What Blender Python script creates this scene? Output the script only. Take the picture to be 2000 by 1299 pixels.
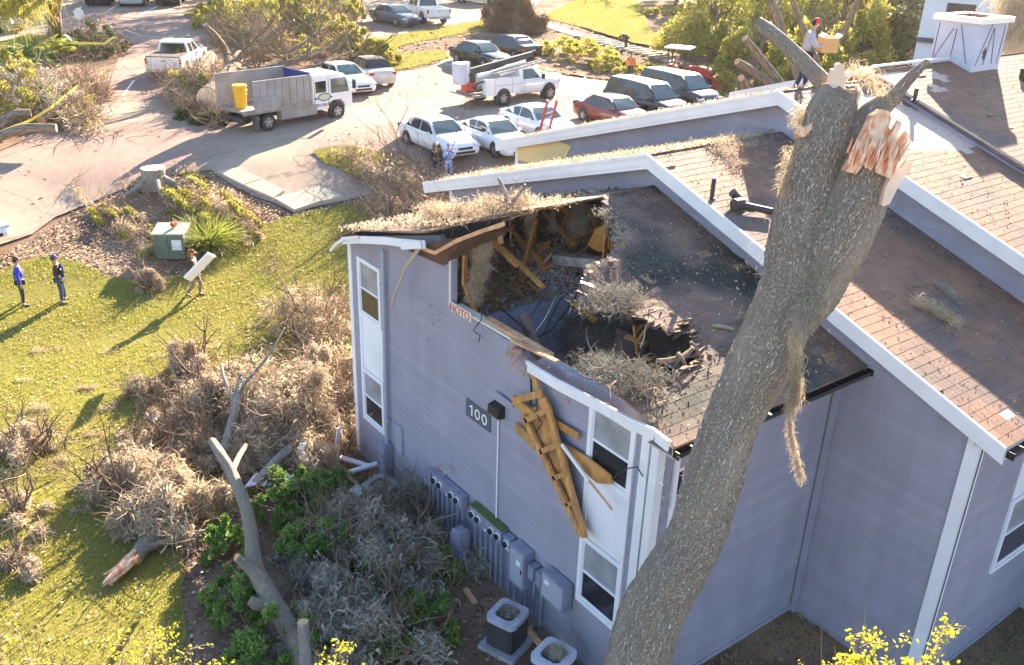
import bpy, bmesh, math, random
import numpy as np
from mathutils import Vector, Matrix, geometry
SC=bpy.context.scene; COL=SC.collection
for o in list(bpy.data.objects): bpy.data.objects.remove(o)
rnd=random.Random(7); NR=np.random.default_rng(11)
# ---------------------------------------------------------------- camera
CR=np.array([[0.803047,-0.595155,0.0300946],[-0.228482,-0.354148,-0.906849],[0.550374,0.721366,-0.420380]])
CP=np.array([0,0,13.3]); FPX=1790.
cd=bpy.data.cameras.new('camera'); cam=bpy.data.objects.new('camera',cd); COL.objects.link(cam)
cd.sensor_width=36; cd.lens=FPX/2000*36; cd.clip_start=.1; cd.clip_end=2000
m=Matrix.Identity(4)
for i in range(3):
    m[i][0]=CR[0][i]; m[i][1]=-CR[1][i]; m[i][2]=-CR[2][i]; m[i][3]=CP[i]
cam.matrix_world=m; SC.camera=cam
# ---------------------------------------------------------------- light
SUNEL=math.radians(24.7); SUNAZ=math.atan2(.66,1.0)
w=bpy.data.worlds.new('World'); SC.world=w; w.use_nodes=True; nt=w.node_tree
sky=nt.nodes.new('ShaderNodeTexSky'); sky.sky_type='NISHITA'; sky.sun_disc=False
sky.sun_elevation=SUNEL; sky.sun_rotation=math.pi/2-SUNAZ; sky.air_density=1.0; sky.dust_density=.4; sky.ozone_density=1.5
bg=nt.nodes['Background']; bg.inputs[1].default_value=.075; nt.links.new(sky.outputs[0],bg.inputs[0])
sd=bpy.data.lights.new('sun','SUN'); sd.energy=5.0; sd.angle=math.radians(.5); sd.color=(1,.84,.64)
sun=bpy.data.objects.new('sun',sd); COL.objects.link(sun)
sv=Vector((math.cos(SUNAZ)*math.cos(SUNEL),math.sin(SUNAZ)*math.cos(SUNEL),math.sin(SUNEL)))
sun.rotation_euler=sv.to_track_quat('Z','Y').to_euler(); sun.location=(30,25,40)
SC.view_settings.view_transform='Standard'; SC.view_settings.look='None'; SC.view_settings.gamma=1
SC.view_settings.exposure=2.72
SC.cycles.max_bounces=6
# ---------------------------------------------------------------- picking world points
def ray(x,y): return CR.T@np.array([x-1000,y-649.5,FPX])
def G(x,y,z=0.):
    r=ray(x,y); return CP+r*(z-CP[2])/r[2]
def onX(x,y,X): r=ray(x,y); return CP+r*X/r[0]
def onY(x,y,Y): r=ray(x,y); return CP+r*Y/r[1]
def onP(x,y,p,n):
    r=ray(x,y); n=np.array(n,float); return CP+r*((np.array(p)-CP)@n)/(n@r)
def atD(x,y,d): return CP+ray(x,y)/FPX*d
KR=[0,26,30,35,45,53,60,70,84,119,150,400]; KK=[1,1,.995,.96,.87,.795,.76,.74,.72,.655,.62,.55]
KRT=[a*b for a,b in zip(KR,KK)]; KZ=[13.3*(1-k) for k in KK]
def tz(x,y):
    return np.interp(np.hypot(x,y),KRT,KZ)
def T(x,y,dz=0.):
    g=G(x,y)
    if ray(x,y)[2]>-1e-3 or np.hypot(g[0],g[1])>400:
        r=ray(x,y); r=r/np.hypot(r[0],r[1]); return np.array([r[0]*200,r[1]*200,6+dz])
    k=np.interp(np.hypot(g[0],g[1]),KR,KK); p=CP+k*(g-CP); p[2]+=dz; return p
# ---------------------------------------------------------------- materials
M={}
def nd(nt,t,**k):
    n=nt.nodes.new(t)
    for a,b in k.items():
        if isinstance(a,str) and hasattr(n,a): setattr(n,a,b)
    return n
def mat(name,c,rough=.8,c2=None,scale=3.,mix=(.4,.6),bump=0.,bscale=None,metal=0.,rand=0.,spec=None,coat=0.,trans=0.,detail=4.,c3=None,s3=.4,emit=None,stretch=None,ior=None):
    m=bpy.data.materials.new(name); m.use_nodes=True; nt=m.node_tree; b=nt.nodes['Principled BSDF']
    b.inputs['Base Color'].default_value=(*c,1); b.inputs['Roughness'].default_value=rough; b.inputs['Metallic'].default_value=metal
    if spec is not None: b.inputs['Specular IOR Level'].default_value=spec
    if coat: b.inputs['Coat Weight'].default_value=coat; b.inputs['Coat Roughness'].default_value=.05
    L=nt.links.new; col=None
    tc=nt.nodes.new('ShaderNodeTexCoord'); vec=tc.outputs['Object']
    geo=nt.nodes.new('ShaderNodeNewGeometry')
    if stretch:
        mp=nt.nodes.new('ShaderNodeMapping'); mp.inputs['Scale'].default_value=stretch; L(vec,mp.inputs[0]); vec=mp.outputs[0]
    def noise(s,d=detail):
        n=nt.nodes.new('ShaderNodeTexNoise'); n.inputs['Scale'].default_value=s; n.inputs['Detail'].default_value=d; L(vec,n.inputs['Vector']); return n.outputs[0]
    def ramp(src,a,bb):
        r=nt.nodes.new('ShaderNodeMapRange'); r.inputs[1].default_value=a; r.inputs[2].default_value=bb; L(src,r.inputs[0]); return r.outputs[0]
    def mixc(f,A,B):
        x=nt.nodes.new('ShaderNodeMix'); x.data_type='RGBA'; L(f,x.inputs[0])
        for i,v in ((6,A),(7,B)):
            if isinstance(v,tuple): x.inputs[i].default_value=(*v,1)
            else: L(v,x.inputs[i])
        return x.outputs[2]
    if c2 is not None: col=mixc(ramp(noise(scale),*mix),c,c2)
    if c3 is not None: col=mixc(ramp(noise(s3,2.),.45,.62),col if col is not None else c,c3)
    if rand:
        h=nt.nodes.new('ShaderNodeHueSaturation'); 
        r=nt.nodes.new('ShaderNodeMapRange'); r.inputs[3].default_value=1-rand; r.inputs[4].default_value=1+rand; L(geo.outputs['Random Per Island'],r.inputs[0]); L(r.outputs[0],h.inputs['Value'])
        if col is not None: L(col,h.inputs['Color'])
        else: h.inputs['Color'].default_value=(*c,1)
        col=h.outputs[0]
    if col is not None: L(col,b.inputs['Base Color'])
    if bump:
        bm=nt.nodes.new('ShaderNodeBump'); bm.inputs['Strength'].default_value=bump; bm.inputs['Distance'].default_value=.02
        L(noise(bscale or scale*4,6.),bm.inputs['Height']); L(bm.outputs[0],b.inputs['Normal'])
    if trans:  # thin leaves let light through
        tr=nt.nodes.new('ShaderNodeBsdfTranslucent'); mx=nt.nodes.new('ShaderNodeMixShader'); mx.inputs[0].default_value=trans
        if col is not None: L(col,tr.inputs[0])
        else: tr.inputs[0].default_value=(*c,1)
        L(b.outputs[0],mx.inputs[1]); L(tr.outputs[0],mx.inputs[2]); L(mx.outputs[0],nt.nodes['Material Output'].inputs[0])
    if emit: b.inputs['Emission Color'].default_value=(*emit,1); b.inputs['Emission Strength'].default_value=1
    M[name]=m; return m
def siding(name,c,c2,axis='Z',pitch=.2,vert=False):
    m=mat(name,c,.75,c2,1.2,(.35,.7)); nt=m.node_tree; b=nt.nodes['Principled BSDF']; L=nt.links.new
    tc=[n for n in nt.nodes if n.type=='TEX_COORD'][0]; s=nt.nodes.new('ShaderNodeSeparateXYZ'); L(tc.outputs['Object'],s.inputs[0])
    def mth(op,a,bv=None):
        n=nt.nodes.new('ShaderNodeMath'); n.operation=op
        if isinstance(a,(int,float)): n.inputs[0].default_value=a
        else: L(a,n.inputs[0])
        if bv is not None:
            if isinstance(bv,(int,float)): n.inputs[1].default_value=bv
            else: L(bv,n.inputs[1])
        return n.outputs[0]
    v=mth('DIVIDE',s.outputs[2],pitch); fr=mth('FRACT',v)
    # lapped board profile: thick at its lower edge
    bm=nt.nodes.new('ShaderNodeBump'); bm.inputs['Strength'].default_value=.6; bm.inputs['Distance'].default_value=.012
    h=mth('SUBTRACT',1.0,fr)
    n2=nt.nodes.new('ShaderNodeTexNoise'); n2.inputs['Scale'].default_value=14; n2.inputs['Detail'].default_value=5
    mp=nt.nodes.new('ShaderNodeMapping'); mp.inputs['Scale'].default_value=(1,1,14) ; L(tc.outputs['Object'],mp.inputs[0]); L(mp.outputs[0],n2.inputs['Vector'])
    hh=mth('ADD',h,mth('MULTIPLY',n2.outputs[0],.25)); L(hh,bm.inputs['Height']); L(bm.outputs[0],b.inputs['Normal'])
    # gap line and board to board tone
    edge=mth('LESS_THAN',fr,.075)
    fl=mth('FLOOR',v); wn=nt.nodes.new('ShaderNodeTexWhiteNoise'); wn.noise_dimensions='1D'; L(fl,wn.inputs['W'])
    tone=mth('MULTIPLY_ADD',wn.outputs[0],.09); nt.nodes[-1].inputs[2].default_value=.955
    su=mth('ADD',s.outputs[0],s.outputs[1]); jn=mth('LESS_THAN',mth('FRACT',mth('ADD',mth('DIVIDE',su,3.6),mth('MULTIPLY',wn.outputs[0],7.))),.0022)
    t2=mth('SUBTRACT',mth('SUBTRACT',tone,mth('MULTIPLY',edge,.16)),mth('MULTIPLY',jn,.3))
    # grime streaks running down the boards
    mp2=nt.nodes.new('ShaderNodeMapping'); mp2.inputs['Scale'].default_value=(3.,3.,.35); L(tc.outputs['Object'],mp2.inputs[0])
    n3=nt.nodes.new('ShaderNodeTexNoise'); n3.inputs['Scale'].default_value=1.; n3.inputs['Detail'].default_value=6; L(mp2.outputs[0],n3.inputs['Vector'])
    t3=mth('ADD',t2,mth('MULTIPLY',mth('SUBTRACT',n3.outputs[0],.5),.3))
    hs=nt.nodes.new('ShaderNodeHueSaturation'); src=b.inputs['Base Color'].links[0].from_socket; L(src,hs.inputs['Color']); L(t3,hs.inputs['Value']); L(hs.outputs[0],b.inputs['Base Color'])
    return m
siding('siding',(.29,.28,.345),(.255,.245,.305))
mat('white_trim',(.74,.74,.77),.6,(.69,.69,.72),2,bump=.08,detail=6)
mat('soffit',(.45,.42,.38),.8)
mat('white_panel',(.74,.75,.8),.6,(.68,.69,.73),1.5)
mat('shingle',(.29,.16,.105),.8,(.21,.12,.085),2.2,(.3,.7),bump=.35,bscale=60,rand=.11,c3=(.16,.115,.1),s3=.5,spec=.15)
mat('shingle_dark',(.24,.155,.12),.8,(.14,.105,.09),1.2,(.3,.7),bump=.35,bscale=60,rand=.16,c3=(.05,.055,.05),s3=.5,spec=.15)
mat('underlay',(.56,.42,.35),.95,(.3,.22,.19),9,(.58,.75),bump=.2,bscale=30,spec=.05)
mat('plywood',(.3,.19,.11),.85,(.2,.13,.08),3,bump=.2,stretch=(1,6,1))
mat('lumber',(.5,.24,.07),.75,(.36,.16,.045),4,bump=.2,stretch=(3,3,3))
mat('fresh_wood',(.62,.36,.19),.75,(.45,.24,.12),5,bump=.3)
mat('gutter',(.02,.017,.016),.35)
mat('glass_dark',(.02,.022,.03),.12,spec=.8)
mat('glass_pale',(.3,.31,.33),.35,(.22,.23,.25),2)
mat('blind',(.42,.42,.44),.5)
mat('meter_paint',(.24,.25,.33),.6,(.2,.2,.27),3)
mat('pvc',(.32,.34,.4),.5)
mat('black',(.015,.015,.017),.5)
mat('dark_vent',(.03,.028,.03),.55)
mat('white',(.8,.8,.8),.5)
mat('inner_wall',(.48,.52,.66),.8,(.38,.42,.55),1.5)
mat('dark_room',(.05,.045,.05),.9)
mat('drywall',(.5,.48,.47),.9,(.36,.32,.32),6)
mat('brown_panel',(.14,.075,.05),.8,(.1,.05,.04),3)
mat('beige',(.72,.55,.26),.7)
mat('sign_blue',(.085,.095,.13),.5)
mat('stucco_base',(.29,.28,.345),.85,(.22,.22,.25),2)
mat('moss_green',(.1,.13,.035),.95,(.07,.1,.03),9,bump=.6)
# ---------------------------------------------------------------- objects
def tag(o,label=None,cat=None,group=None,kind=None):
    if label: o['label']=label
    if cat: o['category']=cat
    if group: o['group']=group
    if kind: o['kind']=kind
    return o
def thing(name,label,cat,loc=(0,0,0),rz=0,group=None):
    o=bpy.data.objects.new(name,None); o.empty_display_size=.2; COL.objects.link(o); o.location=loc; o.rotation_euler=(0,0,rz)
    return tag(o,label,cat,group)
def link(name,me,mats,parent=None):
    if not isinstance(mats,(list,tuple)): mats=[mats]
    for x in mats: me.materials.append(M[x] if isinstance(x,str) else x)
    o=bpy.data.objects.new(name,me); COL.objects.link(o)
    if parent is not None: o.parent=parent
    return o
class MB:
    def __init__(s): s.v=[]; s.f=[]; s.m=[]
    def add(s,vs,fs,mi=0):
        b=len(s.v); s.v+= [tuple(map(float,v)) for v in vs]
        for f in fs: s.f.append(tuple(b+i for i in f)); s.m.append(mi)
    def box(s,c,d,rz=0,mi=0,rot=None):
        x,y,z=[k/2 for k in d]; R=rot if rot is not None else Matrix.Rotation(rz,3,'Z')
        vs=[Vector(c)+R@Vector((sx*x,sy*y,sz*z)) for sz in(-1,1) for sx,sy in((-1,-1),(1,-1),(1,1),(-1,1))]
        s.add(vs,[(3,2,1,0),(4,5,6,7),(0,1,5,4),(1,2,6,5),(2,3,7,6),(3,0,4,7)],mi); return s
    def bx(s,x0,x1,y0,y1,z0,z1,mi=0): return s.box(((x0+x1)/2,(y0+y1)/2,(z0+z1)/2),(abs(x1-x0),abs(y1-y0),abs(z1-z0)),0,mi)
    def beam(s,a,b,w=.05,h=.1,up=(0,0,1),mi=0):
        a=Vector(a); b=Vector(b); d=(b-a); L=d.length
        if L<1e-6: return s
        d/=L; u=Vector(up); sd=d.cross(u)
        if sd.length<1e-3: sd=d.cross(Vector((1,0,0)))
        sd.normalize(); u=sd.cross(d)
        vs=[p+sd*sx*w/2+u*sz*h/2 for p in(a,b) for sx,sz in((-1,-1),(1,-1),(1,1),(-1,1))]
        s.add(vs,[(0,1,2,3),(7,6,5,4),(0,4,5,1),(1,5,6,2),(2,6,7,3),(3,7,4,0)],mi); return s
    def tube(s,pts,rad,n=8,mi=0,cap=True,lump=0,rr=None):
        pts=[Vector(p) for p in pts]; k=len(pts)
        if isinstance(rad,(int,float)): rad=[rad]*k
        rings=[]; u=None
        for i,p in enumerate(pts):
            d=(pts[min(i+1,k-1)]-pts[max(i-1,0)])
            if d.length<1e-9: d=Vector((0,0,1))
            d.normalize()
            if u is None:
                u=d.orthogonal().normalized()
            else:
                u=(u-d*u.dot(d)); u=u.normalized() if u.length>1e-6 else d.orthogonal().normalized()
            v=d.cross(u)
            ring=[]
            for j in range(n):
                a=2*math.pi*j/n; r=rad[i]
                if lump: r*=1+lump*math.sin(3*a+i*.7+p.z*1.3)*.6+lump*(rr or rnd).uniform(-.5,.5)
                ring.append(p+(u*math.cos(a)+v*math.sin(a))*r)
            rings.append(ring)
        vs=[q for r in rings for q in r]; fs=[]
        for i in range(k-1):
            for j in range(n):
                j2=(j+1)%n; fs.append((i*n+j,i*n+j2,(i+1)*n+j2,(i+1)*n+j))
        if cap: fs.append(tuple(range(n-1,-1,-1))); fs.append(tuple((k-1)*n+j for j in range(n)))
        s.add(vs,fs,mi); return s
    def cyl(s,c,r,h,axis='Z',n=16,mi=0,r2=None):
        c=Vector(c); a={'X':Vector((1,0,0)),'Y':Vector((0,1,0)),'Z':Vector((0,0,1))}[axis]
        return s.tube([c-a*h/2,c+a*h/2],[r,r if r2 is None else r2],n,mi)
    def prism(s,poly,a,b,axis='X',mi=0):
        # poly of 2-tuples in the plane across axis, swept from a to b
        n=len(poly)
        def P(t,q): return {'X':(t,q[0],q[1]),'Y':(q[0],t,q[1]),'Z':(q[0],q[1],t)}[axis]
        vs=[P(a,q) for q in poly]+[P(b,q) for q in poly]
        s.add(vs,[tuple(range(n)),tuple(range(2*n-1,n-1,-1))]+[(i,i+n,(i+1)%n+n,(i+1)%n) for i in range(n)],mi); return s
    def build(s,name,mats,parent=None,smooth=False,fix=True,bevel=0):
        me=bpy.data.meshes.new(name); me.from_pydata(s.v,[],s.f); 
        o=link(name,me,mats,parent)
        me.polygons.foreach_set('material_index',s.m)
        if fix:
            bm=bmesh.new(); bm.from_mesh(me); bmesh.ops.recalc_face_normals(bm,faces=bm.faces)
            if bevel: bmesh.ops.bevel(bm,geom=bm.edges[:],offset=bevel,segments=2,affect='EDGES',clamp_overlap=True)
            bm.to_mesh(me); bm.free()
        if smooth:
            me.polygons.foreach_set('use_smooth',[True]*len(me.polygons))
            try: me.set_sharp_from_angle(angle=math.radians(smooth if smooth>1 else 40))
            except Exception: pass
        return o
def qmesh(name,V,k,mats,parent=None,mi=None):
    """V: (n*k,3) array, each k verts is one face"""
    V=np.ascontiguousarray(V,dtype=np.float32).reshape(-1,3); n=len(V)//k
    me=bpy.data.meshes.new(name); me.vertices.add(n*k); me.vertices.foreach_set('co',V.ravel())
    me.loops.add(n*k); me.loops.foreach_set('vertex_index',np.arange(n*k,dtype=np.int32))
    me.polygons.add(n); me.polygons.foreach_set('loop_start',np.arange(0,n*k,k,dtype=np.int32)); me.polygons.foreach_set('loop_total',np.full(n,k,dtype=np.int32))
    if mi is not None: me.polygons.foreach_set('material_index',np.asarray(mi,dtype=np.int32))
    me.polygons.foreach_set('use_smooth',np.zeros(n,bool)); me.update(calc_edges=True); return link(name,me,mats,parent)
def inpoly(x,y,P):
    c=False; n=len(P)
    for i in range(n):
        x1,y1=P[i][0],P[i][1]; x2,y2=P[i-1][0],P[i-1][1]
        if (y1>y)!=(y2>y) and x<(x2-x1)*(y-y1)/(y2-y1)+x1: c=not c
    return c
def inpolyN(X,Y,P):
    c=np.zeros(len(X),bool); n=len(P)
    for i in range(n):
        x1,y1=P[i][0],P[i][1]; x2,y2=P[i-1][0],P[i-1][1]
        if y1==y2: continue
        c^=((y1>Y)!=(y2>Y))&(X<(x2-x1)*(Y-y1)/(y2-y1)+x1)
    return c
# ================================================================ the apartment building
bld=thing('apartment_building','two storey grey lapped siding apartment block in stepped gabled sections, near corner roof smashed open','building',(9.45,8.45,0))
BI=Matrix.Translation(Vector((-9.45,-8.45,0)))
def bpart(mb,name,mats,parent=None,**k):
    o=mb.build(name,mats,None,**k); o.parent=parent or bld
    if parent is None: o.matrix_parent_inverse=BI
    return o
def sub(o,par): o.parent=par; return o
X1,X2,X3,X4=9.45,14.15,18.25,21.5; YR=13.6; SR,SL=.34,.31
Z1,Z2,Z3,Z4=7.92,8.65,9.62,9.84
def zr(y,z): return z-(SR*(YR-y) if y<YR else SL*(y-YR))
# walls -----------------------------------------------------------
def wallX(name,X,poly,t=.14,mt='siding'):
    mb=MB(); mb.prism(poly,X,X+t,'X'); return bpart(mb,name,mt)
def wallY(name,Y,x0,x1,z0,z1,t=.14,mt='siding'):
    mb=MB(); mb.bx(x0,x1,Y,Y+t,z0,z1); return bpart(mb,name,mt)
wallX('gable_wall',X1,[(8.45,0),(8.45,5.93),(8.85,6.06),(11.4,5.98),(11.75,5.72),(12.3,5.86),(14.45,5.86),(14.46,6.9),(14.95,7.25),(18.95,6.05),(18.95,0)])
wallX('gable_wall',X2,[(5.66,0),(5.66,5.72),(13.6,8.42),(21.7,5.92),(21.7,0)])
wallX('gable_wall',X3,[(3.0,0),(3.0,5.75),(13.6,9.4),(24.0,6.15),(24.0,0)])
wallX('gable_wall',X4,[(9,7.5),(9,8.1),(13.6,9.68),(17,8.62),(17,8)])
wallY('side_wall',8.45,X1+.143,X2-.003,0,5.98)
wallY('side_wall',5.66,X2+.143,X3-.003,0,5.72)
wallY('side_wall',18.81,X1+.143,X2-.003,0,6.1)
wallY('side_wall',21.56,X2+.143,X3-.003,0,6.1)
wallY('side_wall',23.86,X3+.143,34,0,6.1)
mb=MB()
for pts in ([(X1-.02,19,0,X1-.0,8.42,.45)],):
    pass
mb.bx(X1-.03,X1-.002,8.42,18.98,-.2,.1); mb.bx(X1-.03,X2-.01,8.42,8.448,-.2,.1); mb.bx(X2-.03,X2-.002,5.63,8.419,-.2,.1); mb.bx(X2-.03,X3-.01,5.63,5.658,-.2,.1)
bpart(mb,'foundation','stucco_base')
# corner boards
mb=MB()
mb.bx(X1-.03,X1-.001,8.62,8.8,.1,5.75); mb.bx(X1-.045,X1-.001,8.40,8.56,.1,5.7); mb.bx(X1-.044,X1+.14,8.405,8.449,.1,5.7)
bpart(mb,'corner_board','white_trim')
mb=MB(); mb.bx(X2-.05,X2-.001,5.6,5.86,.0,5.78); mb.bx(X2-.05,X2+.05,5.6,5.628,.0,5.6); bpart(mb,'corner_board','white_trim')
mb=MB(); mb.bx(X1-.03,X1-.001,18.83,18.99,.1,5.98); bpart(mb,'corner_board','white_trim')
mb=MB(); mb.bx(X2-.03,X2-.001,21.6,21.73,.3,5.95); bpart(mb,'corner_board','white_trim')
mb=MB(); mb.bx(X3-.03,X3-.001,23.85,24.03,.3,6.1); bpart(mb,'corner_board','white_trim')
mb=MB(); mb.bx(X2-.1,X2-.032,8.3,8.419,-.2,5.7); bpart(mb,'corner_board','siding')
mb=MB(); pl=[onX(*q,X3-.02)[1:] for q in [(1011,275),(1058,262),(1116,286),(1108,302),(1085,330),(1011,312)]]; mb.prism([tuple(q) for q in pl],X3-.03,X3-.002,'X'); bpart(mb,'painted_panel','beige')
# shingles --------------------------------------------------------
EXP=.19; TAB=.33
def roof(name,x0,x1,zp,yend,side,mt='shingle',hole=None,miss=None,deckm='underlay',bend=None,seed=1,pm=.0008,deckcell=None,lift=0.):
    r=np.random.default_rng(seed); s=SR if side<0 else SL; run=abs(yend-YR); Ls=run*math.sqrt(1+s*s); cy=1/math.sqrt(1+s*s); n=int(Ls/EXP)+1
    V=[]
    def P(x,l,h):   # l: distance down the slope from the ridge
        y=YR+side*l*cy; z=zp-s*l*cy
        if bend: h=h+bend(x,y)
        return (x,y+(-side)*(-1)*h*0,z+h)
    rowx=[x0+ (r.uniform(-.01,.01)) for _ in range(n+1)]
    for k in range(n):
        l0=Ls-(k+1)*EXP; l1=Ls-k*EXP
        if l0<-.05: l0=-.05
        x=x0-(TAB*.5 if k%2 else 0)+r.uniform(-.04,.04)
        wob=0
        while x<x1:
            a=max(x,x0+r.uniform(-.012,.012)); b=min(x+TAB,x1); x+=TAB
            if b-a<.03: continue
            cx=(a+b)/2; cyy=YR+side*(l0+l1)/2*cy
            if hole and hole(cx,cyy,r): continue
            if miss and miss(cx,cyy,r): continue
            if r.random()<pm: continue
            g=.004; h1=.0105+r.uniform(-.001,.001); h0=.006
            e=l1+r.uniform(-.004,.006)
            if r.random()<.02 : h1+=r.uniform(.01,.04)
            A=P(a+g,l0,h0); B=P(b-g,l0,h0); Cc=P(b-g,e,h1); D=P(a+g,e,h1)
            C2=P(b-g,e,0.0); D2=P(a+g,e,0.0)
            V+= [A,B,Cc,D, D,Cc,C2,D2]
    o=qmesh(name,np.array(V),4,mt); me=o.data
    # weld the two quads of a tab so that a tab is one island
    bm=bmesh.new(); bm.from_mesh(me); bmesh.ops.remove_doubles(bm,verts=bm.verts,dist=.0005); bmesh.ops.recalc_face_normals(bm,faces=bm.faces)
    bm.to_mesh(me); bm.free(); o.parent=bld; o.matrix_parent_inverse=BI
    # deck
    mb=MB(); 
    if deckcell:
        nx=int((x1-x0)/deckcell); ny=int(Ls/deckcell)
        for i in range(nx):
            for j in range(ny):
                cx=x0+(i+.5)*deckcell; l=(j+.5)*deckcell; cyy=YR+side*l*cy
                if hole and hole(cx,cyy,r,.05): continue
                a,b=cx-deckcell/2,cx+deckcell/2; c,d=l-deckcell/2,l+deckcell/2
                vs=[P(a,c,0),P(b,c,0),P(b,d,0),P(a,d,0),P(a,c,-.03),P(b,c,-.03),P(b,d,-.03),P(a,d,-.03)]
                mb.add(vs,[(0,1,2,3),(7,6,5,4),(0,4,5,1),(1,5,6,2),(2,6,7,3),(3,7,4,0)])
        mb2=MB()
    else:
        vs=[P(x0,0,0),P(x1,0,0),P(x1,Ls,0),P(x0,Ls,0)]; vs+= [(a,b,c-.05) for a,b,c in vs]
        mb.add(vs,[(0,1,2,3),(7,6,5,4),(0,4,5,1),(1,5,6,2),(2,6,7,3),(3,7,4,0)])
    o2=mb.build(name.replace('shingles','deck'),deckm,None); o2.parent=o
    return o
H1=[roof_p for roof_p in []]
def rp(q,z=Z1): return tuple(onP(q[0],q[1],(0,YR,z),(0,-SR,1))[:2])
HOLE=[(8.0,13.9)]+[rp(q) for q in [(1180,377),(1197,425),(1212,455),(1207,500),(1155,517),(1137,547),(1175,580),(1232,594),(1253,622),(1280,634),(1310,650),(1340,622),(1362,668),(1368,700),(1318,732),(1245,755),(1154,717),(1085,692),(1050,688)]]+[(8.0,10.9)]
def hole1(x,y,r,g=0.):
    j=r.uniform(-.09,.09) if not g else 0
    return inpoly(x+j,y+j*.7,HOLE)
def bend1(x,y):
    # the slab beside the hole sags into the room
    d=math.hypot((x-9.6)/1.6,(y-9.6)/.9); b=-.0
    if y<9.9: b-=.22*max(0,1-d)
    d2=math.hypot((x-10.5)/1.2,(y-11.2)/.9); b-=.28*max(0,1-d2)
    return b
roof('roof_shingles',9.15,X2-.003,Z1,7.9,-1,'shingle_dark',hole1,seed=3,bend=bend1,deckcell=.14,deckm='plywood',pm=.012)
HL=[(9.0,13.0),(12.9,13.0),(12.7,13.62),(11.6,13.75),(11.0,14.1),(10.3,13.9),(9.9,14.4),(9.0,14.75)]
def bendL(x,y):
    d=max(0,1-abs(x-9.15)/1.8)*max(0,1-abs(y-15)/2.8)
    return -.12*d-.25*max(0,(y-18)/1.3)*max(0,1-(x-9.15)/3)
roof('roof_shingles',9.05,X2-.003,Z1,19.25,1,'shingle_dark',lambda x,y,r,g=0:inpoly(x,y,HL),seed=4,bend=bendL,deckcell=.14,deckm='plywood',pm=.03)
roof('roof_shingles',X2-.3,X3-.003,Z2,5.15,-1,'shingle',seed=5,pm=.0006)
roof('roof_shingles',X2-.3,X3-.003,Z2,22.7,1,'shingle',seed=6,pm=.02)
def miss3(x,y,r):
    a=((x-20.3)/1.5)**2+((y-11.9)/1.1)**2+.5*math.sin(x*3+y*2); b=((x-19.2)/1.3)**2+((y-12.8)/.75)**2
    c=((x-20.9)/.9)**2+((y-10.9)/.5)**2
    return a<1 or b<.8 or c<1
roof('roof_shingles',X3-.3,X4-.003,Z3,2.6,-1,'shingle',miss=miss3,seed=7)
roof('roof_shingles',X3-.3,X4-.003,Z3,24.7,1,'shingle',seed=8,pm=.02)
def miss4(x,y,r): return ((x-21.9)/.7)**2+((y-13.1)/.4)**2<1 or ((x-23.6)/.35)**2+((y-13.0)/.25)**2<1 or ((x-22.9)/.3)**2+((y-12.5)/.2)**2<1
roof('roof_shingles',X4-.02,36,Z4,3.0,-1,'shingle',miss=miss4,seed=9)
roof('roof_shingles',X4-.02,36,Z4,24,1,'shingle',seed=10)
# rake fascia, drip strip, soffit ---------------------------------
def rake(X,zp,yr,yl,name='rake_fascia',top=.03):
    mb=MB(); x=X-.3
    for ye in (yr,yl):
        a=(x-.02,YR,zp+top); b=(x-.02,ye,zr(ye,zp)+top)
        for dz,h,t,ox in ((-.035,.07,.05,-.02),(-.16,.18,.035,0),(-.295,.09,.02,.008)):
            s=1 if ye>YR else -1
            mb.prism([(YR,zp+top+dz-h/2),(YR,zp+top+dz+h/2),(ye,b[2]+dz+h/2),(ye,b[2]+dz-h/2)],x-t+ox,x+ox+.002*s,'X')
    o=bpart(mb,name,'white_trim')
    mb=MB()
    for ye in (yr,yl):
        b=zr(ye,zp)
        mb.prism([(YR,zp-.11),(YR,zp-.08),(ye,b-.08),(ye,b-.11)],x+.01,X+.1,'X')
    bpart(mb,'soffit','soffit'); return o
rake(X2,Z2,5.15,22.68); rake(X3,Z3,2.6,24.75)
# roof one: only what is left of the fascia
mb=MB()
pts=[onX(*q,9.12) for q in [(1031,716),(1090,752),(1160,788),(1230,826),(1280,850),(1307,872)]]
for a,b in zip(pts[:-1],pts[1:]): mb.beam(a,b,.035,.2)
for a,b in zip(pts[:-1],pts[1:]): mb.beam(a+np.array([-.03,0,.09]),b+np.array([-.03,0,.09]),.05,.06)
bpart(mb,'rake_fascia','white_trim')
mb=MB(); pl=[onX(*q,9.05) for q in [(668,470),(700,468),(752,470),(783,474),(830,478)]]
for a,b in zip(pl[:-1],pl[1:]): mb.beam(a,b,.035,.17)
mb.beam(onX(783,480,9.0),onX(822,478,9.0),.03,.16)
bpart(mb,'rake_fascia','white_trim')
mb=MB(); pl=[onX(*q,9.1) for q in [(822,484),(850,494),(893,470),(940,452),(985,437)]]
for a,b in zip(pl[:-1],pl[1:]): mb.beam(a,b,.03,.075)
bpart(mb,'rafter','fresh_wood')
mb=MB(); mb.add([onX(795,486,9.15),onX(866,516,9.42),onX(1010,440,10.3),onX(905,462,9.15)],[(0,1,2,3)]); mb.add([onX(795,489,9.15),onX(866,519,9.42),onX(1010,444,10.3),onX(905,465,9.15)],[(3,2,1,0)]); bpart(mb,'soffit_panel','brown_panel')
# ridge strip on the far roof, left rake of the far section
mb=MB(); mb.beam((X4-.02,YR+.02,Z4+.1),(25.1,YR+.02,Z4+.1),.03,.06); bpart(mb,'ridge_flashing','white_trim')
mb=MB(); mb.prism([(YR,Z4-.06),(YR,Z4+.13),(18,zr(18,Z4)+.13),(18,zr(18,Z4)-.06)],X4-.09,X4-.05,'X'); bpart(mb,'rake_fascia','white_trim')
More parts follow.
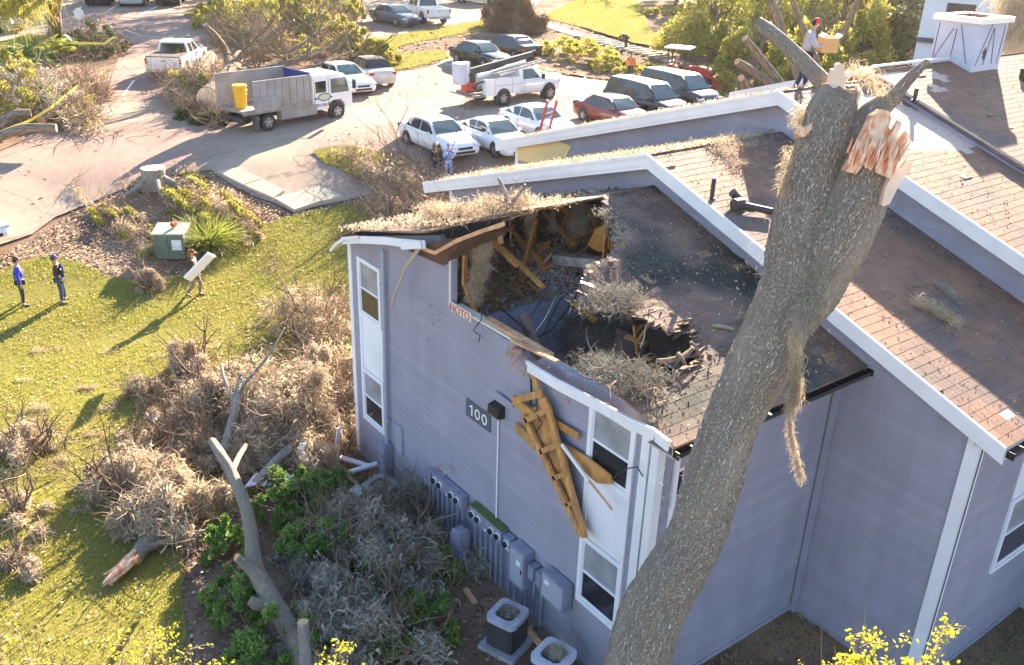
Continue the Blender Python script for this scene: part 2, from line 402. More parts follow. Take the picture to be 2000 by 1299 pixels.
# side eaves: gutter, fascia, soffit
def eave(x0,x1,y,z,face):
    mb=MB()
    mb.prism([(y+.01,z-.02),(y-.11,z-.015),(y-.125,z-.0),(y-.11,z-.12),(y+.0,z-.14)],x0,x1,'X') if False else None
    # open trough
    for (ya,za),(yb,zb) in (((y,z),(y,z-.12)),((y,z-.12),(y-.1,z-.12)),((y-.1,z-.12),(y-.13,z-.01))):
        mb.add([(x0,ya,za),(x1,ya,za),(x1,yb,zb),(x0,yb,zb)],[(0,1,2,3)]); mb.add([(x0,ya+.006,za-.006),(x1,ya+.006,za-.006),(x1,yb+.006,zb-.006),(x0,yb+.006,zb-.006)],[(3,2,1,0)])
    mb.bx(x0-.012,x0,y-.13,y,z-.13,z); mb.bx(x1,x1+.012,y-.13,y,z-.13,z)
    for i in range(int((x1-x0)/.9)+1): mb.bx(x0+i*.9+.3,x0+i*.9+.33,y-.13,y,z-.012,z+.0)
    g=bpart(mb,'gutter','gutter')
    mb=MB(); mb.bx(x0+.01,x1,y+.02,face,z-.17,z-.14); bpart(mb,'soffit','soffit')
    mb=MB(); mb.bx(x0+.01,x1,y+.008,y+.03,z-.18,z-.01); bpart(mb,'eave_fascia','white_trim')
eave(9.17,X2-.02,7.9,zr(7.9,Z1)-.03,8.447); eave(X2-.3,X3-.02,5.13,zr(5.15,Z2)-.03,5.657)
# windows ---------------------------------------------------------
def window(y0,y1,z0,z1,X,par=None,lab=None,face='X'):
    """frame with upper pale sash and lower dark sash on a wall of constant X (or Y)"""
    def B(mb,a0,a1,b0,b1,d0,d1):
        if face=='X': mb.bx(X-d1,X-d0,a0,a1,b0,b1)
        else: mb.bx(a0,a1,X-d1,X-d0,b0,b1)
    mb=MB(); t=.1
    B(mb,y0,y0+t,z0,z1,.001,.05); B(mb,y1-t,y1,z0,z1,.001,.05); B(mb,y0+t,y1-t,z0,z0+t,.001,.05); B(mb,y0+t,y1-t,z1-t,z1,.001,.05)
    zm=(z0+z1)/2; B(mb,y0+t,y1-t,zm-.025,zm+.025,.001,.035)
    for q in (y0+t,y1-t-.03): B(mb,q,q+.03,z0+t,z1-t,.001,.028)
    f=bpart(mb,'window','white_trim')
    mb=MB(); B(mb,y0+t+.03,y1-t-.03,zm+.025,z1-t,.002,.012); o=mb.build('pane','glass_pale',None); o.parent=f
    mb=MB(); B(mb,y0+t+.03,y1-t-.03,z0+t,zm-.025,.002,.012); o=mb.build('pane','glass_dark',None); o.parent=f
    mb=MB(); B(mb,y0+t+.03,y1-t-.03,z0+t,z0+t+.05,.012,.02); o=mb.build('sill','white_trim',None); o.parent=f
    return f
window(17.4,18.5,4.2,5.72,X1); window(17.4,18.5,1.3,2.78,X1)
window(8.93,10.07,4.32,5.72,X1); window(8.93,10.07,1.42,2.94,X1)
mb=MB(); mb.bx(X1-.02,X1-.001,17.4,18.5,2.79,4.19); mb.bx(X1-.045,X1-.001,18.4,18.5,2.781,4.199); bpart(mb,'infill_panel','white_panel')
mb=MB(); mb.bx(X1-.02,X1-.001,8.93,10.07,2.95,4.31);mb.bx(X1-.045,X1-.001,8.93,9.03,2.941,4.319);mb.bx(X1-.045,X1-.001,9.97,10.07,2.941,4.319)
bpart(mb,'infill_panel','white_panel')
window(9.85,11.2,4.3,5.7,8.45,face='Y'); mb=MB(); mb.bx(9.85,11.2,8.43,8.449,2.5,4.29); bpart(mb,'infill_panel','white_panel')
window(16.1,17.6,1.9,3.6,5.66,face='Y'); mb=MB(); mb.bx(16.1,17.6,5.64,5.659,3.61,4.6); bpart(mb,'infill_panel','white_panel')
# downpipes, conduit, lamp, number sign ---------------------------
mb=MB(); mb.tube([(X1-.1,17.1,6.3),(X1-.1,17.12,5.9),(X1-.1,17.2,1.2)],[.04,.05,.05],10)
for z in (5.4,3.1,1.9): mb.cyl((X1-.1,17.16,z),.065,.1)
bpart(mb,'standpipe','pvc',smooth=True)
mb=MB(); mb.box((X1-.14,17.2,.65),(.26,.34,1.15)); bpart(mb,'riser_box','meter_paint',bevel=.03)
mb=MB(); mb.bx(X1-.05,X1-.001,16.55,16.85,1.15,1.95); bpart(mb,'access_cover','siding')
mb=MB(); mb.tube([(X1-.03,12.7,4.2),(X1-.03,12.68,1.5)],.018,8); bpart(mb,'conduit','white_trim')
mb=MB(); mb.prism([(X1-.001,4.42),(X1-.16,4.38),(X1-.18,4.2),(X1-.1,4.16),(X1-.001,4.16)],12.52,12.88,'Y'); lp=bpart(mb,'wall_lamp','black')
mb=MB(); mb.bx(X1-.15,X1-.06,12.56,12.84,4.145,4.158); o=mb.build('lens','glass_pale',None); o.parent=lp
mb=MB(); mb.bx(X1-.02,X1-.001,12.98,13.86,3.6,4.02); sg=bpart(mb,'number_sign','sign_blue')
mb=MB()
x0,x1_=X1-.028,X1-.02
def ell(cy,cz,a,b,w,n=24):
    for i in range(n):
        t0=2*math.pi*i/n; t1=2*math.pi*(i+1)/n
        q=[(cy+a*math.cos(t0),cz+b*math.sin(t0)),(cy+a*math.cos(t1),cz+b*math.sin(t1)),(cy+(a-w)*math.cos(t1),cz+(b-w)*math.sin(t1)),(cy+(a-w)*math.cos(t0),cz+(b-w)*math.sin(t0))]
        mb.prism(q,x0,x1_,'X')
mb.prism([(13.62,3.69),(13.655,3.69),(13.655,3.885),(13.72,3.865),(13.72,3.895),(13.655,3.93),(13.62,3.93)],x0,x1_,'X'); mb.build('numeral','white',None).parent=sg
for cy_ in (13.44,13.19): mb=MB(); ell(cy_,3.81,.09,.12,.03); mb.build('numeral','white',None).parent=sg
# meters ----------------------------------------------------------
def meterbank(ya,yb,z0,z1,dials,nleg,top=None):
    mb=MB(); mb.bx(X1-.2,X1-.03,min(ya,yb),max(ya,yb),z0,z1); o=bpart(mb,'meter_bank','meter_paint',bevel=.012)
    for y in dials:
        mb=MB(); mb.cyl((X1-.215,y,(z0+z1)/2+.0),.085,.03,'X',20); d=mb.build('meter','white_trim',None,smooth=True); d.parent=o
        mb=MB(); mb.cyl((X1-.245,y,(z0+z1)/2),.068,.05,'X',20); d=mb.build('meter','glass_dark',None,smooth=True); d.parent=o
    for i in range(3): y=ya+(yb-ya)*(i+.7)/3.4; mb=MB(); mb.bx(X1-.206,X1-.201,y-.03,y+.03,z0+.03,z0+.075); mb.build('label','white_panel',None).parent=o
    mb=MB()
    for i in range(nleg):
        y=ya+(yb-ya)*(i+.5)/nleg; mb.tube([(X1-.1,y,z0),(X1-.1,y,.1)],.032,8)
    mb.build('conduit','meter_paint',None,smooth=True).parent=o
    if top:
        mb=MB(); mb.box((X1-.12,(ya+yb)/2,z1+.02),(.19,abs(ya-yb)-.02,.035)); mb.build('moss','moss_green',None).parent=o
    return o
meterbank(14.95,13.72,1.33,1.66,[14.82,14.6,14.12,13.9],6)
meterbank(13.42,12.25,1.3,1.66,[13.3,13.08,12.6,12.38],6,True)
meterbank(12.2,11.95,1.32,1.64,[12.08],1)
mb=MB(); mb.bx(X1-.22,X1-.03,14.98,15.1,1.25,1.62); mb.bx(X1-.22,X1-.03,15.14,15.26,1.2,1.55); mb.tube([(X1-.1,15.04,1.3),(X1-.1,15.04,.1)],.03,8); mb.tube([(X1-.1,15.2,1.3),(X1-.1,15.2,.1)],.03,8); bpart(mb,'junction_box','meter_paint')
mb=MB(); mb.box((X1-.15,11.62,1.2),(.26,.5,.95)); mcab=bpart(mb,'meter_cabinet','meter_paint',bevel=.015)
mb=MB(); mb.bx(X1-.286,X1-.282,11.42,11.82,.8,1.62); mb.build('cabinet_door','pvc',None).parent=mcab
mb=MB(); mb.bx(X1-.291,X1-.287,11.5,11.62,1.3,1.42); mb.build('label','white_panel',None).parent=mcab
mb=MB(); mb.bx(X1-.3,X1-.287,11.44,11.47,1.15,1.25); mb.build('latch','black',None).parent=mcab
for y,z in ((11.22,1.32),(10.98,1.32)):
    mb=MB(); mb.box((X1-.13,y,z),(.2,.17,.32)); mb.tube([(X1-.12,y,z-.1),(X1-.12,y,.1)],.03,8); bpart(mb,'junction_box','meter_paint')
mb=MB(); mb.box((X1-.15,10.5,1.38),(.24,.68,.62)); mcab=bpart(mb,'meter_cabinet','meter_paint',bevel=.015)
mb=MB(); mb.bx(X1-.276,X1-.272,10.2,10.8,1.12,1.64); mb.build('cabinet_door','pvc',None).parent=mcab
mb=MB(); mb.bx(X1-.281,X1-.277,10.6,10.72,1.45,1.55); mb.build('label','white_panel',None).parent=mcab
mb=MB()
for y in (11.8,11.6,11.45): mb.tube([(X1-.12,y,.8),(X1-.12,y,.1)],.028,8)
mb.tube([(X1-.12,10.3,1.1),(X1-.1,10.2,.8),(X1-.04,9.9,.5),(X1-.03,9.6,.35)],.012,6)
mb.tube([(X1-.12,11.4,.9),(X1-.1,11.2,.6),(X1-.05,10.9,.75),(X1-.04,10.85,.95)],.012,6)
bpart(mb,'conduit','meter_paint')
mb=MB(); mb.box((X1-.34,12.02+.7,.5),(.24,.24,1.0)) if False else None
# chimney ---------------------------------------------------------
cx0,cx1=25.15,26.6; cy0,cy1=12.97,14.2; ct=10.9; ch=.0
def chp(u): return u
mb=MB(); e=.0
b0=[(cx0,cy0),(cx1,cy0),(cx1,cy1),(cx0,cy1)]
def ring(pts,z): return [(x,y,z) for x,y in pts]
grow=.1
t0=[(cx0-grow,cy0-grow),(cx1+grow,cy0-grow),(cx1+grow,cy1+grow),(cx0-grow,cy1+grow)]
i0=[(cx0+.16,cy0+.16),(cx1-.16,cy0+.16),(cx1-.16,cy1-.16),(cx0+.16,cy1-.16)]
mat('chimney_paint',(.5,.51,.6),.7,(.44,.45,.53),1.2)
mat('chimney_cap',(.85,.8,.68),.6); mat('flue',(.42,.2,.12),.8)
mb.add(ring(b0,9.2)+ring(b0,ct),[(0,1,5,4),(1,2,6,5),(2,3,7,6),(3,0,4,7)])
chm=bpart(mb,'chimney','chimney_paint')
mb=MB(); mb.add(ring(t0,ct-.02)+ring(t0,ct+.12)+ring(i0,ct+.12),[(0,1,5,4),(1,2,6,5),(2,3,7,6),(3,0,4,7),(4,5,9,8),(5,6,10,9),(6,7,11,10),(7,4,8,11),(3,2,1,0)]); mb.build('cap','chimney_cap',None,fix=False).parent=chm
mb=MB(); mb.add(ring(i0,ct+.121)+ring(i0,ct-.0),[(4,5,1,0),(5,6,2,1),(6,7,3,2),(7,4,0,3),(4,7,6,5)]); mb.build('flue_lining','flue',None,fix=False).parent=chm
mat('seam',(.12,.12,.2),.8)
mb=MB()
def fl(y,z): return (cx0-.004,y,z)
def fr(x,z): return (x,cy0-.004,z)
for a,b in ((fl(14.12,10.8),fl(14.13,9.85)),(fl(13.7,10.7),fl(14.08,9.9)),(fl(13.6,10.7),fl(13.62,10.0)),(fl(13.5,10.8),fl(13.15,9.85)),(fr(25.75,10.85),fr(25.3,9.8)),(fr(25.85,10.75),fr(25.7,9.8)),(fr(25.9,10.75),fr(26.15,9.8)),(fr(26.45,10.8),fr(26.42,9.8))): mb.beam(a,b,.02,.02)
mb.build('seam','seam',None).parent=chm
mb=MB(); mb.add([fr(25.65+.09*math.cos(a)*(1+.3*math.sin(5*a)),10.1+.16*math.sin(a)*(1+.2*math.cos(4*a))) for a in np.linspace(0,6.2,14)],[tuple(range(14))]); mb.build('hole','black',None).parent=chm
# vents -----------------------------------------------------------
def vent(p,h=.45,r=.05,tilt=(0,0),m='dark_vent',cap=None):
    mb=MB(); p=Vector(p); q=p+Vector((tilt[0],tilt[1],h)); mb.tube([p-Vector((0,0,.06)),q],r,14); mb.tube([p-Vector((0,0,.03)),p+Vector((0,0,.02))],[r*2.2,r*1.3],14)
    o=bpart(mb,'vent_pipe',m,smooth=True)
    if cap: mb=MB(); mb.tube([q,q+Vector((0,0,.05))],r*1.15,14); mb.build('collar',cap,None,smooth=True).parent=o
    return o
def onR(q,z): return onP(q[0],q[1],(0,YR,z),(0,-SR,1))
def onL(q,z): return onP(q[0],q[1],(0,YR,z),(0,SL,1))
vent(onR((1390,388),Z2),.42,.045,(0,0),cap='white'); vent(onL((1134,296),Z2),1.0,.1,(.03,0),cap='dark_vent'); vent(onL((1240,276),Z2),.4,.06,cap='white_trim')
v=onR((1460,402),Z2); vent(v,.3,.085,(-.35,.15)); 
p=onR((1505,424),Z2); mb=MB(); mb.tube([p+np.array([0,0,.12]),onR((1440,412),Z2)+np.array([0,0,.14])],[.07,.07],12); mb.tube([onR((1447,412),Z2)+np.array([0,0,.14]),onR((1432,414),Z2)+np.array([0,0,.14])],[.13,.13],12); bpart(mb,'vent_pipe','dark_vent',smooth=True)
p=onL((1175,300),Z2); q=onL((1088,290),Z2); mb=MB(); mb.tube([p+np.array([0,0,.1]),q+np.array([0,0,.22])],[.08,.09],12); bpart(mb,'vent_pipe','dark_vent',smooth=True)
vent(onR((1786,196),Z4),.3,.05); vent(onR((1998,155),Z4),.25,.12,cap='dark_vent')
vent(onL((1004,300),Z2),.25,.05)
# ================================================================ ground
mat('ground',(.2,.125,.085),1.0,(.12,.08,.055),1.5,(.35,.65),bump=.8,bscale=14,c3=(.27,.18,.12),s3=.35,spec=.05)
mat('asphalt',(.32,.225,.185),.95,(.26,.185,.155),.35,(.35,.65),bump=.25,bscale=40,c3=(.37,.29,.22),s3=.14,spec=.08)
mat('lawn_soil',(.18,.165,.04),1.,(.19,.16,.05),1.2,(.45,.7),bump=.7,bscale=20,spec=.03)
mat('grass_blade',(.3,.3,.05),.8,(.38,.33,.08),.5,(.4,.65),rand=.35,trans=.45,spec=.15)
mat('concrete',(.45,.38,.27),.95,(.42,.35,.28),2,bump=.2,bscale=30)
mat('litter',(.4,.28,.18),.9,rand=.6)
mat('litter_dark',(.16,.11,.08),.9,rand=.6)
_m=M['asphalt']; _nt=_m.node_tree; _L=_nt.links.new; _b=_nt.nodes['Principled BSDF']; _tc=[n for n in _nt.nodes if n.type=='TEX_COORD'][0]
_nz=_nt.nodes.new('ShaderNodeTexNoise'); _nz.inputs['Scale'].default_value=.6; _nz.inputs['Detail'].default_value=6; _L(_tc.outputs['Object'],_nz.inputs['Vector'])
_ad=_nt.nodes.new('ShaderNodeMixRGB'); _ad.blend_type='ADD'; _ad.inputs[0].default_value=1.6; _L(_tc.outputs['Object'],_ad.inputs[1]); _L(_nz.outputs['Color'],_ad.inputs[2])
_vo=_nt.nodes.new('ShaderNodeTexVoronoi'); _vo.feature='DISTANCE_TO_EDGE'; _vo.inputs['Scale'].default_value=.16; _L(_ad.outputs[0],_vo.inputs['Vector'])
_lt=_nt.nodes.new('ShaderNodeMapRange'); _lt.inputs[1].default_value=0.; _lt.inputs[2].default_value=.006; _lt.inputs[3].default_value=.6; _lt.inputs[4].default_value=1.; _L(_vo.outputs['Distance'],_lt.inputs[0])
_n2=_nt.nodes.new('ShaderNodeTexNoise'); _n2.inputs['Scale'].default_value=3.; _n2.inputs['Detail'].default_value=8; _n2.inputs['Roughness'].default_value=.7; _L(_tc.outputs['Object'],_n2.inputs['Vector'])
_mr=_nt.nodes.new('ShaderNodeMapRange'); _mr.inputs[1].default_value=.3; _mr.inputs[2].default_value=.7; _mr.inputs[3].default_value=.82; _mr.inputs[4].default_value=1.12; _L(_n2.outputs[0],_mr.inputs[0])
_mu=_nt.nodes.new('ShaderNodeMath'); _mu.operation='MULTIPLY'; _L(_lt.outputs[0],_mu.inputs[0]); _L(_mr.outputs[0],_mu.inputs[1])
_hs=_nt.nodes.new('ShaderNodeHueSaturation'); _L(_b.inputs['Base Color'].links[0].from_socket,_hs.inputs['Color']); _L(_mu.outputs[0],_hs.inputs['Value']); _L(_hs.outputs[0],_b.inputs['Base Color'])
# terrain sheet: polar rings, fine near the camera
rr=np.concatenate([np.linspace(.01,100,110),np.linspace(105,600,30)]); na=180
vs=[];fs=[]
for r in rr:
    for j in range(na):
        a=2*math.pi*j/na; x,y=r*math.cos(a),r*math.sin(a); vs.append((x,y,float(tz(x,y))))
for i in range(len(rr)-1):
    for j in range(na):
        j2=(j+1)%na; fs.append((i*na+j,i*na+j2,(i+1)*na+j2,(i+1)*na+j))
mb=MB(); mb.add(vs,fs); gr=mb.build('ground','ground',None,smooth=True); tag(gr,kind='structure')
def densify(P,step=.5,jit=0.,seed=0):
    r=random.Random(seed); out=[]
    for i in range(len(P)):
        a=np.array(P[i][:2]); b=np.array(P[(i+1)%len(P)][:2]); n=max(1,int(np.linalg.norm(b-a)/step))
        for k in range(n):
            q=a+(b-a)*k/n; out.append((q[0]+r.uniform(-jit,jit),q[1]+r.uniform(-jit,jit)))
    return out
def Wpoly(px): return [tuple(T(*q)[:2]) for q in px]
def drape(name,px,dz,m,jit=0.,step=1.,grid=1.5,kind='structure',world=False,seed=0):
    P=densify(px if world else Wpoly(px),step,jit,seed); n=len(P)
    xs=[p[0] for p in P]; ys=[p[1] for p in P]
    pts=[Vector(p) for p in P]
    gx,gy=np.meshgrid(np.arange(min(xs),max(xs),grid),np.arange(min(ys),max(ys),grid)); gx=gx.ravel(); gy=gy.ravel()
    k=inpolyN(gx,gy,P)
    pts+=[Vector((float(a),float(b))) for a,b in zip(gx[k],gy[k])]
    v,e,f,_,_,_=geometry.delaunay_2d_cdt(pts,[],[list(range(n))],1,1e-4)
    mb=MB(); mb.add([(q.x,q.y,float(tz(q.x,q.y))+dz) for q in v],[tuple(q) for q in f])
    o=mb.build(name,m,None,smooth=True,fix=False)
    if o.data.polygons and sum(p.normal.z for p in o.data.polygons)<0: o.data.flip_normals()
    return tag(o,kind=kind)
ASPH=[(-300,580),(-100,520),(0,484),(60,463),(112,428),(180,397),(250,373),(330,351),(415,337),(425,350),(576,420),(672,394),(760,372),(900,372),(1010,350),(1200,300),(1460,250),(1500,205),(1440,178),(1290,150),(1225,165),(1100,150),(1040,100),(1010,45),(1040,20),(1100,-30),(-300,-30),(-300,300),(-300,420)]
drape('driveway',ASPH,.07,'asphalt',.08)
LAWN=[(-420,700),(-50,545),(30,522),(100,503),(140,510),(210,540),(265,551),(330,543),(395,532),(440,498),(490,452),(560,425),(640,408),(720,398),(800,400),(705,480),(703,875),(640,900),(500,960),(420,1030),(368,1090),(356,1200),(380,1500),(-420,1600)]
drape('lawn',LAWN,.035,'lawn_soil',.15,.5)
ISL=[('lawn',[(745,112),(700,105),(760,75),(850,58),(948,42),(946,62),(860,78),(790,92)]),
 ('lawn',[(690,135),(770,110),(862,102),(878,116),(800,138),(765,141)]),
 ('lawn',[(613,300),(650,292),(700,290),(745,300),(775,312),(800,335),(740,348),(700,358),(660,335),(630,320)]),
 ('lawn',[(1060,38),(1110,8),(1200,-15),(1250,10),(1265,60),(1320,85),(1330,104),(1240,88),(1150,60)]),
 ('lawn',[(140,90),(60,70),(0,85),(-100,100),(-100,180),(60,150)]),
 ('lawn',[(360,30),(400,10),(480,5),(470,40),(380,45)])]
MUL=[(400,190),(372,130),(420,45),(560,15),(640,60),(700,93),(780,72),(860,56),(960,40),(1060,30),(1300,125),(1500,190),(1500,60),(1800,60),(1800,200),(1480,205),(1300,152),(1215,163),(1060,142),(1010,88),(880,100),(860,125),(780,142),(690,135),(640,150),(600,175),(560,190),(480,205),(460,235),(380,245),(345,225)]
drape('mulch_bed',MUL,.1,'ground',.3)
drape('mulch_bed',[(-200,380),(0,300),(60,268),(120,215),(180,180),(230,130),(262,90),(220,68),(120,62),(0,88),(-200,130)],.1,'ground',.3)
for i,(nm,p) in enumerate(ISL): drape(nm,p,.14,'lawn_soil',.15,.6,seed=i+1)
pads=[[(425,343),(468,335),(512,357),(476,369)],[(478,370),(514,358),(556,380),(534,394)],[(536,395),(592,380),(630,400),(576,418)],[(594,379),(624,371),(672,392),(632,400)]]
mb=MB()
for p in pads:
    q=[T(*a) for a in p]; mb.add([(a[0],a[1],a[2]+.2) for a in q]+[(a[0],a[1],a[2]-.1) for a in q],[(0,1,2,3),(0,4,5,1),(1,5,6,2),(2,6,7,3),(3,7,4,0)])
tag(mb.build('walkway','concrete'),kind='structure')
# far walk with steps
W1=[T(*q) for q in [(1045,42),(1090,60),(1140,75),(1190,92),(1240,103),(1300,118),(1340,130)]]
mb=MB()
for a,b in zip(W1[:-1],W1[1:]):
    a=Vector(a);b=Vector(b); mb.beam(a+Vector((0,0,.08)),b-(b-a)*.02+Vector((0,0,.08)),1.3,.16)
tag(mb.build('walkway','concrete'),kind='structure')
mb=MB()
for i in range(14):
    t=i/13; p=Vector(W1[2]).lerp(Vector(W1[5]),t); d=(Vector(W1[5])-Vector(W1[2])).normalized(); n=d.cross(Vector((0,0,1)))
    mb.beam(p-n*.9+Vector((0,0,.2)),p+n*.9+Vector((0,0,.2)),.28,.12)
tag(mb.build('step','concrete'),kind='structure')
# bay lines
mat('line_paint',(.7,.68,.62),.7)
mb=MB()
for a,b in (((143,26),(160,15)),((205,28),(228,12)),((272,32),(320,8)),((640,20),(660,12)),((876,62),(960,40)),((866,126),(905,134)),((720,150),(690,160)),((240,190),(262,160))):
    A=T(*a,.085); B=T(*b,.085); mb.beam(A,B,.12,.006)
tag(mb.build('road_marking','line_paint'),kind='structure')
# ---------------------------------------------------------------- scatter helpers
def unit(v): return v/np.maximum(np.linalg.norm(v,axis=1,keepdims=True),1e-9)
def rdir(n,r=NR): return unit(r.normal(size=(n,3)))
def ribbons(S,D,Ln,Wd,seg=4,curl=.5,grav=0.,r=NR,taper=True):
    n=len(S); P=S.copy(); D=unit(D); step=(Ln/seg)[:,None]; side=unit(np.cross(D,rdir(n,r))); pts=[P.copy()]; sides=[side]
    for k in range(seg):
        D=unit(D+r.normal(size=(n,3))*curl+np.array([0,0,-grav])); P=P+D*step
        side=unit(np.cross(D,np.cross(side,D))+1e-6); pts.append(P.copy()); sides.append(side)
    Q=[]
    for k in range(seg):
        w0=Wd*(1-(k/seg)*(.8 if taper else 0)); w1=Wd*(1-((k+1)/seg)*(.8 if taper else 0))
        a=pts[k]-sides[k]*w0[:,None]/2; b=pts[k]+sides[k]*w0[:,None]/2; c=pts[k+1]+sides[k+1]*w1[:,None]/2; d=pts[k+1]-sides[k+1]*w1[:,None]/2
        Q.append(np.stack([a,b,c,d],1))
    return np.concatenate(Q,0).reshape(-1,3)
def leaves(S,size,asp=.5,r=NR,up=.3):
    n=len(S); D=unit(rdir(n,r)+np.array([0,0,up])); sd=unit(np.cross(D,rdir(n,r))); L=(size*r.uniform(.6,1.3,n))[:,None]
    return np.stack([S,S+D*L*.5+sd*L*asp/2,S+D*L,S+D*L*.5-sd*L*asp/2],1).reshape(-1,3)
def sample(P,n,r=NR):
    xs=[p[0] for p in P]; ys=[p[1] for p in P]; X=r.uniform(min(xs),max(xs),n); Y=r.uniform(min(ys),max(ys),n); k=inpolyN(X,Y,P); return X[k],Y[k]
def area(P): return (max(p[0] for p in P)-min(p[0] for p in P))*(max(p[1] for p in P)-min(p[1] for p in P))
def grass(name,P,dens,h=.07,w=.022,maxd=None,label=None,m='grass_blade',seed=1,dz=.03):
    r=np.random.default_rng(seed); X,Y=sample(P,int(area(P)*dens),r)
    # thin patches
    q=np.sin(X*1.3+np.sin(Y*.9)*2)+np.sin(Y*1.7+np.cos(X*.7)*2)+r.normal(size=len(X))*.9; k=q>-1.5; X,Y=X[k],Y[k]; n=len(X)
    S=np.stack([X,Y,tz(X,Y)+dz],1); a=r.uniform(0,6.28,n); hh=h*r.uniform(.5,1.5,n); ln=r.normal(size=(n,2))*.5
    sd=np.stack([np.cos(a),np.sin(a),0*a],1)*w/2; top=S+np.stack([ln[:,0]*hh,ln[:,1]*hh,hh],1)
    V=np.stack([S-sd,S+sd,top],1).reshape(-1,3); o=qmesh(name,V,3,m); return tag(o,kind='stuff')

# ---- thin warm air over the far lot
hm=bpy.data.materials.new('haze'); hm.use_nodes=True; _t=hm.node_tree; _t.nodes.clear(); _o=_t.nodes.new('ShaderNodeOutputMaterial'); _v=_t.nodes.new('ShaderNodeVolumePrincipled'); _v.inputs['Color'].default_value=(.95,.93,.9,1); _v.inputs['Density'].default_value=.00014; _v.inputs['Anisotropy'].default_value=.55; _t.links.new(_v.outputs[0],_o.inputs['Volume']); M['haze']=hm
mb=MB(); mb.bx(-650,650,-650,650,-1.5,30); hz=mb.build('haze','haze'); tag(hz,kind='stuff')
# ================================================================ vehicles
def paint(name,c,rough=.25,coat=.6): return mat(name,c,rough,coat=coat,spec=.5)
paint('paint_white',(.72,.72,.72)); paint('paint_black',(.012,.012,.016)); paint('paint_red',(.16,.012,.015)); paint('paint_silver',(.35,.36,.39)); paint('paint_beige',(.5,.45,.4)); paint('paint_slate',(.07,.085,.11)); paint('paint_maroon',(.03,.015,.02)); paint('paint_navy',(.02,.022,.035))
mat('car_glass',(.015,.018,.02),.06,spec=.9); mat('windscreen',(.06,.09,.08),.08,spec=.9); mat('tyre',(.018,.018,.018),.85); mat('rim',(.42,.42,.43),.35,metal=.7); mat('rim_dark',(.1,.1,.1),.4)
mat('lamp_red',(.35,.01,.01),.25); mat('lamp_clear',(.6,.6,.62),.1); mat('plate',(.6,.6,.58),.5); mat('soft_top',(.05,.035,.03),.9); mat('grille',(.02,.02,.02),.4); mat('plastic',(.03,.03,.032),.6); mat('steel',(.3,.27,.25),.55,(.22,.19,.17),2,metal=.3); mat('panel_grey',(.34,.31,.29),.6,(.27,.24,.22),1.5); mat('blue_paint',(.03,.035,.2),.5); mat('orange_red',(.5,.06,.03),.4)
KIND={ # L W H wheelbase, rear glass base, roof rear, roof front, screen base (x from centre), belt z, hood z front
'sedan':(4.75,1.84,1.45,2.78,-1.72,-1.0,.3,1.05,.93,.74,1.0),
'coupe':(4.7,1.85,1.40,2.75,-1.95,-.85,.2,1.0,.9,.72,.98),
'minivan':(5.1,1.98,1.75,3.05,-2.42,-2.2,.75,1.6,1.0,.82,1.02),
'suv':(4.8,1.93,1.75,2.8,-2.3,-2.05,.45,1.2,1.05,.9,1.07),
'convertible':(4.3,1.76,1.5,2.6,-1.45,-.95,.35,.85,.95,.8,.97)}
def wheels(t,wb,W,r,rim='rim',w=.22,dual=False,rear=None):
    for sx in (-1,1):
        for sy in (-1,1):
            x=sx*wb/2 if rear is None else (rear[0] if sx<0 else rear[1])
            mb=MB(); y=sy*(W/2-.02)
            pr=[(.0,r*.62),(w*.08,r*.93),(w*.22,r),(w*.78,r),(w*.92,r*.93),(w,r*.62)]
            pts=[(x,y-sy*a,r) for a,b in pr]; ww=[b for a,b in pr]
            mb.tube(pts,ww,18); o=mb.build('wheel','tyre',t,smooth=True)
            mb=MB(); mb.cyl((x,y+sy*.004,r),r*.6,.02,'Y',18)
            for k in range(5):
                a=k*2*math.pi/5+.3; mb.beam((x,y+sy*.016,r),(x+math.cos(a)*r*.56,y+sy*.016,r+math.sin(a)*r*.56),.02,r*.16,up=(math.cos(a+1.57),0,math.sin(a+1.57)),mi=1)
            mb.build('rim',['rim_dark',rim],o)
def place(px,pf,off=0.):
    p=T(*px); q=T(*pf); a=math.atan2(q[1]-p[1],q[0]-p[0]); return p,a
def body(secs,hwf):
    """loft of cross sections: x, half width, z bottom, z top, crown"""
    vs=[];fs=[]; n=None
    for x,hw,zb,zt,cr in secs:
        zm=zb+(zt-zb)*.5
        half=[(0,zb),(hw*.86,zb),(hw*.97,zb+(zt-zb)*.18),(hw,zm),(hw*.975,zb+(zt-zb)*.82),(hw*.9,zt-.01),(hw*.6,zt+cr*.7),(0,zt+cr)]
        ring=[(x,y,z) for y,z in half]+[(x,-y,z) for y,z in half[-2:0:-1]]; n=len(ring); vs+=ring
    k=len(secs)
    for i in range(k-1):
        for j in range(n): fs.append((i*n+j,i*n+(j+1)%n,(i+1)*n+(j+1)%n,(i+1)*n+j))
    fs.append(tuple(range(n))); fs.append(tuple((k-1)*n+j for j in range(n-1,-1,-1)))
    mb=MB(); mb.add(vs,fs); return mb
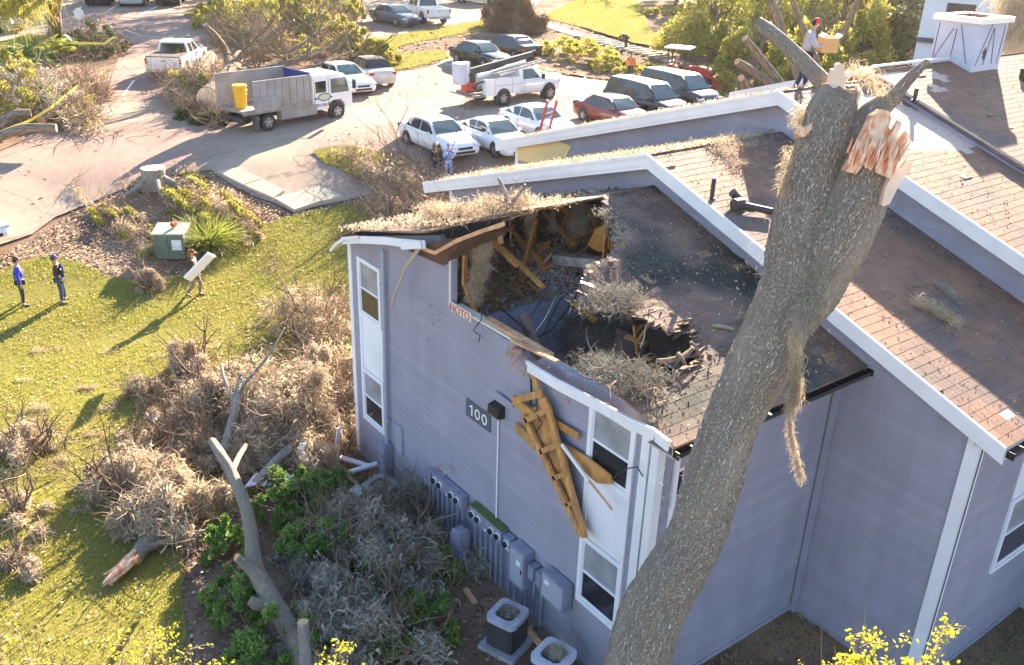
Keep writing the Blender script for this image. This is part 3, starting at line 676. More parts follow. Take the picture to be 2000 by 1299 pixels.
def car(kind,pm,px,pf,label,name='parked_car',cat='car',group=None,rim='rim',cov=None,roofm=None,lp=True):
    L,W,H,wb,g0,g1,g2,g3,belt,hood,bz=KIND[kind]; p,a=place(px,pf) if len(px)==2 else (np.array([px[0],px[1],float(tz(px[0],px[1]))]),math.radians(px[2])); t=thing(name,label,cat,p+np.array([0,0,.075]),a,group); h=W/2
    r=.33 if kind in('sedan','coupe','convertible') else .36
    tail=bz if kind!='minivan' else 1.05
    secs=[(-L/2,h*.8,.38,tail-.22,.0),(-L/2+.07,h*.92,.24,tail-.05,.0),(-L/2+.35,h*.98,.2,tail,.015),(g0,h,.19,belt+.06,.03),(-.4,h,.18,belt+.02,.02),(.6,h,.18,belt,.02),(g3,h,.18,belt,.03),(g3+(L/2-g3)*.5,h*.98,.19,(belt+hood)/2+.03,.04),(L/2-.22,h*.92,.2,hood,.03),(L/2-.05,h*.84,.24,hood-.14,.0),(L/2,h*.74,.32,hood-.26,0)]
    body(secs,1).build('body',pm,t,smooth=55)
    # cabin shell
    b0,b1=h*.9,h*.68
    def ring(x,z,f): y=b0+(b1-b0)*f; return y
    top=H-.03
    st=[(g0,belt-.03,b0),(g0+(g1-g0)*.55,belt+(top-belt)*.62,b0*.5+b1*.5+.02),(g1,top,b1),((g1+g2)/2,H,b1),(g2,top,b1),(g2+(g3-g2)*.5,belt+(top-belt)*.55,b0*.5+b1*.5+.02),(g3,belt-.03,b0)]
    vs=[];fs=[]
    for x,z,y in st: vs+=[(x,b0,belt-.03),(x,y,z),(x,y*.55,z+.022),(x,-y*.55,z+.022),(x,-y,z),(x,-b0,belt-.03)]
    for i in range(6):
        for j in range(5): fs.append((i*6+j,i*6+j+1,(i+1)*6+j+1,(i+1)*6+j))
    mb=MB(); mb.add(vs,fs); mb.build('cabin',roofm or pm,t,smooth=50)
    e=.012
    def quad(name,pts,m):
        mb=MB(); mb.add(pts,[tuple(range(len(pts)))]); return mb.build(name,m,t,fix=False)
    def on(f,k,s): # point on windscreen (k=1) or rear glass
        A,B=(g3,g2) if k>0 else (g0,g1); x=A+(B-A)*f; z=belt-.03+(top-belt+.03)*f; z+=.045*math.sin(math.pi*f); y=(b0+(b1-b0)*f)
        nx=(top-belt); nz=abs(A-B); q=math.hypot(nx,nz); return (x+k*e*3*nx/q,s*y*.9,z+e*3*nz/q)
    quad('windscreen',[on(.1,1,-1),on(.1,1,1),on(.5,1,1),on(.93,1,1),on(.93,1,-1),on(.5,1,-1)],'windscreen')
    if kind=='minivan' or kind=='suv': quad('rear_window',[on(.2,-1,1),on(.2,-1,-1),on(.9,-1,-1),on(.9,-1,1)],'car_glass')
    else: quad('rear_window',[on(.12,-1,1),on(.12,-1,-1),on(.9,-1,-1),on(.9,-1,1)],'car_glass')
    def top_at(x):
        for (xa,za,ya),(xb,zb_,yb) in zip(st[:-1],st[1:]):
            if xa<=x<=xb: f=(x-xa)/(xb-xa); return za+(zb_-za)*f,ya+(yb-ya)*f
        return belt,b0
    nwin=3 if kind in('minivan','suv') else 2
    xs0,xs1=g0+.22,g3-.18; cuts=[xs0+(xs1-xs0)*k/nwin for k in range(nwin+1)]
    for s in (-1,1):
        for k in range(nwin):
            xa,xb=cuts[k]+.03,cuts[k+1]-.03; n=5; P=[]
            X=[xa+(xb-xa)*i/n for i in range(n+1)]
            def pt(x,f):
                zt,yt=top_at(x); zt-=.07; z=belt+.02+(max(zt,belt+.03)-belt-.02)*f; fr=(z-belt+.03)/max(.05,(top_at(x)[0]-belt+.03)); y=b0+(yt-b0)*min(1,fr); return (x,s*(y+.008),z)
            P=[pt(x,0) for x in X]+[pt(x,1) for x in X[::-1]]
            if s>0: P=P[::-1]
            quad('side_window',P,'car_glass')
            mb=MB(); mb.bx(xa+.1,xa+.26,s*(h-.002),s*(h+.018),belt-.14,belt-.11); mb.build('door_handle',pm,t)
            mb=MB(); mb.bx(cuts[k]-.006,cuts[k]+.006,s*(h*.985),s*(h+.003),.3,belt-.08); mb.build('door_seam','plastic',t)
        mb=MB(); mb.box((g3-.35,s*(h+.07),belt+.06),(.16,.16,.12)); mb.build('mirror',pm,t,bevel=.03)
        for x in (-wb/2,wb/2):
            mb=MB(); mb.cyl((x,s*(h-.11),r+.02),r*1.17,.235,'Y',20); mb.build('wheel_arch','plastic',t)
        mb=MB(); mb.add([(L/2-.02,s*h*.5,hood-.2),(L/2-.2,s*h*.93,hood-.12),(L/2-.3,s*h*.95,hood-.03),(L/2-.1,s*h*.55,hood-.06)],[(0,1,2,3)]); mb.box((L/2-.13,s*h*.72,hood-.13),(.2,h*.34,.11)); mb.build('headlight','lamp_clear',t)
        mb=MB(); mb.box((-L/2+.07,s*h*.78,tail-.17),(.12,h*.3,.16)); mb.build('tail_light','lamp_red',t,bevel=.02)
    mb=MB(); mb.bx(L/2-.06,L/2+.012,-h*.4,h*.4,hood-.26,hood-.15); mb.bx(L/2-.06,L/2+.008,-h*.55,h*.55,.3,.42); mb.build('grille','grille',t)
    if lp: mb=MB(); mb.bx(-L/2-.015,-L/2+.06,-.17,.17,tail-.38,tail-.26); mb.build('number_plate','plate',t)
    wheels(t,wb,W+.07,r,rim)
    return t
def pickup(px,pf,label,tonneau=False,crew=True,bedc='plastic',group=None):
    p,a=place(px,pf); t=thing('pickup_truck',label,'pickup truck',p+np.array([0,0,.075]),a,group); L,W,H=5.9,2.02,1.85; h=W/2
    secs=[(-.95,h,.42,1.18,.0),(.8,h,.4,1.15,.02),(1.35,h,.4,1.16,.05),(2.2,h*.98,.42,1.1,.05),(2.75,h*.95,.45,1.02,.03),(2.92,h*.88,.5,.9,.0)]
    body(secs,1).build('body','paint_white',t,smooth=55)
    mb=MB(); mb.bx(-2.95,-.98,-h,-h+.09,.5,1.22); mb.bx(-2.95,-.98,h-.09,h,.5,1.22); mb.bx(-1.07,-.98,-h+.091,h-.091,.5,1.22); mb.bx(-2.9,-1.07,-h+.091,h-.091,.55,.72); mb.build('bed','paint_white',t,bevel=.015)
    mb=MB(); mb.bx(-2.98,-2.9,-h+.093,h-.093,.56,1.21); tg=mb.build('tailgate','paint_white',t,bevel=.012)
    mb=MB(); mb.bx(-2.9,-1.08,-h+.1,h-.1,.725,.74); mb.build('bed_floor',bedc,t)
    if tonneau: mb=MB(); mb.bx(-2.93,-1.0,-h+.03,h-.03,1.222,1.255); mb.build('bed_cover','soft_top',t,bevel=.01)
    mb=MB(); mb.bx(-3.12,-2.96,-h+.05,h-.05,.42,.6); mb.build('bumper','rim',t,bevel=.02)
    mb=MB(); mb.bx(2.9,3.05,-h+.05,h-.05,.42,.62); mb.build('bumper','rim',t,bevel=.02)
    mb=MB(); mb.bx(-3.0,-2.985,-.12,.12,.98,1.03); mb.build('tailgate_handle','plastic',tg)
    mb=MB(); mb.bx(-3.135,-3.125,-.17,.17,.45,.57); mb.build('number_plate','plate',t)
    x0,x1,x2,x3=(-.93,-.8,.55,1.25); b0,b1=h*.93,h*.74; z0=1.15
    mb=MB(); vs=[]
    for x,z,y in ((x0,z0,b0),(x1,H-.05,b1),((x1+x2)/2,H,b1),(x2,H-.04,b1),(x3,z0,b0)): vs+=[(x,b0,z0),(x,y,z),(x,-y,z),(x,-b0,z0)]
    fs=[(i*4+j,i*4+j+1,i*4+j+5,i*4+j+4) for i in range(4) for j in range(3)]; mb.add(vs,fs); mb.build('cabin','paint_white',t,smooth=35)
    def q(n,P,m): mb=MB(); mb.add(P,[tuple(range(len(P)))]); mb.build(n,m,t,fix=False)
    f=lambda a,b,k:a+(b-a)*k
    q('rear_window',[(f(x0,x1,k)-.012,s*f(b0,b1,k)*.86,f(z0,H-.05,k)) for k,s in ((.12,1),(.12,-1),(.86,-1),(.86,1))],'car_glass')
    q('windscreen',[(f(x3,x2,k)+.02,s*f(b0,b1,k)*.88,f(z0,H-.04,k)+.015) for k,s in ((.1,-1),(.1,1),(.9,1),(.9,-1))],'windscreen')
    for s in (-1,1):
        for xa,xb,xta,xtb in ((-.75,-.05,-.7,-.05),(.05,1.0,.05,.52)):
            q('side_window',[(xa,s*(f(b0,b1,.1)+.01),1.22),(xb,s*(f(b0,b1,.1)+.01),1.22),(xtb,s*(f(b0,b1,.82)+.01),1.7),(xta,s*(f(b0,b1,.82)+.01),1.7)],'car_glass')
        mb=MB(); mb.bx(-3.0,-2.9,s*(h-.09),s*(h+.005),.85,1.15); mb.build('tail_light','lamp_red',t)
        mb=MB(); mb.box((2.86,s*h*.78,.92),(.14,.3,.18)); mb.build('headlight','lamp_clear',t)
        mb=MB(); mb.box((.95,s*(h+.14),1.3),(.1,.22,.26)); mb.build('mirror','paint_white',t,bevel=.03)
        mb=MB(); mb.bx(-.9,2.0,s*h*.9,s*(h+.07),.36,.42); mb.build('running_board','plastic',t)
        mb=MB(); mb.bx(.0,.012,s*h*.98,s*(h+.004),.5,1.1); mb.bx(-.9,-.888,s*h*.98,s*(h+.004),.5,1.1); mb.build('door_seam','plastic',t)
        for x in (-1.85,1.95): mb=MB(); mb.cyl((x,s*(h-.11),.46),.5,.226,'Y',20); mb.build('wheel_arch','plastic',t)
    mb=MB(); mb.bx(2.88,2.95,-.6,.6,.72,.98); mb.build('grille','grille',t)
    wheels(t,3.8,W+.07,.4,rear=(-1.85,1.95)); return t
gl='cars parked in the lot behind the building'
pickup((352,141),(393,111),'white pickup with a brown bed cover driving up the driveway beside the felled tree',tonneau=True)
pickup((827,42),(785,28),'white pickup parked beyond the grass strip next to the slate grey sedan',group=gl)
car('sedan','paint_white',(22.9,36.2,-91),0,'white sedan with the two women in front of it, nearest the grass island',group=gl)
car('coupe','paint_white',(25.2,34.9,-92),0,'white sedan with dark wheels between the white sedan by the women and the white coupe',group=gl,rim='rim_dark')
car('coupe','paint_white',(28.1,35.3,-92),0,'white coupe under the top of the red ladder',group=gl)
car('sedan','paint_red',(32.5,34.6,-91),0,'dark red sedan parked beside the black minivan',group=gl)
car('minivan','paint_black',(35.5,35.4,-92),0,'black minivan with a red tail between the dark red sedan and the other minivan',group=gl)
car('minivan','paint_navy',(38.8,36.2,-92),0,'dark minivan closest to the red tractor',group=gl)
car('sedan','paint_black',(35.5,50.9,-86),0,'black sedan behind the bucket of the utility truck',group=gl)
car('sedan','paint_maroon',(38.9,52.3,96),0,'dark maroon sedan behind the boom of the utility truck, facing away from the building',group=gl)
car('sedan','paint_slate',(38.3,66.9,-84),0,'slate grey sedan parked beside the far white pickup',group=gl)
car('convertible','paint_beige',(722,163),(680,142),'pale compact car with a black folding top parked behind the dump truck cab',group=gl,roofm='soft_top')
car('sedan','paint_white',(672,177),(712,193),'white car half hidden behind the dump truck cab',group=gl)
car('suv','paint_navy',(198,8),(212,-9),'dark car at the top left, leftmost of the three parked side by side',group='cars parked in the far top left bays')
car('minivan','paint_silver',(264,9),(280,-10),'silver minivan between two dark cars in the far bays',group='cars parked in the far top left bays')
car('suv','paint_black',(335,8),(355,-10),'black suv right of the silver minivan, nearest the small sign',group='cars parked in the far top left bays')
car('sedan','paint_white',(-8,60),(30,67),'white sedan cut by the left edge behind the mossy tree')
car('sedan','paint_white',(-88,462),(-45,490),'white car at the left edge with only its wheel in view')
car('minivan','paint_white',(938,8),(985,12),'white van parked behind the uprooted root ball')
# ---- dump truck
A=T(527,259); B=T(661,231); hd=math.atan2(B[1]-A[1],B[0]-A[0]); nrm=np.array([-math.sin(hd),math.cos(hd),0]); mid=(A+B)/2+nrm*1.05
t=thing('dump_truck','white crew cab dump truck with tall grey side panels and an open rear','truck',mid,hd)
wbx=float(np.linalg.norm(B-A)); k=wbx/2
mb=MB(); mb.bx(-k-1.3,k+.7,-.45,-.3,.55,.8); mb.bx(-k-1.3,k+.7,.3,.45,.55,.8); mb.bx(-k-1.4,-k-1.25,-.9,.9,.5,.75); mb.build('chassis','plastic',t)
fx=k-1.6
mb=MB(); mb.bx(-k-1.4,fx,-1.1,1.1,.98,1.1); mb.bx(-k-1.4,fx,-1.12,-1.08,.9,1.12);mb.build('bed_floor','steel',t)
def sidep(name,x0,x1,y,z0,z1,m='panel_grey',ribs=8,out=-1):
    mb=MB(); mb.bx(x0,x1,y-.02,y+.02,z0,z1); mb.bx(x0,x1,y-.035,y+.035,z1,z1+.06)
    for i in range(ribs+1):
        x=x0+(x1-x0)*i/ribs; x=min(max(x,x0+.04),x1-.04); mb.bx(x-.04,x+.04,y+out*.021,y+out*.06,z0,z1)
    return mb.build(name,m,t)
sidep('side_panel',-k-.75,fx,-1.08,1.13,2.35); sidep('side_panel',-k-1.35,fx,1.08,1.13,2.5,out=1,ribs=10)
sidep('lower_side_panel',-k-.8,-k+.6,-1.15,1.0,1.6,ribs=3)
mb=MB(); mb.bx(fx-.06,fx,-1.05,1.05,1.13,2.5); mb.build('headboard','blue_paint',t)
mb=MB(); mb.bx(-k+.75,k-1.3,-1.08,-.6,.45,.92); mb.build('tool_box','panel_grey',t,bevel=.02)
mb=MB(); mb.bx(-k-.62,-k-.55,-1.08,-.6,.15,.8); mb.build('mud_flap','rim_dark',t)
# cab
c0,c1=fx+.1,k+1.0
prof=[(c0,.75),(c0,2.2),(c0+.1,2.28),(c1-.55,2.28),(c1-.4,2.2),(c1-.06,1.5),(c1,1.2),(c1,.55),(k+.5,.55),(k+.48,.8),(k+.25,1.0),(k-.25,1.0),(k-.48,.8),(k-.5,.6),(c0,.6)]
mb=MB(); mb.prism(prof,-1.0,1.0,'Y'); mb.build('cab','paint_white',t,bevel=.03)
def sq(n,x0,x1,z0,z1,y,m,par=t,x1t=None):
    x1t=x1 if x1t is None else x1t; mb=MB(); P=[(x0,y,z0),(x1,y,z0),(x1t,y,z1),(x0,y,z1)]; mb.add(P,[(0,1,2,3)]); return mb.build(n,m,par,fix=False)
for s in (-1,1):
    y=s*1.012
    sq('side_window',c0+.2,c0+.85,1.45,2.0,y,'car_glass'); sq('side_window',c0+1.15,c1-.2,1.35,2.05,y,'windscreen',x1t=c1-.42)
    for x in (c0+.12,c0+1.0,): mb=MB(); mb.bx(x,x+.015,s*1.0,s*1.014,.7,2.15); mb.build('door_seam','plastic',t)
    for x in (c0+.15,c0+1.05): mb=MB(); mb.bx(x,x+.14,s*1.0,s*1.03,1.15,1.22); mb.build('door_handle','plastic',t)
    mb=MB(); mb.tube([(c1-.25,s*1.0,2.0),(c1-.1,s*1.25,2.0),(c1-.1,s*1.28,1.6)],.02,6); mb.bx(c1-.14,c1-.06,s*1.2,s*1.4,1.5,1.95); mb.build('mirror','plastic',t)
    mb=MB(); mb.box((c1-.05,s*.78,.85),(.1,.34,.2)); mb.build('headlight','lamp_clear',t)
mb=MB(); P=[(c1-.38,-.85,2.12),(c1-.07,-.9,1.5),(c1-.07,.9,1.5),(c1-.38,.85,2.12)]; P=[(x+.03,y,z) for x,y,z in P]; mb.add(P,[(0,1,2,3)]); mb.build('windscreen','windscreen',t,fix=False)
mat('decal_dark',(.1,.14,.13),.5); mat('decal_pale',(.5,.55,.4),.5)
mb=MB(); mb.add([(c0+.72+.4*math.cos(a),-1.016,1.22+.2*math.sin(a)) for a in np.linspace(0,2*math.pi,24,endpoint=False)],[tuple(range(24))]); dd=mb.build('door_emblem','decal_dark',t,fix=False)
mb=MB(); mb.add([(c0+.72+.33*math.cos(a),-1.019,1.22+.14*math.sin(a)) for a in np.linspace(0,2*math.pi,24,endpoint=False)],[tuple(range(24))]); mb.build('emblem_field','decal_pale',dd,fix=False)
def text(s,size,m,loc,rot,par,name='lettering',ext=.003):
    cu=bpy.data.curves.new(name,'FONT'); cu.body=s; cu.size=size; cu.align_x='CENTER'; cu.extrude=ext; o=bpy.data.objects.new(name,cu); COL.objects.link(o)
    bpy.context.view_layer.update(); dg=bpy.context.evaluated_depsgraph_get(); me=bpy.data.meshes.new_from_object(o.evaluated_get(dg)); bpy.data.objects.remove(o)
    o=bpy.data.objects.new(name,me); COL.objects.link(o); me.materials.clear(); me.materials.append(M[m]); o.parent=par; o.location=loc; o.rotation_euler=rot; return o
text('321.436.4236',.2,'black',(c0+.75,-1.018,.78),(math.pi/2,0,0),t)
mb=MB(); mb.bx(-k-1.6,-k-1.35,-.1,.1,.5,.62); mb.build('tow_hitch','plastic',t)
wheels(t,0,2.12,.42,w=.26,rear=(-k,k))
for s in (-1,1): mb=MB(); mb.cyl((k,s*.9,.44),.47,.215,'Y',20); mb.build('wheel_arch','plastic',t)
TR=Matrix.Translation(Vector(mid))@Matrix.Rotation(hd,4,'Z')
def loc(x,y,z): return TR@Vector((x,y,z))
mat('bin_yellow',(.75,.4,.01),.45)
for i,(dz,lab) in enumerate(((0,'lower yellow bin standing on the rear of the dump truck bed'),(.22,'upper yellow bin nested in another on the dump truck bed'))):
    t2=thing('bin',lab,'bin',loc(-k-.95,-.3,1.11+dz),0,'yellow bins on the dump truck')
    mb=MB(); mb.tube([(0,0,0),(0,0,.05),(0,0,.75),(0,0,.78)],[.24,.26,.3,.31],20,cap=True); mb.build('bin_body','bin_yellow',t2,smooth=True)
    mb=MB(); mb.tube([(0,0,.78),(0,0,.86)],[.34,.34],20); mb.tube([(0,0,.62),(0,0,.66)],[.32,.32],20); mb.build('rim','bin_yellow',t2,smooth=True)
# ---- utility truck with boom
A=T(981,209); B=T(1072,194); hd=math.atan2(B[1]-A[1],B[0]-A[0]); nrm=np.array([-math.sin(hd),math.cos(hd),0]); mid=(A+B)/2+nrm*1.0
t=thing('bucket_truck','white utility truck with a folded boom, bucket and ladders over its tool body','truck',mid,hd)
k=float(np.linalg.norm(B-A))/2
secs=[(k-2.2,.98,.5,1.25,.0),(k-.6,.98,.48,1.24,.03),(k+.2,.95,.5,1.22,.06),(k+.75,.92,.5,1.15,.04),(k+.95,.82,.55,1.0,.0)]
body(secs,1).build('body','paint_white',t,smooth=50)
a0,a1=k-2.15,k-.45
vs=[]
for x,z,y in ((a0,1.22,.93),(a0+.06,1.9,.78),(a0+1.0,1.93,.78),(a1,1.22,.93)): vs+=[(x,.93,1.22),(x,y,z),(x,-y,z),(x,-.93,1.22)]
mb=MB(); mb.add(vs,[(i*4+j,i*4+j+1,i*4+j+5,i*4+j+4) for i in range(3) for j in range(3)]); mb.build('cabin','paint_white',t,smooth=35)
for s in (-1,1):
    mb=MB(); P=[(a0+.25,s*.935,1.3),(a1-.25,s*.93,1.3),(a0+1.0,s*.82,1.8),(a0+.3,s*.82,1.8)]; mb.add(P,[(0,1,2,3)]); mb.build('side_window','car_glass',t,fix=False)
    mb=MB(); mb.box((a1-.15,s*1.12,1.4),(.1,.22,.28)); mb.build('mirror','plastic',t)
    mb=MB(); mb.box((k+.9,s*.7,1.0),(.12,.28,.18)); mb.build('headlight','lamp_clear',t)
    mb=MB(); mb.cyl((k,s*.88,.48),.5,.22,'Y',20); mb.build('wheel_arch','plastic',t)
    # service body side
    y0,y1=(s*.7,s*1.08)
    mb=MB(); mb.bx(-k-1.2,a0-.1,y0,y1,.62,1.5); sb=mb.build('tool_body','paint_white',t,bevel=.02)
    mb=MB(); mb.cyl((-k,s*.99,.46),.52,.2,'Y',20); mb.build('wheel_arch','plastic',t)
    mb=MB()
    for x in (-k-.6,-k+.62,-k+1.5): mb.bx(x,x+.015,s*1.08,s*1.084,.66,1.46)
    mb.bx(-k-.58,-k+1.5,s*1.08,s*1.084,1.12,1.135); mb.build('locker_seam','plastic',sb)
mb=MB(); P=[(a1+.03,-.85,1.27),(a1+.03,.85,1.27),(a0+1.03,.72,1.86),(a0+1.03,-.72,1.86)]; mb.add(P,[(0,1,2,3)]); mb.build('windscreen','windscreen',t,fix=False)
mb=MB(); mb.bx(-k-1.9,a0-.1,-.69,.69,.7,.8); mb.bx(-k-2.0,-k-1.2,-1.05,1.05,.6,.7); mb.build('deck','steel',t)
mb=MB(); mb.bx(-k-1.95,-k-1.3,-.3,.2,.8,1.25); mb.build('motor','orange_red',t,bevel=.04)
mb=MB(); mb.tube([(-k-1.6,-.6,1.0),(-k-1.6,-.75,1.3),(-k-1.2,-.85,1.4),(-k-1.1,-.8,1.0),(-k-1.5,-.7,.9),(-k-1.7,-.5,1.1)],.05,8); mb.build('hose','black',t,smooth=True)
mb=MB(); mb.tube([(-k-1.3,.0,.8),(-k-1.3,.0,1.7)],.16,12); mb.build('boom_post','plastic',t); mb=MB(); mb.tube([(-k+.9,.1,.8),(-k+.9,.1,1.9)],.14,10); mb.build('boom_post','plastic',t)
mb=MB(); mb.beam((-k-1.7,.15,1.75),(k-.1,.45,2.35),.26,.3); mb.beam((-k-1.5,.65,1.55),(k-.6,.8,2.05),.22,.25); mb.build('boom','plastic',t,bevel=.03)
mb=MB(); mb.beam((-k-1.3,-.5,1.62),(k-1.3,-.35,2.15),.12,.14); mb.beam((-k+.2,-.5,1.55),(a0,-.5,1.75),.1,.1); mb.build('boom','paint_white',t)
mb=MB()
for dy in (-.2,.2): mb.beam((-k-.4,-.75+dy,1.75),(a1+.3,-.6+dy,2.15),.05,.09)
for i in range(11): f=i/10; mb.beam((-k-.4+(a1+.7+k)*f,-.95+.15*f,1.75+.4*f),(-k-.4+(a1+.7+k)*f,-.55+.15*f,1.75+.4*f),.03,.03)
for x in (-k+.1,a0-.2): mb.tube([(x,-.95,1.5),(x,-.95,1.8),(x,.7,1.8),(x,.7,1.5)],.025,6)
mb.build('ladder_rack','panel_grey',t)
# bucket
mb=MB(); bx=-k-2.2; r0=[]
mb.tube([(bx,-.1,1.25),(bx,-.1,1.3),(bx,-.1,2.3),(bx,-.1,2.34)],[.36,.4,.46,.47],10,cap=False); mb.tube([(bx,-.1,1.25),(bx,-.1,1.26)],[.36,.36],10); mb.tube([(bx,-.1,2.33),(bx,-.1,1.3)],[.43,.36],10,cap=True); mb.build('bucket','chimney_paint',t,smooth=30)
mb=MB(); mb.bx(bx+.3,bx+.6,-.2,.2,1.7,2.35); mb.build('bucket_mount','panel_grey',t)
text('A.F.',.26,'black',(-k-2.02,-.5,.5),(math.pi/2,0,-math.pi/2),t)
wheels(t,0,2.26,.43,w=.26,rear=(-k,k))
# ================================================================ bark, trunks, moss, foliage
from mathutils import noise as MN
def barkmat(name,c1,c2,c3,sc=16.,bs=.9):
    m=mat(name,c1,.95,spec=.1); nt=m.node_tree; L=nt.links.new; b=nt.nodes['Principled BSDF']
    at=nt.nodes.new('ShaderNodeAttribute'); at.attribute_name='bk'
    n=nt.nodes.new('ShaderNodeTexNoise'); n.inputs['Scale'].default_value=sc; n.inputs['Detail'].default_value=7; n.inputs['Roughness'].default_value=.65; L(at.outputs['Vector'],n.inputs['Vector'])
    v=nt.nodes.new('ShaderNodeTexVoronoi'); v.feature='DISTANCE_TO_EDGE'; v.inputs['Scale'].default_value=sc*1.6; 
    ad=nt.nodes.new('ShaderNodeMixRGB'); ad.blend_type='ADD'; ad.inputs[0].default_value=.22; L(at.outputs['Vector'],ad.inputs[1]); L(n.outputs['Color'],ad.inputs[2]); L(ad.outputs[0],v.inputs['Vector'])
    r=nt.nodes.new('ShaderNodeValToRGB'); e=r.color_ramp.elements; e[0].position=.0; e[0].color=(*c2,1); e[1].position=.3; e[1].color=(*c1,1); L(v.outputs['Distance'],r.inputs[0])
    big=nt.nodes.new('ShaderNodeTexNoise'); big.inputs['Scale'].default_value=2.2; big.inputs['Detail'].default_value=5; L(at.outputs['Vector'],big.inputs['Vector'])
    mr=nt.nodes.new('ShaderNodeMapRange'); mr.inputs[1].default_value=.5; mr.inputs[2].default_value=.7; L(big.outputs[0],mr.inputs[0])
    mx=nt.nodes.new('ShaderNodeMix'); mx.data_type='RGBA'; mx.inputs[7].default_value=(*c3,1); L(mr.outputs[0],mx.inputs[0]); L(r.outputs[0],mx.inputs[6])
    mu=nt.nodes.new('ShaderNodeMixRGB'); mu.blend_type='MULTIPLY'; mu.inputs[0].default_value=.25; L(mx.outputs[2],mu.inputs[1]); L(n.outputs[0],mu.inputs[2]); L(mu.outputs[0],b.inputs['Base Color'])
    sm=nt.nodes.new('ShaderNodeMath'); sm.operation='ADD'; L(n.outputs[0],sm.inputs[0]); mp=nt.nodes.new('ShaderNodeMath'); mp.operation='MINIMUM'; mp.inputs[1].default_value=.2; L(v.outputs['Distance'],mp.inputs[0]); m3=nt.nodes.new('ShaderNodeMath'); m3.operation='MULTIPLY'; m3.inputs[1].default_value=4; L(mp.outputs[0],m3.inputs[0]); L(m3.outputs[0],sm.inputs[1])
    bm=nt.nodes.new('ShaderNodeBump'); bm.inputs['Strength'].default_value=bs; bm.inputs['Distance'].default_value=.03; L(sm.outputs[0],bm.inputs['Height']); L(bm.outputs[0],b.inputs['Normal'])
barkmat('bark',(.95,.83,.67),(.33,.26,.2),(.78,.66,.52),25,1.)
barkmat('bark_grey',(.5,.45,.4),(.27,.23,.2),(.54,.48,.42),16,.6)
barkmat('bark_far',(.34,.27,.2),(.16,.12,.09),(.28,.22,.16),5,.4)
def resamp(P,rad,step):
    P=np.array(P,float); rad=np.array(rad,float); out=[];ro=[]
    n=len(P)
    for i in range(n-1):
        p0,p1,p2,p3=P[max(i-1,0)],P[i],P[i+1],P[min(i+2,n-1)]; k=max(1,int(np.linalg.norm(p2-p1)/step))
        for j in range(k):
            t=j/k; out.append(.5*((2*p1)+(-p0+p2)*t+(2*p0-5*p1+4*p2-p3)*t*t+(-p0+3*p1-3*p2+p3)*t**3)); ro.append(rad[i]+(rad[i+1]-rad[i])*(t*t*(3-2*t)))
    out.append(P[-1]); ro.append(rad[-1]); return np.array(out),np.array(ro)
def bark_tube(name,P,rad,parent=None,n=40,step=.06,amp=.05,m='bark',endm='fresh_wood',ragged=0.,seed=0,f=7.,lumps=()):
    P,rad=resamp(P,rad,step); k=len(P); V=np.zeros((k,n,3)); A=np.zeros((k,n,3)); u=None; s=0
    for i in range(k):
        d=P[min(i+1,k-1)]-P[max(i-1,0)]; d/=np.linalg.norm(d)+1e-9
        if u is None: u=np.cross(d,[.3,.2,1.0]); u/=np.linalg.norm(u)
        u=u-d*(u@d); u/=np.linalg.norm(u); v=np.cross(d,u)
        if i: s+=np.linalg.norm(P[i]-P[i-1])
        for j in range(n):
            a=2*math.pi*j/n; ca,sa=math.cos(a),math.sin(a)
            q=Vector((ca*f*.5+seed,sa*f*.5,s*f*.28/ max(rad[i],.05)*.25))
            h=MN.noise(q*2.2)+.5*MN.noise(q*5); l=MN.noise(Vector((ca*.9+seed,sa*.9,s*.9)))
            rr_=rad[i]*(1+amp*(abs(h)*1.2-.3)+amp*1.6*l)
            for (ls,la,lh,lw) in lumps:
                da=(a-la+math.pi)%(2*math.pi)-math.pi; rr_+=lh*math.exp(-((s-ls)/lw)**2-(da*rad[i]/lw)**2)
            p=P[i]+(u*ca+v*sa)*rr_
            if ragged and i>=k-3: p=p+d*ragged*abs(MN.noise(Vector((ca*3,sa*3,seed))))*(i-k+4)/3
            V[i,j]=p; A[i,j]=(ca*rad[i]*1.25,sa*rad[i]*1.25,s*.2)
    vs=V.reshape(-1,3); fs=[]
    for i in range(k-1):
        for j in range(n): j2=(j+1)%n; fs.append((i*n+j,i*n+j2,(i+1)*n+j2,(i+1)*n+j))
    fs.append(tuple(range(n-1,-1,-1))); fs.append(tuple((k-1)*n+j for j in range(n)))
    me=bpy.data.meshes.new(name); me.from_pydata([tuple(q) for q in vs],[],fs); o=link(name,me,[m,endm],parent)
    at=me.attributes.new('bk','FLOAT_VECTOR','POINT'); at.data.foreach_set('vector',A.reshape(-1).astype(np.float32))
    sm=[True]*len(fs); sm[-1]=sm[-2]=False; me.polygons.foreach_set('use_smooth',sm); mi=[0]*len(fs); mi[-1]=mi[-2]=1; me.polygons.foreach_set('material_index',mi); me.update(); return o
mat('moss',(.6,.49,.35),.95,(.42,.33,.23),1.2,(.4,.65),rand=.3,trans=.35,spec=.05)
mat('moss_grey',(.43,.39,.32),.95,(.29,.265,.215),1.2,(.4,.65),rand=.3,trans=.3,spec=.05)
mat('twig',(.3,.21,.15),.9,rand=.4,spec=.1)
mat('leaf_green',(.15,.26,.05),.5,(.22,.32,.07),1.5,(.4,.6),rand=.4,trans=.35)
mat('leaf_yellow',(.48,.42,.07),.6,(.34,.33,.07),.8,(.4,.6),rand=.4,trans=.5)
mat('leaf_olive',(.3,.3,.045),.6,(.42,.35,.07),.6,(.4,.6),rand=.4,trans=.4)
mat('leaf_dark',(.07,.09,.035),.6,(.13,.13,.05),.7,(.4,.6),rand=.4,trans=.3)
mat('leaf_bright',(.5,.48,.03),.6,rand=.25,trans=.5)
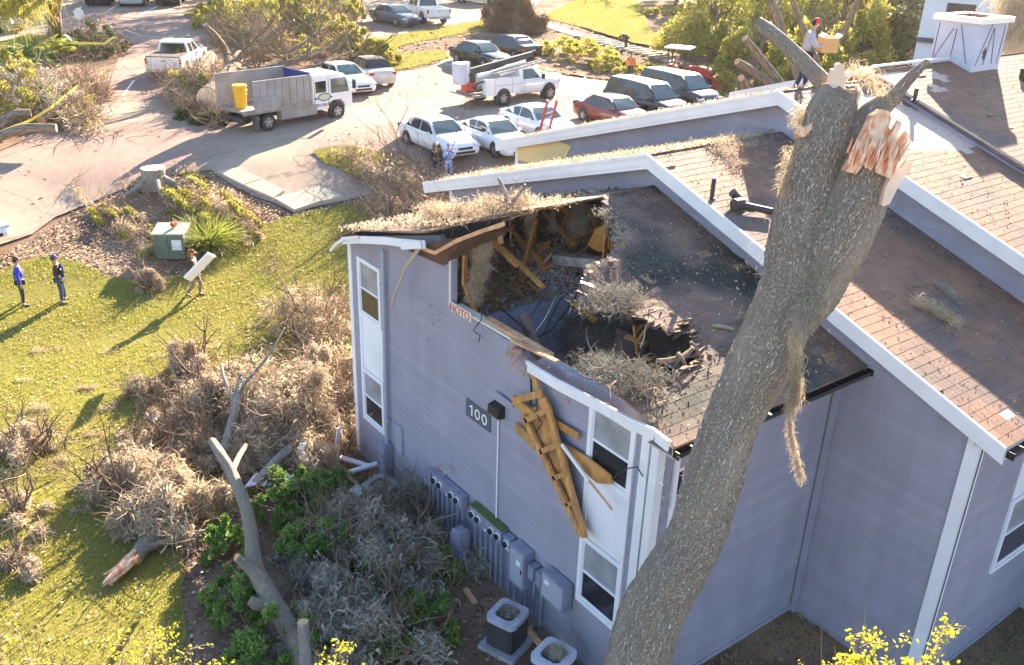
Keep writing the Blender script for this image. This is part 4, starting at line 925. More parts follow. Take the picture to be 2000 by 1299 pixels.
mat('soil_root',(.2,.12,.075),1.,(.12,.07,.045),3,bump=1.,bscale=8,spec=.03)
SKIP_PARENT=None
# ---- the standing broken oak in the foreground
oak=thing('broken_tree','thick grey barked oak trunk with a snapped top, leaning in front of the building','tree',(7.0,6.9,0))
OI=Matrix.Translation(Vector((-7.0,-6.9,0)))
def opart(o,par=None):
    o.parent=par or oak
    if par is None: o.matrix_parent_inverse=OI
    return o
def cw(a,b,y,d): # left and right edge at row y -> centre point and radius at depth d
    return atD((a+b)/2,y,d)
g0=G(1140,1640); 
rows=[(1065,1225,1560,14.1,150),(1132,1278,1400,14.0,136),(1178,1306,1299,13.75,126),(1202,1334,1210,13.6,122),(1240,1378,1130,13.45,118),(1298,1425,1040,13.3,113),(1335,1450,939,13.1,112),(1368,1476,844,12.95,108),(1398,1522,760,12.85,112),(1422,1552,690,12.75,116),(1452,1590,625,12.6,122),(1470,1625,560,12.45,128)]
P=[atD((a+b)/2,y,d) for a,b,y,d,w in rows]; Rr=[w/2/1790*d for a,b,y,d,w in rows]
# stem A
rowsA=[(1490,1618,500,12.35,118),(1508,1618,430,12.25,106),(1528,1640,350,12.15,106),(1548,1662,290,12.05,106),(1572,1672,230,11.98,98),(1604,1676,180,11.9,76)]
PA=P+[atD((a+b)/2,y,d) for a,b,y,d,w in rowsA]; RA=Rr+[w/2/1790*d for a,b,y,d,w in rowsA]
opart(bark_tube('trunk',PA,RA,n=150,step=.04,amp=.06,f=15.,ragged=.12,seed=1,lumps=[(10.4,2.2,.1,.12),(7.4,.5,.12,.35)]))
# stem B: second leader, torn off
PB=[atD(1560,640,12.5),atD(1600,560,12.3),atD(1634,480,12.1),atD(1668,400,11.95),atD(1690,335,11.85),atD(1697,312,11.83)]
RB=[w/2/1790*12.1 for w in (60,95,116,112,96,86)]
opart(bark_tube('stem',PB,RB,n=120,step=.04,amp=.065,f=14.,ragged=.16,seed=5))
# limb C up right, limb D up left
opart(bark_tube('limb',[atD(1640,330,12.0),atD(1672,268,11.95),atD(1700,228,11.9),atD(1728,202,11.85)],[.2,.23,.19,.14],n=40,step=.04,amp=.06,seed=7))
opart(bark_tube('limb',[atD(1720,215,11.86),atD(1740,196,11.8),atD(1775,155,11.7),atD(1812,119,11.6)],[.12,.1,.075,.045],n=24,step=.04,amp=.06,seed=8))
opart(bark_tube('limb',[atD(1640,225,12.0),atD(1616,172,12.05),atD(1580,132,12.2),atD(1545,98,12.3),atD(1512,68,12.4),atD(1480,44,12.5)],[.1,.115,.105,.1,.095,.085],n=30,step=.05,amp=.05,seed=9))
opart(bark_tube('limb',[atD(1575,300,12.0),atD(1565,272,11.9),atD(1560,262,11.85)],[.13,.085,.075],n=24,step=.04,amp=.08,seed=10))
# splintered pale wood: pointed slabs
mat('split_wood',(.72,.44,.26),.7,(.8,.58,.4),2.5,(.35,.65),bump=.5,bscale=9,stretch=(6,6,1),c3=(.62,.22,.09),s3=2.)
mat('split_pale',(.8,.62,.44),.7,(.72,.5,.34),3,bump=.3)
def splinter(name,px,d,th,m,tip=None,thick_dir=(.55,.72,-.1)):
    """a torn board of wood standing in the break: outline given as points, real thickness"""
    pts=[Vector(atD(x,y,d+(dd if dd else 0))) for x,y,*r in px for dd in ((r[0] if r else 0),)]
    off=Vector(thick_dir)*th; mb=MB(); n=len(pts)
    mb.add(pts+[p+off for p in pts],[tuple(range(n)),tuple(range(2*n-1,n-1,-1))]+[(i,i+n,(i+1)%n+n,(i+1)%n) for i in range(n)]); return opart(mb.build(name,m))
splinter('splinter',[(1618,178),(1620,158),(1626,136),(1633,134),(1635,126),(1640,123),(1647,125),(1650,132),(1648,146),(1653,152),(1652,164),(1644,176)],11.75,.12,'split_pale')
splinter('splinter',[(1668,205),(1670,178),(1673,168),(1676,178),(1682,177),(1680,192),(1673,206)],11.75,.05,'split_wood')
splinter('splinter',[(1652,335),(1662,318),(1676,290),(1690,258),(1705,226),(1722,214),(1738,218),(1741,232),(1736,248),(1740,256),(1724,285),(1712,318),(1700,335),(1690,318),(1672,340)],11.5,.2,'split_wood')
splinter('splinter',[(1712,338),(1716,312),(1728,285),(1740,262),(1748,250),(1756,236),(1762,240),(1750,268),(1745,292),(1734,320),(1728,345)],11.45,.1,'split_wood')
splinter('splinter',[(1728,345),(1738,312),(1748,286),(1756,268),(1768,255),(1774,262),(1768,285),(1755,318),(1742,350)],11.42,.12,'split_wood')
splinter('splinter',[(1722,402),(1730,365),(1745,338),(1762,318),(1772,312),(1782,320),(1775,336),(1756,362),(1738,398),(1728,402)],11.5,.14,'split_pale')
for i in range(70):
    x=1700+rnd.uniform(-45,62); y=330-rnd.uniform(0,40); a=rnd.uniform(.25,.6); L_=rnd.uniform(15,50)
    mb=MB(); mb.tube([atD(x,y,11.42),atD(x+a*L_*.5,y-L_*.5,11.38),atD(x+a*L_,y-L_,11.36)],[.018,.012,.002],5); opart(mb.build('splinter','split_wood'))
splinter('splinter',[(1557,262),(1560,252),(1566,246),(1572,250),(1580,246),(1588,238),(1584,252),(1574,266),(1564,268)],11.78,.1,'split_wood')
# moss on the oak
def mossy(starts,n,L,w,jit,m,parent=None,name='moss',grav=.5,curl=.5,seed=1,seg=4,dirs=None):
    r=np.random.default_rng(seed); S=np.array(starts); J=np.array(jit)*np.ones(3); S=S[r.integers(0,len(S),n)]+r.normal(size=(n,3))*J
    D=rdir(n,r) if dirs is None else unit(rdir(n,r)+np.array(dirs))
    o=qmesh(name,ribbons(S,D,L*r.uniform(.4,1.3,n),np.full(n,w),seg,curl,grav,r),4,m)
    if parent: o.parent=parent
    return o
def seq(px,d,k=12):
    out=[]
    for (x0,y0),(x1,y1) in zip(px[:-1],px[1:]):
        for i in range(k): t=i/k; out.append(atD(x0+(x1-x0)*t,y0+(y1-y0)*t,d))
    return out
opart(mossy(seq([(1560,640),(1556,700),(1550,760),(1541,800),(1546,850),(1556,895),(1567,935)],12.1),1900,.13,.008,.022,'moss',seed=3,dirs=(0,0,-1.2)))
opart(mossy(seq([(1548,640),(1556,700),(1556,760),(1548,790)],12.1),1500,.16,.008,.04,'moss',seed=4,dirs=(0,0,-1.4)))
opart(mossy(seq([(1600,430),(1604,480),(1590,560),(1570,600),(1560,640)],12.0),1800,.2,.007,.06,'moss_grey',seed=5,dirs=(0,0,-.3)))
opart(mossy(seq([(1540,290),(1530,350),(1535,380)],11.95),500,.15,.006,.04,'moss',seed=6)); opart(mossy(seq([(1566,205),(1562,230),(1572,245)],12.),500,.15,.006,.05,'moss',seed=7))
opart(mossy(seq([(1660,130),(1690,140),(1715,160),(1735,190),(1730,200)],11.8),900,.14,.006,.05,'moss',seed=8))
opart(mossy(seq([(1310,1040),(1470,500),(1640,560)],12.4,30),160,.14,.005,.2,'moss',seed=9))
# the trunk's own hairy fringe of lichen
# ---- generic masses
def heap(cx,cy,rx,ry,h,n,L,w,m,name='moss',parent=None,seed=1,curl=.7,grav=.15,z0=None,seg=4,clump=True,ang=0.,fl=.35):
    r=np.random.default_rng(seed); K=max(8,int(rx*ry*15)); 
    def pts(k):
        a=r.uniform(0,2*math.pi,k); q=np.sqrt(r.uniform(0,1,k)); lob=1+.3*np.sin(3*a+seed)+.22*np.sin(5*a+seed*2.3); x=np.cos(a)*q*lob; y=np.sin(a)*q*lob; t=r.uniform(fl,1,k)*np.sqrt(np.maximum(0,1-q*q)); return x,y,t
    if clump:
        x,y,t=pts(K); i=r.integers(0,K,n); j=r.normal(size=(n,3))*.085; cs=r.uniform(.5,1.7,K)[i][:,None]; j=j*cs; X=x[i]+j[:,0]; Y=y[i]+j[:,1]; Tt=np.maximum(.02,t[i]+j[:,2]); cdir=rdir(K,r)[i]*1.1
        Tt=np.where(r.random(n)<.25,r.uniform(0,1,n)*Tt,Tt)
    else: X,Y,Tt=pts(n); cdir=0
    x=X*rx;y=Y*ry; ca,sa=math.cos(ang),math.sin(ang); gx=cx+x*ca-y*sa; gy=cy+x*sa+y*ca
    zb=tz(gx,gy) if z0 is None else z0
    S=np.stack([gx,gy,zb+Tt*h],1)
    if clump and seg==4 and name=='moss':
        # locks: wide ragged ribbons that hang together, with fine strands over them
        h=int(n*.3); W=np.concatenate([r.uniform(1.6,3.4,h),r.uniform(.4,1.0,n-h)])*w; LL=L*np.concatenate([r.uniform(.6,1.5,h),r.uniform(.3,1.2,n-h)])
        V=ribbons(S,rdir(n,r)*.9+cdir,LL,W,seg,.38,grav+.12,r)
    else: V=ribbons(S,rdir(n,r)+cdir,L*r.uniform(.4,1.4,n),w*r.uniform(.6,1.4,n),seg,curl,grav,r)
    o=qmesh(name,V,4,m)
    if parent is not None: o.parent=parent; o.matrix_parent_inverse=Matrix.Translation(-parent.location)
    return o
def leafheap(cx,cy,rx,ry,h,n,size,m,name='foliage',parent=None,seed=1,z0=None,K=None,asp=.5,ang=0.,spread=.13,fl=.25):
    r=np.random.default_rng(seed); K=K or max(8,int(rx*ry*8)); a=r.uniform(0,2*math.pi,K); q=np.sqrt(r.uniform(0,1,K)); x=np.cos(a)*q;y=np.sin(a)*q;t=r.uniform(fl,1,K)*np.sqrt(np.maximum(0.05,1-q*q))
    i=r.integers(0,K,n); j=unit(r.normal(size=(n,3)))*r.uniform(.3,1.,(n,1))*spread*(.6+.8*r.random(K)[i])[:,None]; X=x[i]+j[:,0];Y=y[i]+j[:,1];Z=np.maximum(.01,t[i]+j[:,2])
    ca,sa=math.cos(ang),math.sin(ang); gx=cx+X*rx*ca-Y*ry*sa; gy=cy+X*rx*sa+Y*ry*ca; zb=tz(gx,gy) if z0 is None else z0
    o=qmesh(name,leaves(np.stack([gx,gy,zb+Z*h],1),size,asp,r),4,m)
    if parent is not None: o.parent=parent; o.matrix_parent_inverse=Matrix.Translation(-parent.location)
    return o
def adopt(o,p): o.parent=p; o.matrix_parent_inverse=Matrix.Translation(-p.location); return o
def TH(x,y,h):
    z=h
    for _ in range(12):
        p=G(x,y,z); z=.5*z+.5*(float(tz(p[0],p[1]))+h)
    return G(x,y,z)
def branches(P0,n,L,rad,r,spread=.8,up=.35,m='bark_far',parent=None,name='branch',base=None,depth=2):
    mb=MB()
    def rec(p,d,L,rad,k):
        pts=[p]; rr_=[rad]
        for i in range(3):
            d=(d+Vector((r.uniform(-1,1),r.uniform(-1,1),r.uniform(-.6,.8)))*.28).normalized(); p=p+d*L/3; pts.append(p); rr_.append(rad*(1-.2*(i+1)))
        mb.tube(pts,rr_,5 if k<depth else 6,cap=False)
        if k>0:
            for _ in range(3): q=pts[r.randint(1,3)]; rec(q,(d+Vector((r.uniform(-1,1),r.uniform(-1,1),r.uniform(-.5,1)))*spread).normalized(),L*.6,rad*.45,k-1)
    for i in range(n):
        b=Vector(P0[i%len(P0)]); rec(b,Vector((r.uniform(-1,1),r.uniform(-1,1),up+r.uniform(0,.5))).normalized() if base is None else (Vector(base)+Vector((r.uniform(-1,1),r.uniform(-1,1),r.uniform(-.3,1)))*spread).normalized(),L*r.uniform(.6,1.2),rad,depth)
    o=mb.build(name,m,None,smooth=True,fix=False)
    if parent is not None: adopt(o,parent)
    return o
def brush(label,px,r_,h,nm,ntw,mm='moss',leaf=None,cat='branch pile',name='mossy_branch_heap',seed=1,group=None,L=.2,w=.02,limb=True,tw=1.0):
    c=T(*px); t=thing(name,label,cat,c,0,group); rx,ry=r_; an=SUNAZ+1.2
    if nm: heap(c[0],c[1],rx,ry,h,nm,L,w,mm,'moss',t,seed,ang=an)
    if ntw: heap(c[0],c[1],rx*1.12,ry*1.12,h*1.1,int(ntw*.4),tw,.02,'twig','twigs',t,seed+50,curl=.22,grav=-.02,ang=an,fl=.1)
    if leaf: leafheap(c[0],c[1],rx,ry,h*1.1,leaf[0],leaf[1],leaf[2],'foliage',t,seed+90,ang=an)
    if limb:
        rr_=random.Random(seed); P0=[(c[0]+rr_.uniform(-.6,.6)*rx,c[1]+rr_.uniform(-.6,.6)*ry,c[2]+.1) for _ in range(5)]
        branches(P0,6,max(rx,h)*.9,.045,rr_,parent=t,up=.5)
    return t
Q=1.0
brush('largest heap of tan moss and twigs, against the lawn beside the left windows',(575,850),(1.9,1.6),2.1,int(44000*Q),2600,seed=1)
brush('tan moss heap pressed against the left corner of the grey wall',(655,800),(1.2,1.3),2.1,int(26000*Q),1500,seed=2)
brush('mossy limb heap left of the tallest heap on the lawn',(440,800),(1.6,1.2),1.35,int(26000*Q),1700,seed=3)
brush('low mossy spur reaching out furthest left from the big heap',(300,790),(1.1,.6),.7,7000,600,seed=4)
brush('upright mossy bough at the far side of the big heap',(372,730),(.7,.6),1.3,9000,500,seed=5)
brush('thin bare twigs with wisps of moss rising behind the big heap',(610,650),(1.6,1.2),1.5,4500,2200,seed=6,tw=1.3)
brush('dark shaded moss and twigs at the foot of the big heap by the broken boards',(560,920),(1.5,1.0),.9,15000,1300,mm='moss_grey',seed=7)
brush('curtain of pinkish tan moss hanging over the split log on the lawn',(330,1000),(1.75,1.0),1.35,26000,1200,seed=8,L=.3)
brush('mossy twig clump left of the split log',(225,960),(.9,.7),.8,8000,500,seed=9)
brush('mossy clump at the left edge level with the split log',(30,1010),(.9,.7),.6,7000,300,seed=10)
brush('second mossy clump at the left edge near the bottom',(40,1110),(.6,.5),.35,4000,200,seed=11)
brush('pale bare twigs with moss lying on the lawn at the left edge',(60,885),(1.1,.7),.7,3500,900,seed=12)
brush('small tan heap on the lawn behind the person with the board',(295,565),(.55,.5),.7,4500,300,seed=13)
brush('grey moss heap among green shrubs in front of the meters',(775,1120),(1.5,1.2),1.25,26000,1100,mm='moss_grey',seed=14)
brush('grey moss heap between the bare limb and the air conditioners',(700,1240),(1.5,.9),1.0,19000,900,mm='moss_grey',seed=15)
brush('grey moss over branches below the standpipe',(810,1010),(.75,.75),1.0,8000,600,mm='moss_grey',seed=16)
brush('grey moss beside the bare limb above the green shrubs',(660,1085),(1.0,.8),.9,11000,600,mm='moss_grey',seed=17)
brush('dry leafy branch pile around the stump and utility box',(400,415),(3.3,1.4),.7,5000,2600,leaf=(11000,.12,'leaf_olive'),seed=18,tw=.8,limb=False)
brush('low leafy branch pile at the edge of the driveway left of the stump',(240,440),(2.6,.8),.45,2500,1400,leaf=(6500,.1,'leaf_olive'),seed=19,limb=False)
brush('bare brush with dry grass in front of the white sedans',(800,380),(3.2,1.6),1.1,9000,5200,seed=20,tw=1.0)
brush('bare pale brush by the left corner of the second gable',(790,430),(2.0,1.6),.9,9000,3400,seed=21,tw=1.)
brush('grey moss and dry leaves over the azaleas left of the meters',(735,1060),(1.3,1.0),1.2,15000,800,mm='moss_grey',seed=22)
brush('grey moss hanging over the azaleas at the bottom of the bed',(640,1270),(1.3,.8),.9,11000,500,mm='moss_grey',seed=23)
brush('tan moss heap joining the largest heap to the curtain of moss',(470,900),(1.3,1.0),.9,14000,700,seed=24)
brush('low mossy litter of branches joining the heaps on the lawn',(410,880),(1.5,.9),.6,9000,900,seed=25)
brush('twiggy mossy branches lying between the spur and the curtain heap',(300,880),(1.2,.6),.45,3500,700,seed=26)
# ---- logs on the ground
def log(label,pts,rad,n=36,m='bark',name='fallen_log',seed=1,cat='log',extra=None):
    c=pts[0]; t=thing(name,label,cat,c); adopt(bark_tube('trunk',pts,rad,n=n,step=.06,m=m,seed=seed,ragged=.05),t)
    if extra:
        for P_,R_ in extra: adopt(bark_tube('limb',P_,R_,n=18,step=.06,m=m,seed=seed+3),t)
    return t
lg=log('split log with torn pink end lying on the lawn under hanging moss',[TH(262,1092,.2),TH(290,1055,.25),TH(318,1022,.35),TH(345,998,.5)],[.17,.17,.18,.17],seed=21,extra=[([TH(285,1070,.25),TH(340,1052,.3),TH(385,1040,.4),TH(420,1038,.5)],[.08,.06,.05,.04])])
mb=MB()
for i in range(18):
    a=rnd.uniform(-1,1)*.12; b=rnd.uniform(0,.2); s_=np.array(TH(270+rnd.uniform(-10,10),1082+rnd.uniform(-10,10),.2+b)); e_=TH(208+rnd.uniform(-8,14),1135+rnd.uniform(-14,10),.1+b*.5); mb.tube([s_,(s_+e_)/2,e_],[.05,.045,.015],6)
adopt(mb.build('torn_end','split_wood',None),lg)
lb=log('long bare grey limb with a cut side stub rising from the shrubs at the bottom',[TH(600,1310,.3),TH(566,1235,.5),TH(530,1170,.8),TH(498,1110,1.1),TH(490,1040,1.5),TH(478,985,1.9),TH(455,930,2.2),TH(432,890,2.5),TH(414,862,2.6)],[.2,.21,.18,.17,.14,.13,.12,.11,.09],n=64,m='bark',seed=31,name='fallen_limb',cat='tree limb',extra=[([TH(512,1135,1.0),TH(482,1105,1.3),TH(462,1088,1.5)],[.15,.1,.085]),([TH(535,1180,.7),TH(505,1180,.8),TH(488,1172,.9)],[.16,.13,.09]),([TH(452,925,2.2),TH(465,895,2.0),TH(480,870,1.9)],[.07,.06,.05])])
log('cut grey stub standing at the bottom beside the bare limb',[TH(600,1330,.2),TH(596,1280,.8),TH(592,1215,1.5)],[.12,.11,.1],m='bark_grey',seed=33,name='fallen_limb')
log('smooth grey log under the big heap near the white boards',[TH(500,945,.4),TH(540,900,.7),TH(572,872,.9)],[.12,.12,.1],m='bark_grey',seed=34)
log('thick limb stub rising inside the big moss heap',[TH(432,900,.4),TH(446,850,.8),TH(462,790,1.4),TH(470,735,1.8)],[.14,.12,.1,.07],m='bark_grey',seed=35,name='fallen_limb',extra=[([TH(462,790,1.4),TH(440,745,1.8),TH(432,712,2.0)],[.06,.05,.03]),([TH(468,760,1.6),TH(520,700,2.2),TH(556,640,2.7)],[.05,.04,.02])])
for i,(a,b,lb_) in enumerate((((1080,1270),(730,1160),'a'),)): pass
# ---- tree stump by the drive
p=T(303,364); st=thing('tree_stump','pale cut tree stump with roots at the edge of the driveway','stump',p)
q=[p+np.array([0,0,z]) for z in (0,.22,.5,.8)]; adopt(bark_tube('trunk',q,[.85,.6,.5,.5],n=40,step=.06,m='bark',endm='split_pale',amp=.12,seed=41),st)
for k in range(6):
    a=k*1.05+.4; d=np.array([math.cos(a),math.sin(a),0]); adopt(bark_tube('root',[p+d*.35+np.array([0,0,.35]),p+d*.9+np.array([0,0,.12]),p+d*1.6+np.array([0,0,-.05])],[.18,.13,.05],n=12,m='bark',seed=50+k),st)
# ---- shrubs
def shrub(label,px,rx,ry,h,n,size,m,seed,name='shrub',cat='shrub',K=None,group=None,w=None):
    c=T(*px) if w is None else np.array([*w,float(tz(*w))]); t=thing(name,label,cat,c,0,group); leafheap(c[0],c[1],rx,ry,h,n,size,m,'foliage',t,seed,K=K)
    rr_=random.Random(seed); branches([(c[0],c[1],c[2])],5,h*.8,.03,rr_,parent=t,up=.9,name='stems',depth=1); return t
shrub('bright green azalea right of the bare limb',(575,1000),1.0,.9,1.3,17000,.085,'leaf_green',61,K=60)
shrub('green azalea under the grey moss, centre of the planting bed',(640,1080),1.2,.9,1.1,17000,.085,'leaf_green',62,K=60)
shrub('dark green azalea left of the bare limb',(450,1085),.55,.7,.9,8000,.08,'leaf_green',63,K=34)
shrub('green azalea left of the limb near the bottom',(468,1195),.7,.9,1.0,12000,.08,'leaf_green',64,K=44)
shrub('green azalea at the bottom edge under the limb',(560,1285),1.1,.8,1.1,18000,.08,'leaf_green',65,K=60)
shrub('small azalea in front of the meters',(845,1130),.65,.6,.9,8000,.075,'leaf_green',66,K=34)
shrub('azalea below the broken boards near the wall',(640,985),1.0,.6,.9,12000,.075,'leaf_green',67,K=44)
shrub('green azalea at the bottom among the grey moss',(800,1245),1.1,.8,.9,13000,.075,'leaf_green',68,K=50)
shrub('azalea between the two grey moss heaps',(700,1180),.8,.6,1.0,8000,.075,'leaf_green',69,K=36)
# sword grass by the utility box
def clump(label,px,rad,h,n,seed,m='leaf_green',w=.035):
    c=T(*px); t=thing('ornamental_grass',label,'plant',c); r=np.random.default_rng(seed); a=r.uniform(0,6.28,n); q=r.uniform(0,.35,n)*rad; S=np.stack([c[0]+np.cos(a)*q,c[1]+np.sin(a)*q,np.full(n,c[2])],1)
    D=np.stack([np.cos(a)*.6,np.sin(a)*.6,np.full(n,1.)],1)+r.normal(size=(n,3))*.2; adopt(qmesh('blades',ribbons(S,D,h*r.uniform(.7,1.2,n),np.full(n,w),5,.08,.22,r),4,m),t)
clump('tall sword leaved grass clump behind the green utility box',(405,485),1.3,1.35,1300,71,m='leaf_yg') if False else None
mat('leaf_yg',(.24,.27,.05),.5,rand=.35,trans=.5)
clump('tall sword leaved grass clump behind the green utility box',(405,482),1.3,1.35,1500,71,'leaf_yg'); clump('small grass tuft left of the green utility box',(300,500),.6,.5,350,72,'leaf_yg',.025)
# ================================================================ inside of the smashed corner and loose debris
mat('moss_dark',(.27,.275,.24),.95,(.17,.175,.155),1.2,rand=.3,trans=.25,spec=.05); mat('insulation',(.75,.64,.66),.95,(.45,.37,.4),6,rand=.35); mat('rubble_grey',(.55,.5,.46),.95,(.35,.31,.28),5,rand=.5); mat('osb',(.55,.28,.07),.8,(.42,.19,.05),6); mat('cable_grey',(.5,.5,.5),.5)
mat('red_ink',(.55,.06,.03),.7); mat('house_wrap',(.6,.55,.45),.7)
mb=MB(); mb.bx(9.6,14.08,14.78,18.8,5.1,5.28); bpart(mb,'attic_floor','drywall')
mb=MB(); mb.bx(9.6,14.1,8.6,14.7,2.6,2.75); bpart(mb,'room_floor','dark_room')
mb=MB(); mb.bx(10.2,14.08,14.62,14.76,2.75,5.28); bpart(mb,'inner_wall','inner_wall')
mb=MB(); mb.bx(12.2,12.3,11.5,14.6,2.75,4.9); bpart(mb,'inner_wall','inner_wall')
mb=MB(); mb.bx(14.02,14.14,8.6,18.8,2.75,6.0); mb.prism([(8.7,6.0),(13.6,7.75),(18.7,6.0)],14.04,14.14,'X'); bpart(mb,'inner_wall','brown_panel')
mb=MB(); mb.bx(9.6,9.66,11.4,14.5,2.75,5.8); bpart(mb,'inner_wall','brown_panel')
def tim(name,px,X,wd=.1,m='lumber',par=None,th=.05,X2_=None):
    a=onX(*px[0],X); b=onX(*px[1],X if X2_ is None else X2_); mb=MB(); mb.beam(a,b,th,wd,up=(1,.3,.2)); return bpart(mb,name,m) if par is None else mb
for px,X,wd in ((((1047,430),(1010,574)),12.0,.13),(((974,436),(978,476)),10.3,.12),(((909,488),(907,556)),9.75,.12),(((907,548),(928,612)),9.8,.12),
 (((996,446),(1070,530)),12.2,.11),(((1060,412),(1122,480)),13.,.11),(((1096,404),(1148,455)),13.4,.11),(((962,466),(1062,562)),11.0,.1),(((1186,420),(1180,512)),12.6,.13),(((1199,436),(1195,510)),12.8,.12),
 (((1040,407),(1096,403)),12.,.14),(((1000,421),(1040,413)),11.2,.14),(((1022,478),(1050,555)),12.6,.08),(((1060,528),(1078,516)),12.2,.13),(((1222,657),(1262,672)),11.6,.1),(((1240,636),(1246,690)),11.6,.1),(((1270,630),(1248,662)),11.6,.1),
 (((1112,586),(1165,628)),12.,.12),(((940,452),(1010,520)),10.6,.09),(((1108,470),(1180,440)),13.6,.08),(((1030,452),(1032,500)),12.9,.07),(((1145,400),(1178,470)),13.7,.08)):
    tim('rafter' if wd<.12 else 'stud',px,X,wd)
for px in ([(1147,478),(1162,450),(1177,440),(1188,446),(1190,486),(1168,492)],[(1046,478),(1075,470),(1072,486),(1052,494)]):
    a=[onX(*q,12.9) for q in px]; mb=MB(); n=len(a); mb.add([tuple(q) for q in a]+[(q[0]+.03,q[1],q[2]) for q in a],[tuple(range(n)),tuple(range(2*n-1,n-1,-1))]+[(i,i+n,(i+1)%n+n,(i+1)%n) for i in range(n)]); bpart(mb,'sheathing','osb')
mb=MB(); mb.beam(onX(1088,505,12.9),onX(1200,516,13.2),.3,.22); bpart(mb,'duct','rubble_grey')
mb=MB(); mb.beam(onX(1022,618,10.2),onX(1050,690,9.9),.16,.2); bpart(mb,'beam','bark_far')
# wall plates on the broken wall head
mb=MB(); mb.beam((9.55,14.4,5.885),(9.6,12.1,5.9),.2,.05); bpart(mb,'wall_plate','house_wrap')
mb=MB(); mb.beam(onX(952,622,9.65),onX(1075,694,9.5),.16,.06); mb.beam(onX(1000,664,9.4),onX(1088,706,9.3),.1,.04); bpart(mb,'wall_plate','fresh_wood')
mb=MB(); r=random.Random(4)
for i in range(34):
    y=r.uniform(10.9,12.3); z=5.85-.1*(12.3-y)+r.uniform(-.05,.1); p=Vector((9.35+r.uniform(-.05,.25),y,z)); mb.beam(p,p+Vector((r.uniform(-.25,.1),r.uniform(-.5,.1),r.uniform(-.35,.12))),.012,.03)
bpart(mb,'splinters','fresh_wood',fix=False)
# red stencil on the house wrap
mb=MB(); mb.bx(9.43,9.448,13.72,14.46,5.78,5.98); sw=bpart(mb,'house_wrap','house_wrap',fix=False)
mb=MB(); mb.bx(9.425,9.448,14.46,14.52,5.86,6.85); bpart(mb,'wall_edge','house_wrap')
o=text('NOTO',.24,'red_ink',(0,0,0),(0,0,0),None,name='stencil'); o.parent=bld
o.matrix_parent_inverse=BI; c=onX(894,606,9.43); o.matrix_basis=Matrix.Translation(Vector((9.424,14.12,5.79)))@Matrix.Rotation(-math.pi/2,4,'Z')@Matrix.Rotation(math.pi/2,4,'X')
# cables
def cable(pts,rad=.012,m='black'):
    P,_=resamp([np.array(p) for p in pts],[1]*len(pts),.15); mb=MB(); mb.tube(P,rad,5); bpart(mb,'cable',m,smooth=True)
cable([onX(1138,556,12.2),onX(1110,600,11.4),onX(1075,645,10.6),onX(1040,660,10.0)],.015); cable([onX(1135,560,12.2),onX(1095,585,11.6),onX(1062,650,10.3),onX(1042,662,10.)],.013)
cable([onX(1086,578,11.3),onX(1066,620,10.6),onX(1042,652,10.1)],.013,'cable_grey'); cable([onX(1058,588,11.0),onX(1040,612,10.6),onX(1030,630,10.3)],.012)
cable([onX(978,602,10.2),onX(1005,625,10.),onX(1035,650,9.9)],.018); cable([onX(942,600,9.4),onX(940,625,9.38),onX(925,645,9.35),onX(938,655,9.3),onX(935,668,9.3)],.012)
cable([onX(1262,632,11.),onX(1258,660,11.),onX(1250,680,10.9)],.012,'cable_grey')
# rubble on the attic floor and in the room
r=np.random.default_rng(77)
def chips(n,box,size,m,name='rubble',thick=.35,seed=1,zf=None):
    r=np.random.default_rng(seed); mb=MB()
    for _ in range(n):
        x,y=r.uniform(box[0],box[1]),r.uniform(box[2],box[3]); z=(zf(x,y) if zf else box[4])+r.uniform(0,box[5]); d=size*r.uniform(.3,1.5,3)*np.array([1,.5,thick*.4])
        mb.box((x,y,z),d,rot=Matrix.Rotation(r.uniform(0,3),3,'Z')@Matrix.Rotation(r.uniform(-.9,.9),3,'X'))
    return mb.build(name,m,None,fix=False)
for i,(n,bx_,s_,m_,lab) in enumerate(((420,(9.7,13.9,14.8,16.6,5.28,.22),.22,'rubble_grey',None),(120,(9.8,13.9,14.8,16.4,5.3,.35),.4,'plywood',None),(200,(12.2,13.9,14.7,16.,5.28,.3),.18,'insulation',None),(200,(10,14,8.9,14.4,2.8,.9),.35,'rubble_grey',None),(60,(10,14,9,14.4,3.0,1.0),.5,'plywood',None),(40,(9.8,13.9,14.8,16.6,5.35,.3),.25,'black',None),(150,(9.8,13.8,14.8,16.6,5.35,.3),.3,'lumber',None),(40,(9.8,13.0,14.8,16.4,5.35,.2),.22,'leaf_dark',None))):
    tag(chips(n,bx_,s_,m_,seed=80+i),kind='stuff')
def fluff(pts,n,L,w,m,jit,seed,name='insulation',label=None):
    return tag(mossy(pts,n,L,w,jit,m,None,name,seed=seed,grav=.1,curl=.9),kind='stuff')
fluff([(12.4+.3*i,15.0+.2*(i%4),5.45) for i in range(5)]+[(13.3,14.9,5.4),(12.9,14.9,5.5)],5000,.09,.03,'insulation',.22,91)
fluff([(10+.35*i,15.1+.5*(i%3),5.4) for i in range(11)],6000,.12,.022,'moss_grey',.3,92)
fluff([(12.6,15.9,5.5),(13.3,16.4,5.5),(13.6,15.6,5.5)],3000,.1,.03,'insulation',.3,93)
